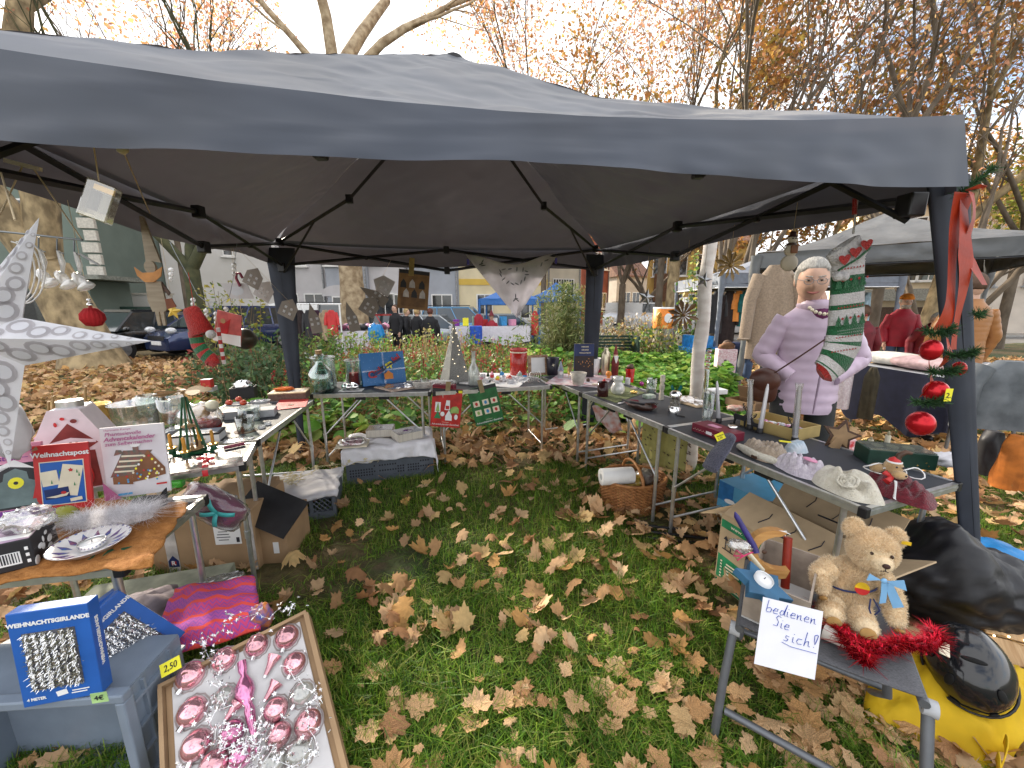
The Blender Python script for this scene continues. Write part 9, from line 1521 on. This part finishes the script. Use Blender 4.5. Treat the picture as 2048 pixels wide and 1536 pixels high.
#CARS
TYRE=mat('tyre',(.015,.015,.016),.8);RIM=mat('wheel_rim',(.45,.46,.48),.3,.8);CGL=mat('car_glass',(.025,.035,.04),.04,spec=1,var=0)
def car(label,x,y,rz,L_,Wd,H,m,kind='hatch',name='parked_car',z=0):
 t=TH(name,label,'car' if kind!='van' else 'van',(x,y,z if y<14 else-.34),rz,'cars parked along the street');w_=Wd/2;van=kind=='van'
 st={'hatch':[(0,.50,.8),(.04,.62,.92),(.16,.70,.98),(.30,.74,1),(.75,.76,1),(.95,.72,.96),(1,.55,.86)],'van':[(0,.55,.85),(.05,.75,.95),(.14,.84,1),(.3,.86,1),(.9,.86,1),(1,.8,.96)]}['van' if van else 'hatch'];b=MB();zb=.22
 b.ring([[Ve(((q-.5)*L_,s*w_*ww*f_,zz))for s,f_,zz in((-1,.94,zb),(-1,1,zb+.22),(-1,.99,h_*H*(.78 if van else .86)*.62+.1),(-1,.95,h_*H*.78),(1,.95,h_*H*.78),(1,.99,h_*H*(.78 if van else .86)*.62+.1),(1,1,zb+.22),(1,.94,zb))]for q,h_,ww in st]).bd('body',m,t,bevel=.04)
 c0,c1,t0,t1=(.17,.97,.36,.90)if kind!='van' else(.10,.98,.24,.95);z0,z1=.58*H,H;lo=[((c0-.5)*L_,w_*.93),((c1-.5)*L_,w_*.93)];hi=[((t0-.5)*L_,w_*.78),((t1-.5)*L_,w_*.78)];V=[(lo[0][0],-lo[0][1],z0),(lo[1][0],-lo[1][1],z0),(lo[1][0],lo[1][1],z0),(lo[0][0],lo[0][1],z0),(hi[0][0],-hi[0][1],z1-.06),(hi[1][0],-hi[1][1],z1-.06),(hi[1][0],hi[1][1],z1-.06),(hi[0][0],hi[0][1],z1-.06)]
 MB().add(V,[(0,1,5,4),(1,2,6,5),(2,3,7,6),(3,0,4,7),(4,5,6,7)]).bd('windows',CGL if not van else CGL,t);MB().ring([[Ve((a,s*b2*1.01,zz))for a,s,b2 in((hi[0][0]-.03,-1,hi[0][1]),(hi[1][0]+.03,-1,hi[1][1]),(hi[1][0]+.03,1,hi[1][1]),(hi[0][0]-.03,1,hi[0][1]))]for zz in(z1-.075,z1)],0,False).bd('roof',m,t,bevel=.03)
 b=MB();V=[Ve(v)for v in V]
 for s in(0,3):
  for q in(0,.40,.72,1):a,c=V[s].lerp(V[s+(1 if s==0 else-1)],q),V[s+4].lerp(V[s+4+(1 if s==0 else-1)],q);o_=Ve((0,-.006 if s==0 else .006,0));b.tu([a+o_,c+o_],.03,4)
 b.bd('pillars',m,t)['kind']='stuff'
 if van:MB().box((L_*.22,0,(z0+z1)/2),(L_*.50,Wd*.93,z1-z0-.04)).bd('cargo_wall',m,t)
 for fx in(.19,.81):
  for s in(-1,1):c=Ve(((fx-.5)*L_,s*(w_-.10),.31));q=MB().cyl(c-Ve((0,.1,0)),c+Ve((0,.1,0)),.31,n=22).bd('wheel',TYRE,t);MB().cyl(c+Ve((0,s*.095,0)),c+Ve((0,s*.108,0)),.20,n=14).bd('rim',RIM,q)
 for s in(-1,1):MB().ell(((.02-.5)*L_+.06,s*w_*.66,.62*H*.75+.1),(.12,.17,.09),12,8).bd('headlight',clear('lamp_glass',(.9,.92,.95),.6,.1,.4),t);MB().ell(((c0+.06-.5)*L_,s*(w_+.10),z0+.06),(.07,.11,.07),10,7).bd('mirror',m,t)
 MB().box((-.5*L_-.0,0,.42),(.03,.50,.11)).bd('plate',WHITE,t);MB().box((-.5*L_+.01,0,.56),(.03,Wd*.5,.12)).bd('grille',BLACKP,t)
 if van or kind=='mpv':[MB().tu([(-.10*L_,s*w_*.7,H+.05),(.36*L_,s*w_*.7,H+.05)],.022,6).bd('roof_rail',BLACKP,t)for s in(-1,1)]
 return t
paint=lambda n,c:mat(n,c,.22,.3,var=.03,coat=.8)
p=D(222,700,11.0);t=car('small black city car parked nose-on behind the big plane tree',p.x,p.y+.9,R(72),2.7,1.6,1.42,paint('black_paint',(.012,.013,.015)),z=-.08);text('DO 6019',.09,t,(-1.37,0,.42),INK,(R(90),0,R(-90)),wx=.95)
p=D(382,690,11.6);car('dark blue car parked behind the forked tree and the striped stocking',p.x+.5,p.y+1.0,R(65),3.9,1.7,1.45,paint('navy_paint',(.015,.03,.10)))
p=D(660,660,18.0);car('white van parked left of the pale plane trunk',p.x-.3,18.4,R(175),4.6,1.9,1.9,paint('white_paint',(.66,.67,.68)),'van')
p=D(775,660,18.2);car('red hatchback parked right of the pale plane trunk',p.x,18.4,R(178),3.9,1.7,1.42,paint('red_paint',(.35,.02,.02)));p=D(860,660,17.6);car('silver grey car behind the people in black',p.x,18.0,R(176),4.0,1.7,1.4,paint('silver_paint',(.42,.45,.48)))
p=D(920,660,19.0);car('light blue high-roofed car with roof rails before the cream house',p.x,19.2,R(176),3.9,1.75,1.75,paint('sky_paint',(.10,.26,.45)),'mpv');p=D(1010,660,19.2);car('pale car half hidden under the blue gazebo',p.x,19.4,R(176),4.0,1.7,1.42,paint('silver_paint',0));p=D(1275,640,27);car('white van far off by the thin bare trees',p.x,27,R(170),4.8,1.9,2.0,paint('white_paint',0),'van');p=D(1415,630,24);car('white delivery van behind the white pole',p.x+1,24,R(170),5.2,2.0,2.3,paint('white_paint',0),'van')
#CLOTHES, STALLS, GREEN FURNITURE
def gmt(name,label,cat,px,py,Y,wp_,hp_,m,rz=0,sleeve=0,group=None,seed=1):
 """a hanging garment: body sheet with folds and depth, two sleeves; (px, py) is the top middle"""
 c=D(px,py,Y);s=mpp(c);w_,h_=wp_*s,hp_*s;t=TH(name,label,cat,c,rz,group);n=28
 MB().ring([[Ve((math.cos(a)*w_/2*min(1,.42+q*3.2)*(1+.06*q),math.sin(a)*(.05+.03*q)*(1+.5*nz3((math.cos(a)*3,math.sin(a)*3,q*1.5),1.2,seed)),-q*h_))for a in(6.2832*j/n for j in range(n))]for q in(i/16 for i in range(17))]).bd('body',m,t)
 if sleeve:[MB().tu([(s_*w_*.40,0,-h_*.10),(s_*w_*.56,-.02,-h_*.35),(s_*w_*.60,-.04,-h_*sleeve)],[.075*w_/.45,.07*w_/.45,.062*w_/.45],12).bd('sleeve',m,t)for s_ in(-1,1)]
 return t
t=gmt('beige_coat','long beige wool coat hanging on the silver-grey gazebo behind the woman','coat',1558,530,3.9,78,190,mat('beige_wool',(.33,.25,.18),.95,c2=(.25,.19,.135),scale=60,bump=.3,sheen=.3),R(-20),.78);MB().tu([(-.30,-.09,-.72),(-.20,-.10,-.72)],.012,5).bd('cuff_strap',mat('beige_wool',0),t)
gmt('checked_shirt','black and white checked shirt hanging beside the beige coat','shirt',1592,545,4.3,48,130,mat('checked',(.50,.50,.50),.9,c2=(.05,.05,.06),scale=26),R(-20),.6)
HG='clothes hung under the dark gazebo'
for i,(px,w_,h_,m,lb)in enumerate(((1437,30,84,BLKC,'black jacket at the left end of the dark gazebo rail'),(1461,34,112,mat('dark_brown_cloth',(.03,.02,.02),.9),'dark brown long jacket on the gazebo rail'),(1478,22,60,ORNG,'orange top showing between dark jackets on the rail'),(1493,26,70,mat('teal_cloth',(.01,.13,.13),.8),'teal jacket in the middle of the gazebo rail'),(1508,22,62,mat('ochre_cloth',(.42,.19,.02),.85),'ochre jacket right of the teal one'),(1523,26,80,mat('teal_cloth',0),'teal trousers at the right of the rail, beside the silver leg'),(1736,34,70,mat('light_denim',(.30,.42,.5),.85,var=.2),'pale floral denim trousers hanging at the right of the dark gazebo'))):gmt('hanging_jacket',lb,'clothing',px,582 if i<6 else 585,8.9,w_,h_,m,.1*i,.6 if i<5 else 0,HG,i)
t=gmt('grey_sweater','washed grey sweatshirt hanging at the right edge','sweater',2028,722,2.75,115,140,mat('acid_grey',(.17,.185,.20),.9,c2=(.085,.095,.105),scale=6,bump=.3),R(-15),1.0)
gmt('black_trousers','black garment hanging from the far edge behind the grey sweatshirt','clothing',1990,862,2.9,40,90,BLKC);gmt('rust_cloth','rust orange cloth hanging low at the right edge','cloth',2042,872,2.6,50,110,mat('rust_cloth',(.42,.13,.02),.85))
def stall(label,x0,y0,x1,y1,dp,cloth,h=.72,name='market_table',hang_=.45):
 p0,p1=Ve((x0,y0,0)),Ve((x1,y1,0));W=(p1-p0).length;t=TH(name,label,'table',p0,fcg(p0,p1));MB().box((W/2,dp/2,h-.015),(W,dp,.03)).bd('tabletop',GREYC,t);[MB().cyl((a,b2,0),(a,b2,h-.03),.014).bd('leg',STEEL,t)for a in(.06,W-.06)for b2 in(.06,dp-.06)]
 MB().grid(lambda u,v:Ve((u*W,-.02-.035*abs(math.sin(u*W*9))*v-.01,h+.004-hang_*v*(1+.12*math.sin(u*11)))),60,6).bd('cloth',cloth,t);return t,W
q0,q1=D(1700,742,4.55),D(1925,775,3.45);NVC=mat('midnight_cloth',(.010,.012,.030),.9,var=.15)
t,W=stall('market table with dark blue clothes hung along its front behind the woman',q0.x,q0.y,q1.x,q1.y,.8,NVC,.78,hang_=.58)
def on_t(u,v,z=.79):a=Ve((q0.x,q0.y,z)).lerp(Ve((q1.x,q1.y,z)),u);d=(q1-q0);d.z=0;d.normalize();return a+Ve((-d.y,d.x,0))*v
for u,v,rx,m,lb,i in((.18,.30,.30,mat('white_pillow',(.66,.63,.58),.9),'white patterned pillow on the dark clothed table',1),(.55,.26,.32,mat('rose_pillow',(.58,.40,.40),.9),'pale rose pillow on the dark clothed table',2)):o=MB().ell((0,0,0),(rx,.22,.075),34,16,fn=lambda u_:.95/max(.55,(abs(u_.x)**3.4+abs(u_.y)**3.4+abs(u_.z)**2)**.29)*(1+.05*nz3(u_,4,i))).bd('pillow',m,None,on_t(u,v,.86),fcg(q0,q1)+.1);tag(o,lb,'pillow')
gmt('olive_garment','olive brown garment hanging at the front of the dark clothed table','clothing',1748,735,3.95,24,105,mat('olive_brown',(.05,.042,.025),.9),R(-40));gmt('white_lace_cloth','white dotted cloth hanging beside the woman','cloth',1690,722,4.1,34,96,mat('dotted_white',(.64,.60,.62),.85,c2=(.5,.42,.46),scale=60),R(-40))
rr=random.Random(12)
for i in range(12):p=on_t(.02+.09*i,.62+.1*(i%2));lb='folded %s item at the back of the dark clothed table, %s'%(('white','rose','cream','grey')[i%4],('first','second','third','fourth','fifth','sixth','seventh','eighth','ninth','tenth','eleventh','last')[i]+' from the woman');crm('folded_linen',lb,'linen',p,.09,.07,.05,(WHITE,mat('rose_pillow',0),CREAM,GREYC)[i%4],.2,.3,5,i,14,'folded linen on the dark clothed table')
p=G(1690,905,0);c=Ve((2.42,2.75,0));t=openbox('yellow_crate_bag','yellow shopping bag with printed fabrics behind the near right table','bag',c,.40,.26,.36,R(-60),mat('yellow_bag_plastic',(.66,.44,.02),.5),0);crm('red_dotted_cloth','red dotted and white cloth in the yellow shopping bag','cloth',(c.x,c.y,.30),.15,.10,.12,mat('red_dots',(.55,.05,.06),.85,c2=(.65,.5,.5),scale=30),0,.4,6,5)
t=obox('paper_bag','white and pink printed shopping bag with black lettering standing on the leaves','bag',D(1447,752,6.4)[:2]+(0,),(.30,.16,.46),R(-8),mat('pink_dot_paper',(.70,.62,.66),.7,c2=(.55,.32,.38),scale=40),.0,bevel=.01);t.location.z=D(1447,752,6.4).z;text('flic',.075,t,(-.01,-.082,.26),INK,bold=.002);text('&blink',.075,t,(.02,-.082,.19),INK,bold=.002);crm('brown_fabric','brown fabric stuffed into the printed shopping bag','cloth',Ve(t.location)+Ve((0,0,.42)),.13,.07,.08,mat('brown_fur',(.16,.08,.04),.9),0,.3,5,5)
c=D(1455,690,8.0);t=obox('blue_crate','blue box and folding chair under the dark gazebo','box',(c.x-.3,c.y+.6),(.7,.5,.55),.1,mat('bright_blue',(.02,.12,.42),.5),.0);[MB().box((x,.0,.68),(.12,.52,.25)).bd('lid_piece',mat('bright_blue',0),t)for x in(-.2,.1)]
FW=mat('far_white_cloth',(.66,.64,.70),.85,var=.05)
p0,p1=D(662,690,10.4),D(768,690,10.6);t,W=stall('far market table under a pleated white cloth',p0.x,p0.y,p1.x,p1.y,.8,FW,.78,hang_=.7)
for i in range(16):crm('clothes_heap','heaped %s garment on the far white table, number %s from the left'%(('blue','black','rose','plum')[i%4],('one','two','three','four','five','six','seven','eight','nine','ten','eleven','twelve','thirteen','fourteen','fifteen','sixteen')[i]),'garment',p0.lerp(p1,(i+.5)/16).xy.to_3d()+Ve((0,.1+.25*(i%3),.79)),.13,.12,.09,(DKB,BLKC,PINK,PLUM)[i%4],i,.4,5,i,12,'garments heaped on the far white table')
p=D(752,665,10.2);tag(MB().ell((0,0,-.05),(.20,.10,.28),26,16,fn=lambda u:1+.35*nz3(u,2.2,4)+.15*nz3(u,6,2)).bd('blue_bag',BLP,None,p),'shiny blue plastic bag hanging at the end of the far white table','bag')
t=TH('clothes_rack','white clothes rail on the green left of the pale plane trunk','clothes rack',D(600,700,10.2).xy.to_3d());s=mpp(D(600,650,10.2));[MB().tu([(x,0,0),(x,0,1.5)],.02,6).bd('post',WHITE,t)for x in(.13,1.15)];MB().tu([(-.1,0,1.5),(1.2,0,1.5)],.018,6).bd('rail',WHITE,t)
for i,(px,h_,m)in enumerate(((588,78,BLKC),(600,80,mat('dark_brown_cloth',0)),(616,74,BLKC),(632,70,mat('far_plum',(.04,.012,.03),.9)),(650,60,mat('far_tan',(.35,.26,.17),.9)),(662,50,RED))):gmt('rail_garment',('black coat, leftmost on the far white rail','dark brown coat on the far white rail','black dress in the middle of the far rail','plum black coat on the far rail','tan coat near the right end of the far rail','red dress at the right end of the far rail')[i],'clothing',px,620,10.2,20,h_,m,.2,.6,'clothes on the far white rail',i)
p0,p1=D(900,690,13.4),D(1060,690,13.6);t,W=stall('far market table with boxes beneath the blue gazebo',p0.x,p0.y,p1.x,p1.y,.8,FW,.75,hang_=.6)
for i,m in enumerate((PURP,YELL,mat('pale_green_paint',0),RED,WHITE,PBL,PINK)):obox('toy_box','%s box on the table under the blue gazebo'%('purple','yellow','pale green','red','white','blue','pink')[i],'box',p0.lerp(p1,(i+.6)/8.5).xy.to_3d()+Ve((0,.3,0)),(.2,.2,.22+.05*(i%3)),.1*i,m,.76,'boxes on the table under the blue gazebo')
p=D(952,675,12.9);obox('blue_bag','upright bright blue bag at the corner of the blue gazebo','bag',(p.x,p.y),(.42,.25,.60),.1,mat('royal_bag',(.02,.09,.50),.4),.2,bevel=.03);gmt('red_cape','dark red garment hung at the left blue gazebo post','clothing',957,628,13.5,18,40,REDJ);gmt('red_cape','orange red garment hung at the right blue gazebo post','clothing',1070,622,14,14,48,RED)
p=D(1190,684,8.4);t=TH('green_bench','dark green metal bench right of the rear right canopy leg','bench',(p.x,p.y+.2,0),.06);[MB().box((.42,0,z),(.9,.03,.05)).bd('slat',DG,t)for z in(.50,.57,.64,.71,.78)];[MB().box((.42,-.12-.09*i,.42),(.9,.07,.03)).bd('seat_slat',DG,t)for i in range(4)];[MB().box((x,-.15,.40),(.05,.45,.8)).bd('side_frame',DG,t)for x in(-.04,.90)]
p=D(1322,690,9.2);t=TH('litter_bin','concrete litter bin with an orange poster band','litter bin',(p.x,p.y,p.z-.1));MB().la([(.20,0),(.22,.55)],24).bd('concrete_base',mat('concrete',(.36,.33,.27),.9,var=.1),t);MB().la([(.225,.50),(.235,.95),(.20,.97),(.19,.9)],26).bd('orange_band',mat('bin_orange',(.75,.22,.02),.5),t);MB().pm(oval(.03,.74,.09,.11),-.240,-.22).bd('white_disc',WHITE,t);MB().pm([(-.2,.58),(-.08,.60),(-.06,.82),(-.16,.88),(-.21,.8)],-.2,-.14).bd('tiger_print',mat('tiger_stripe',(.72,.36,.03),.5,c2=(.08,.03,.01),scale=30),t);MB().la([(.236,.95),(.238,.985),(.20,.985)],24).bd('rim',WHITE,t)
p=D(1366,672,11.5);one('stone_bollard','pale cylindrical concrete bollard left of the white pole','bollard',(p.x,p.y,-.05),MB().la([(.22,0),(.21,.62),(.18,.64)],20),mat('concrete',0))
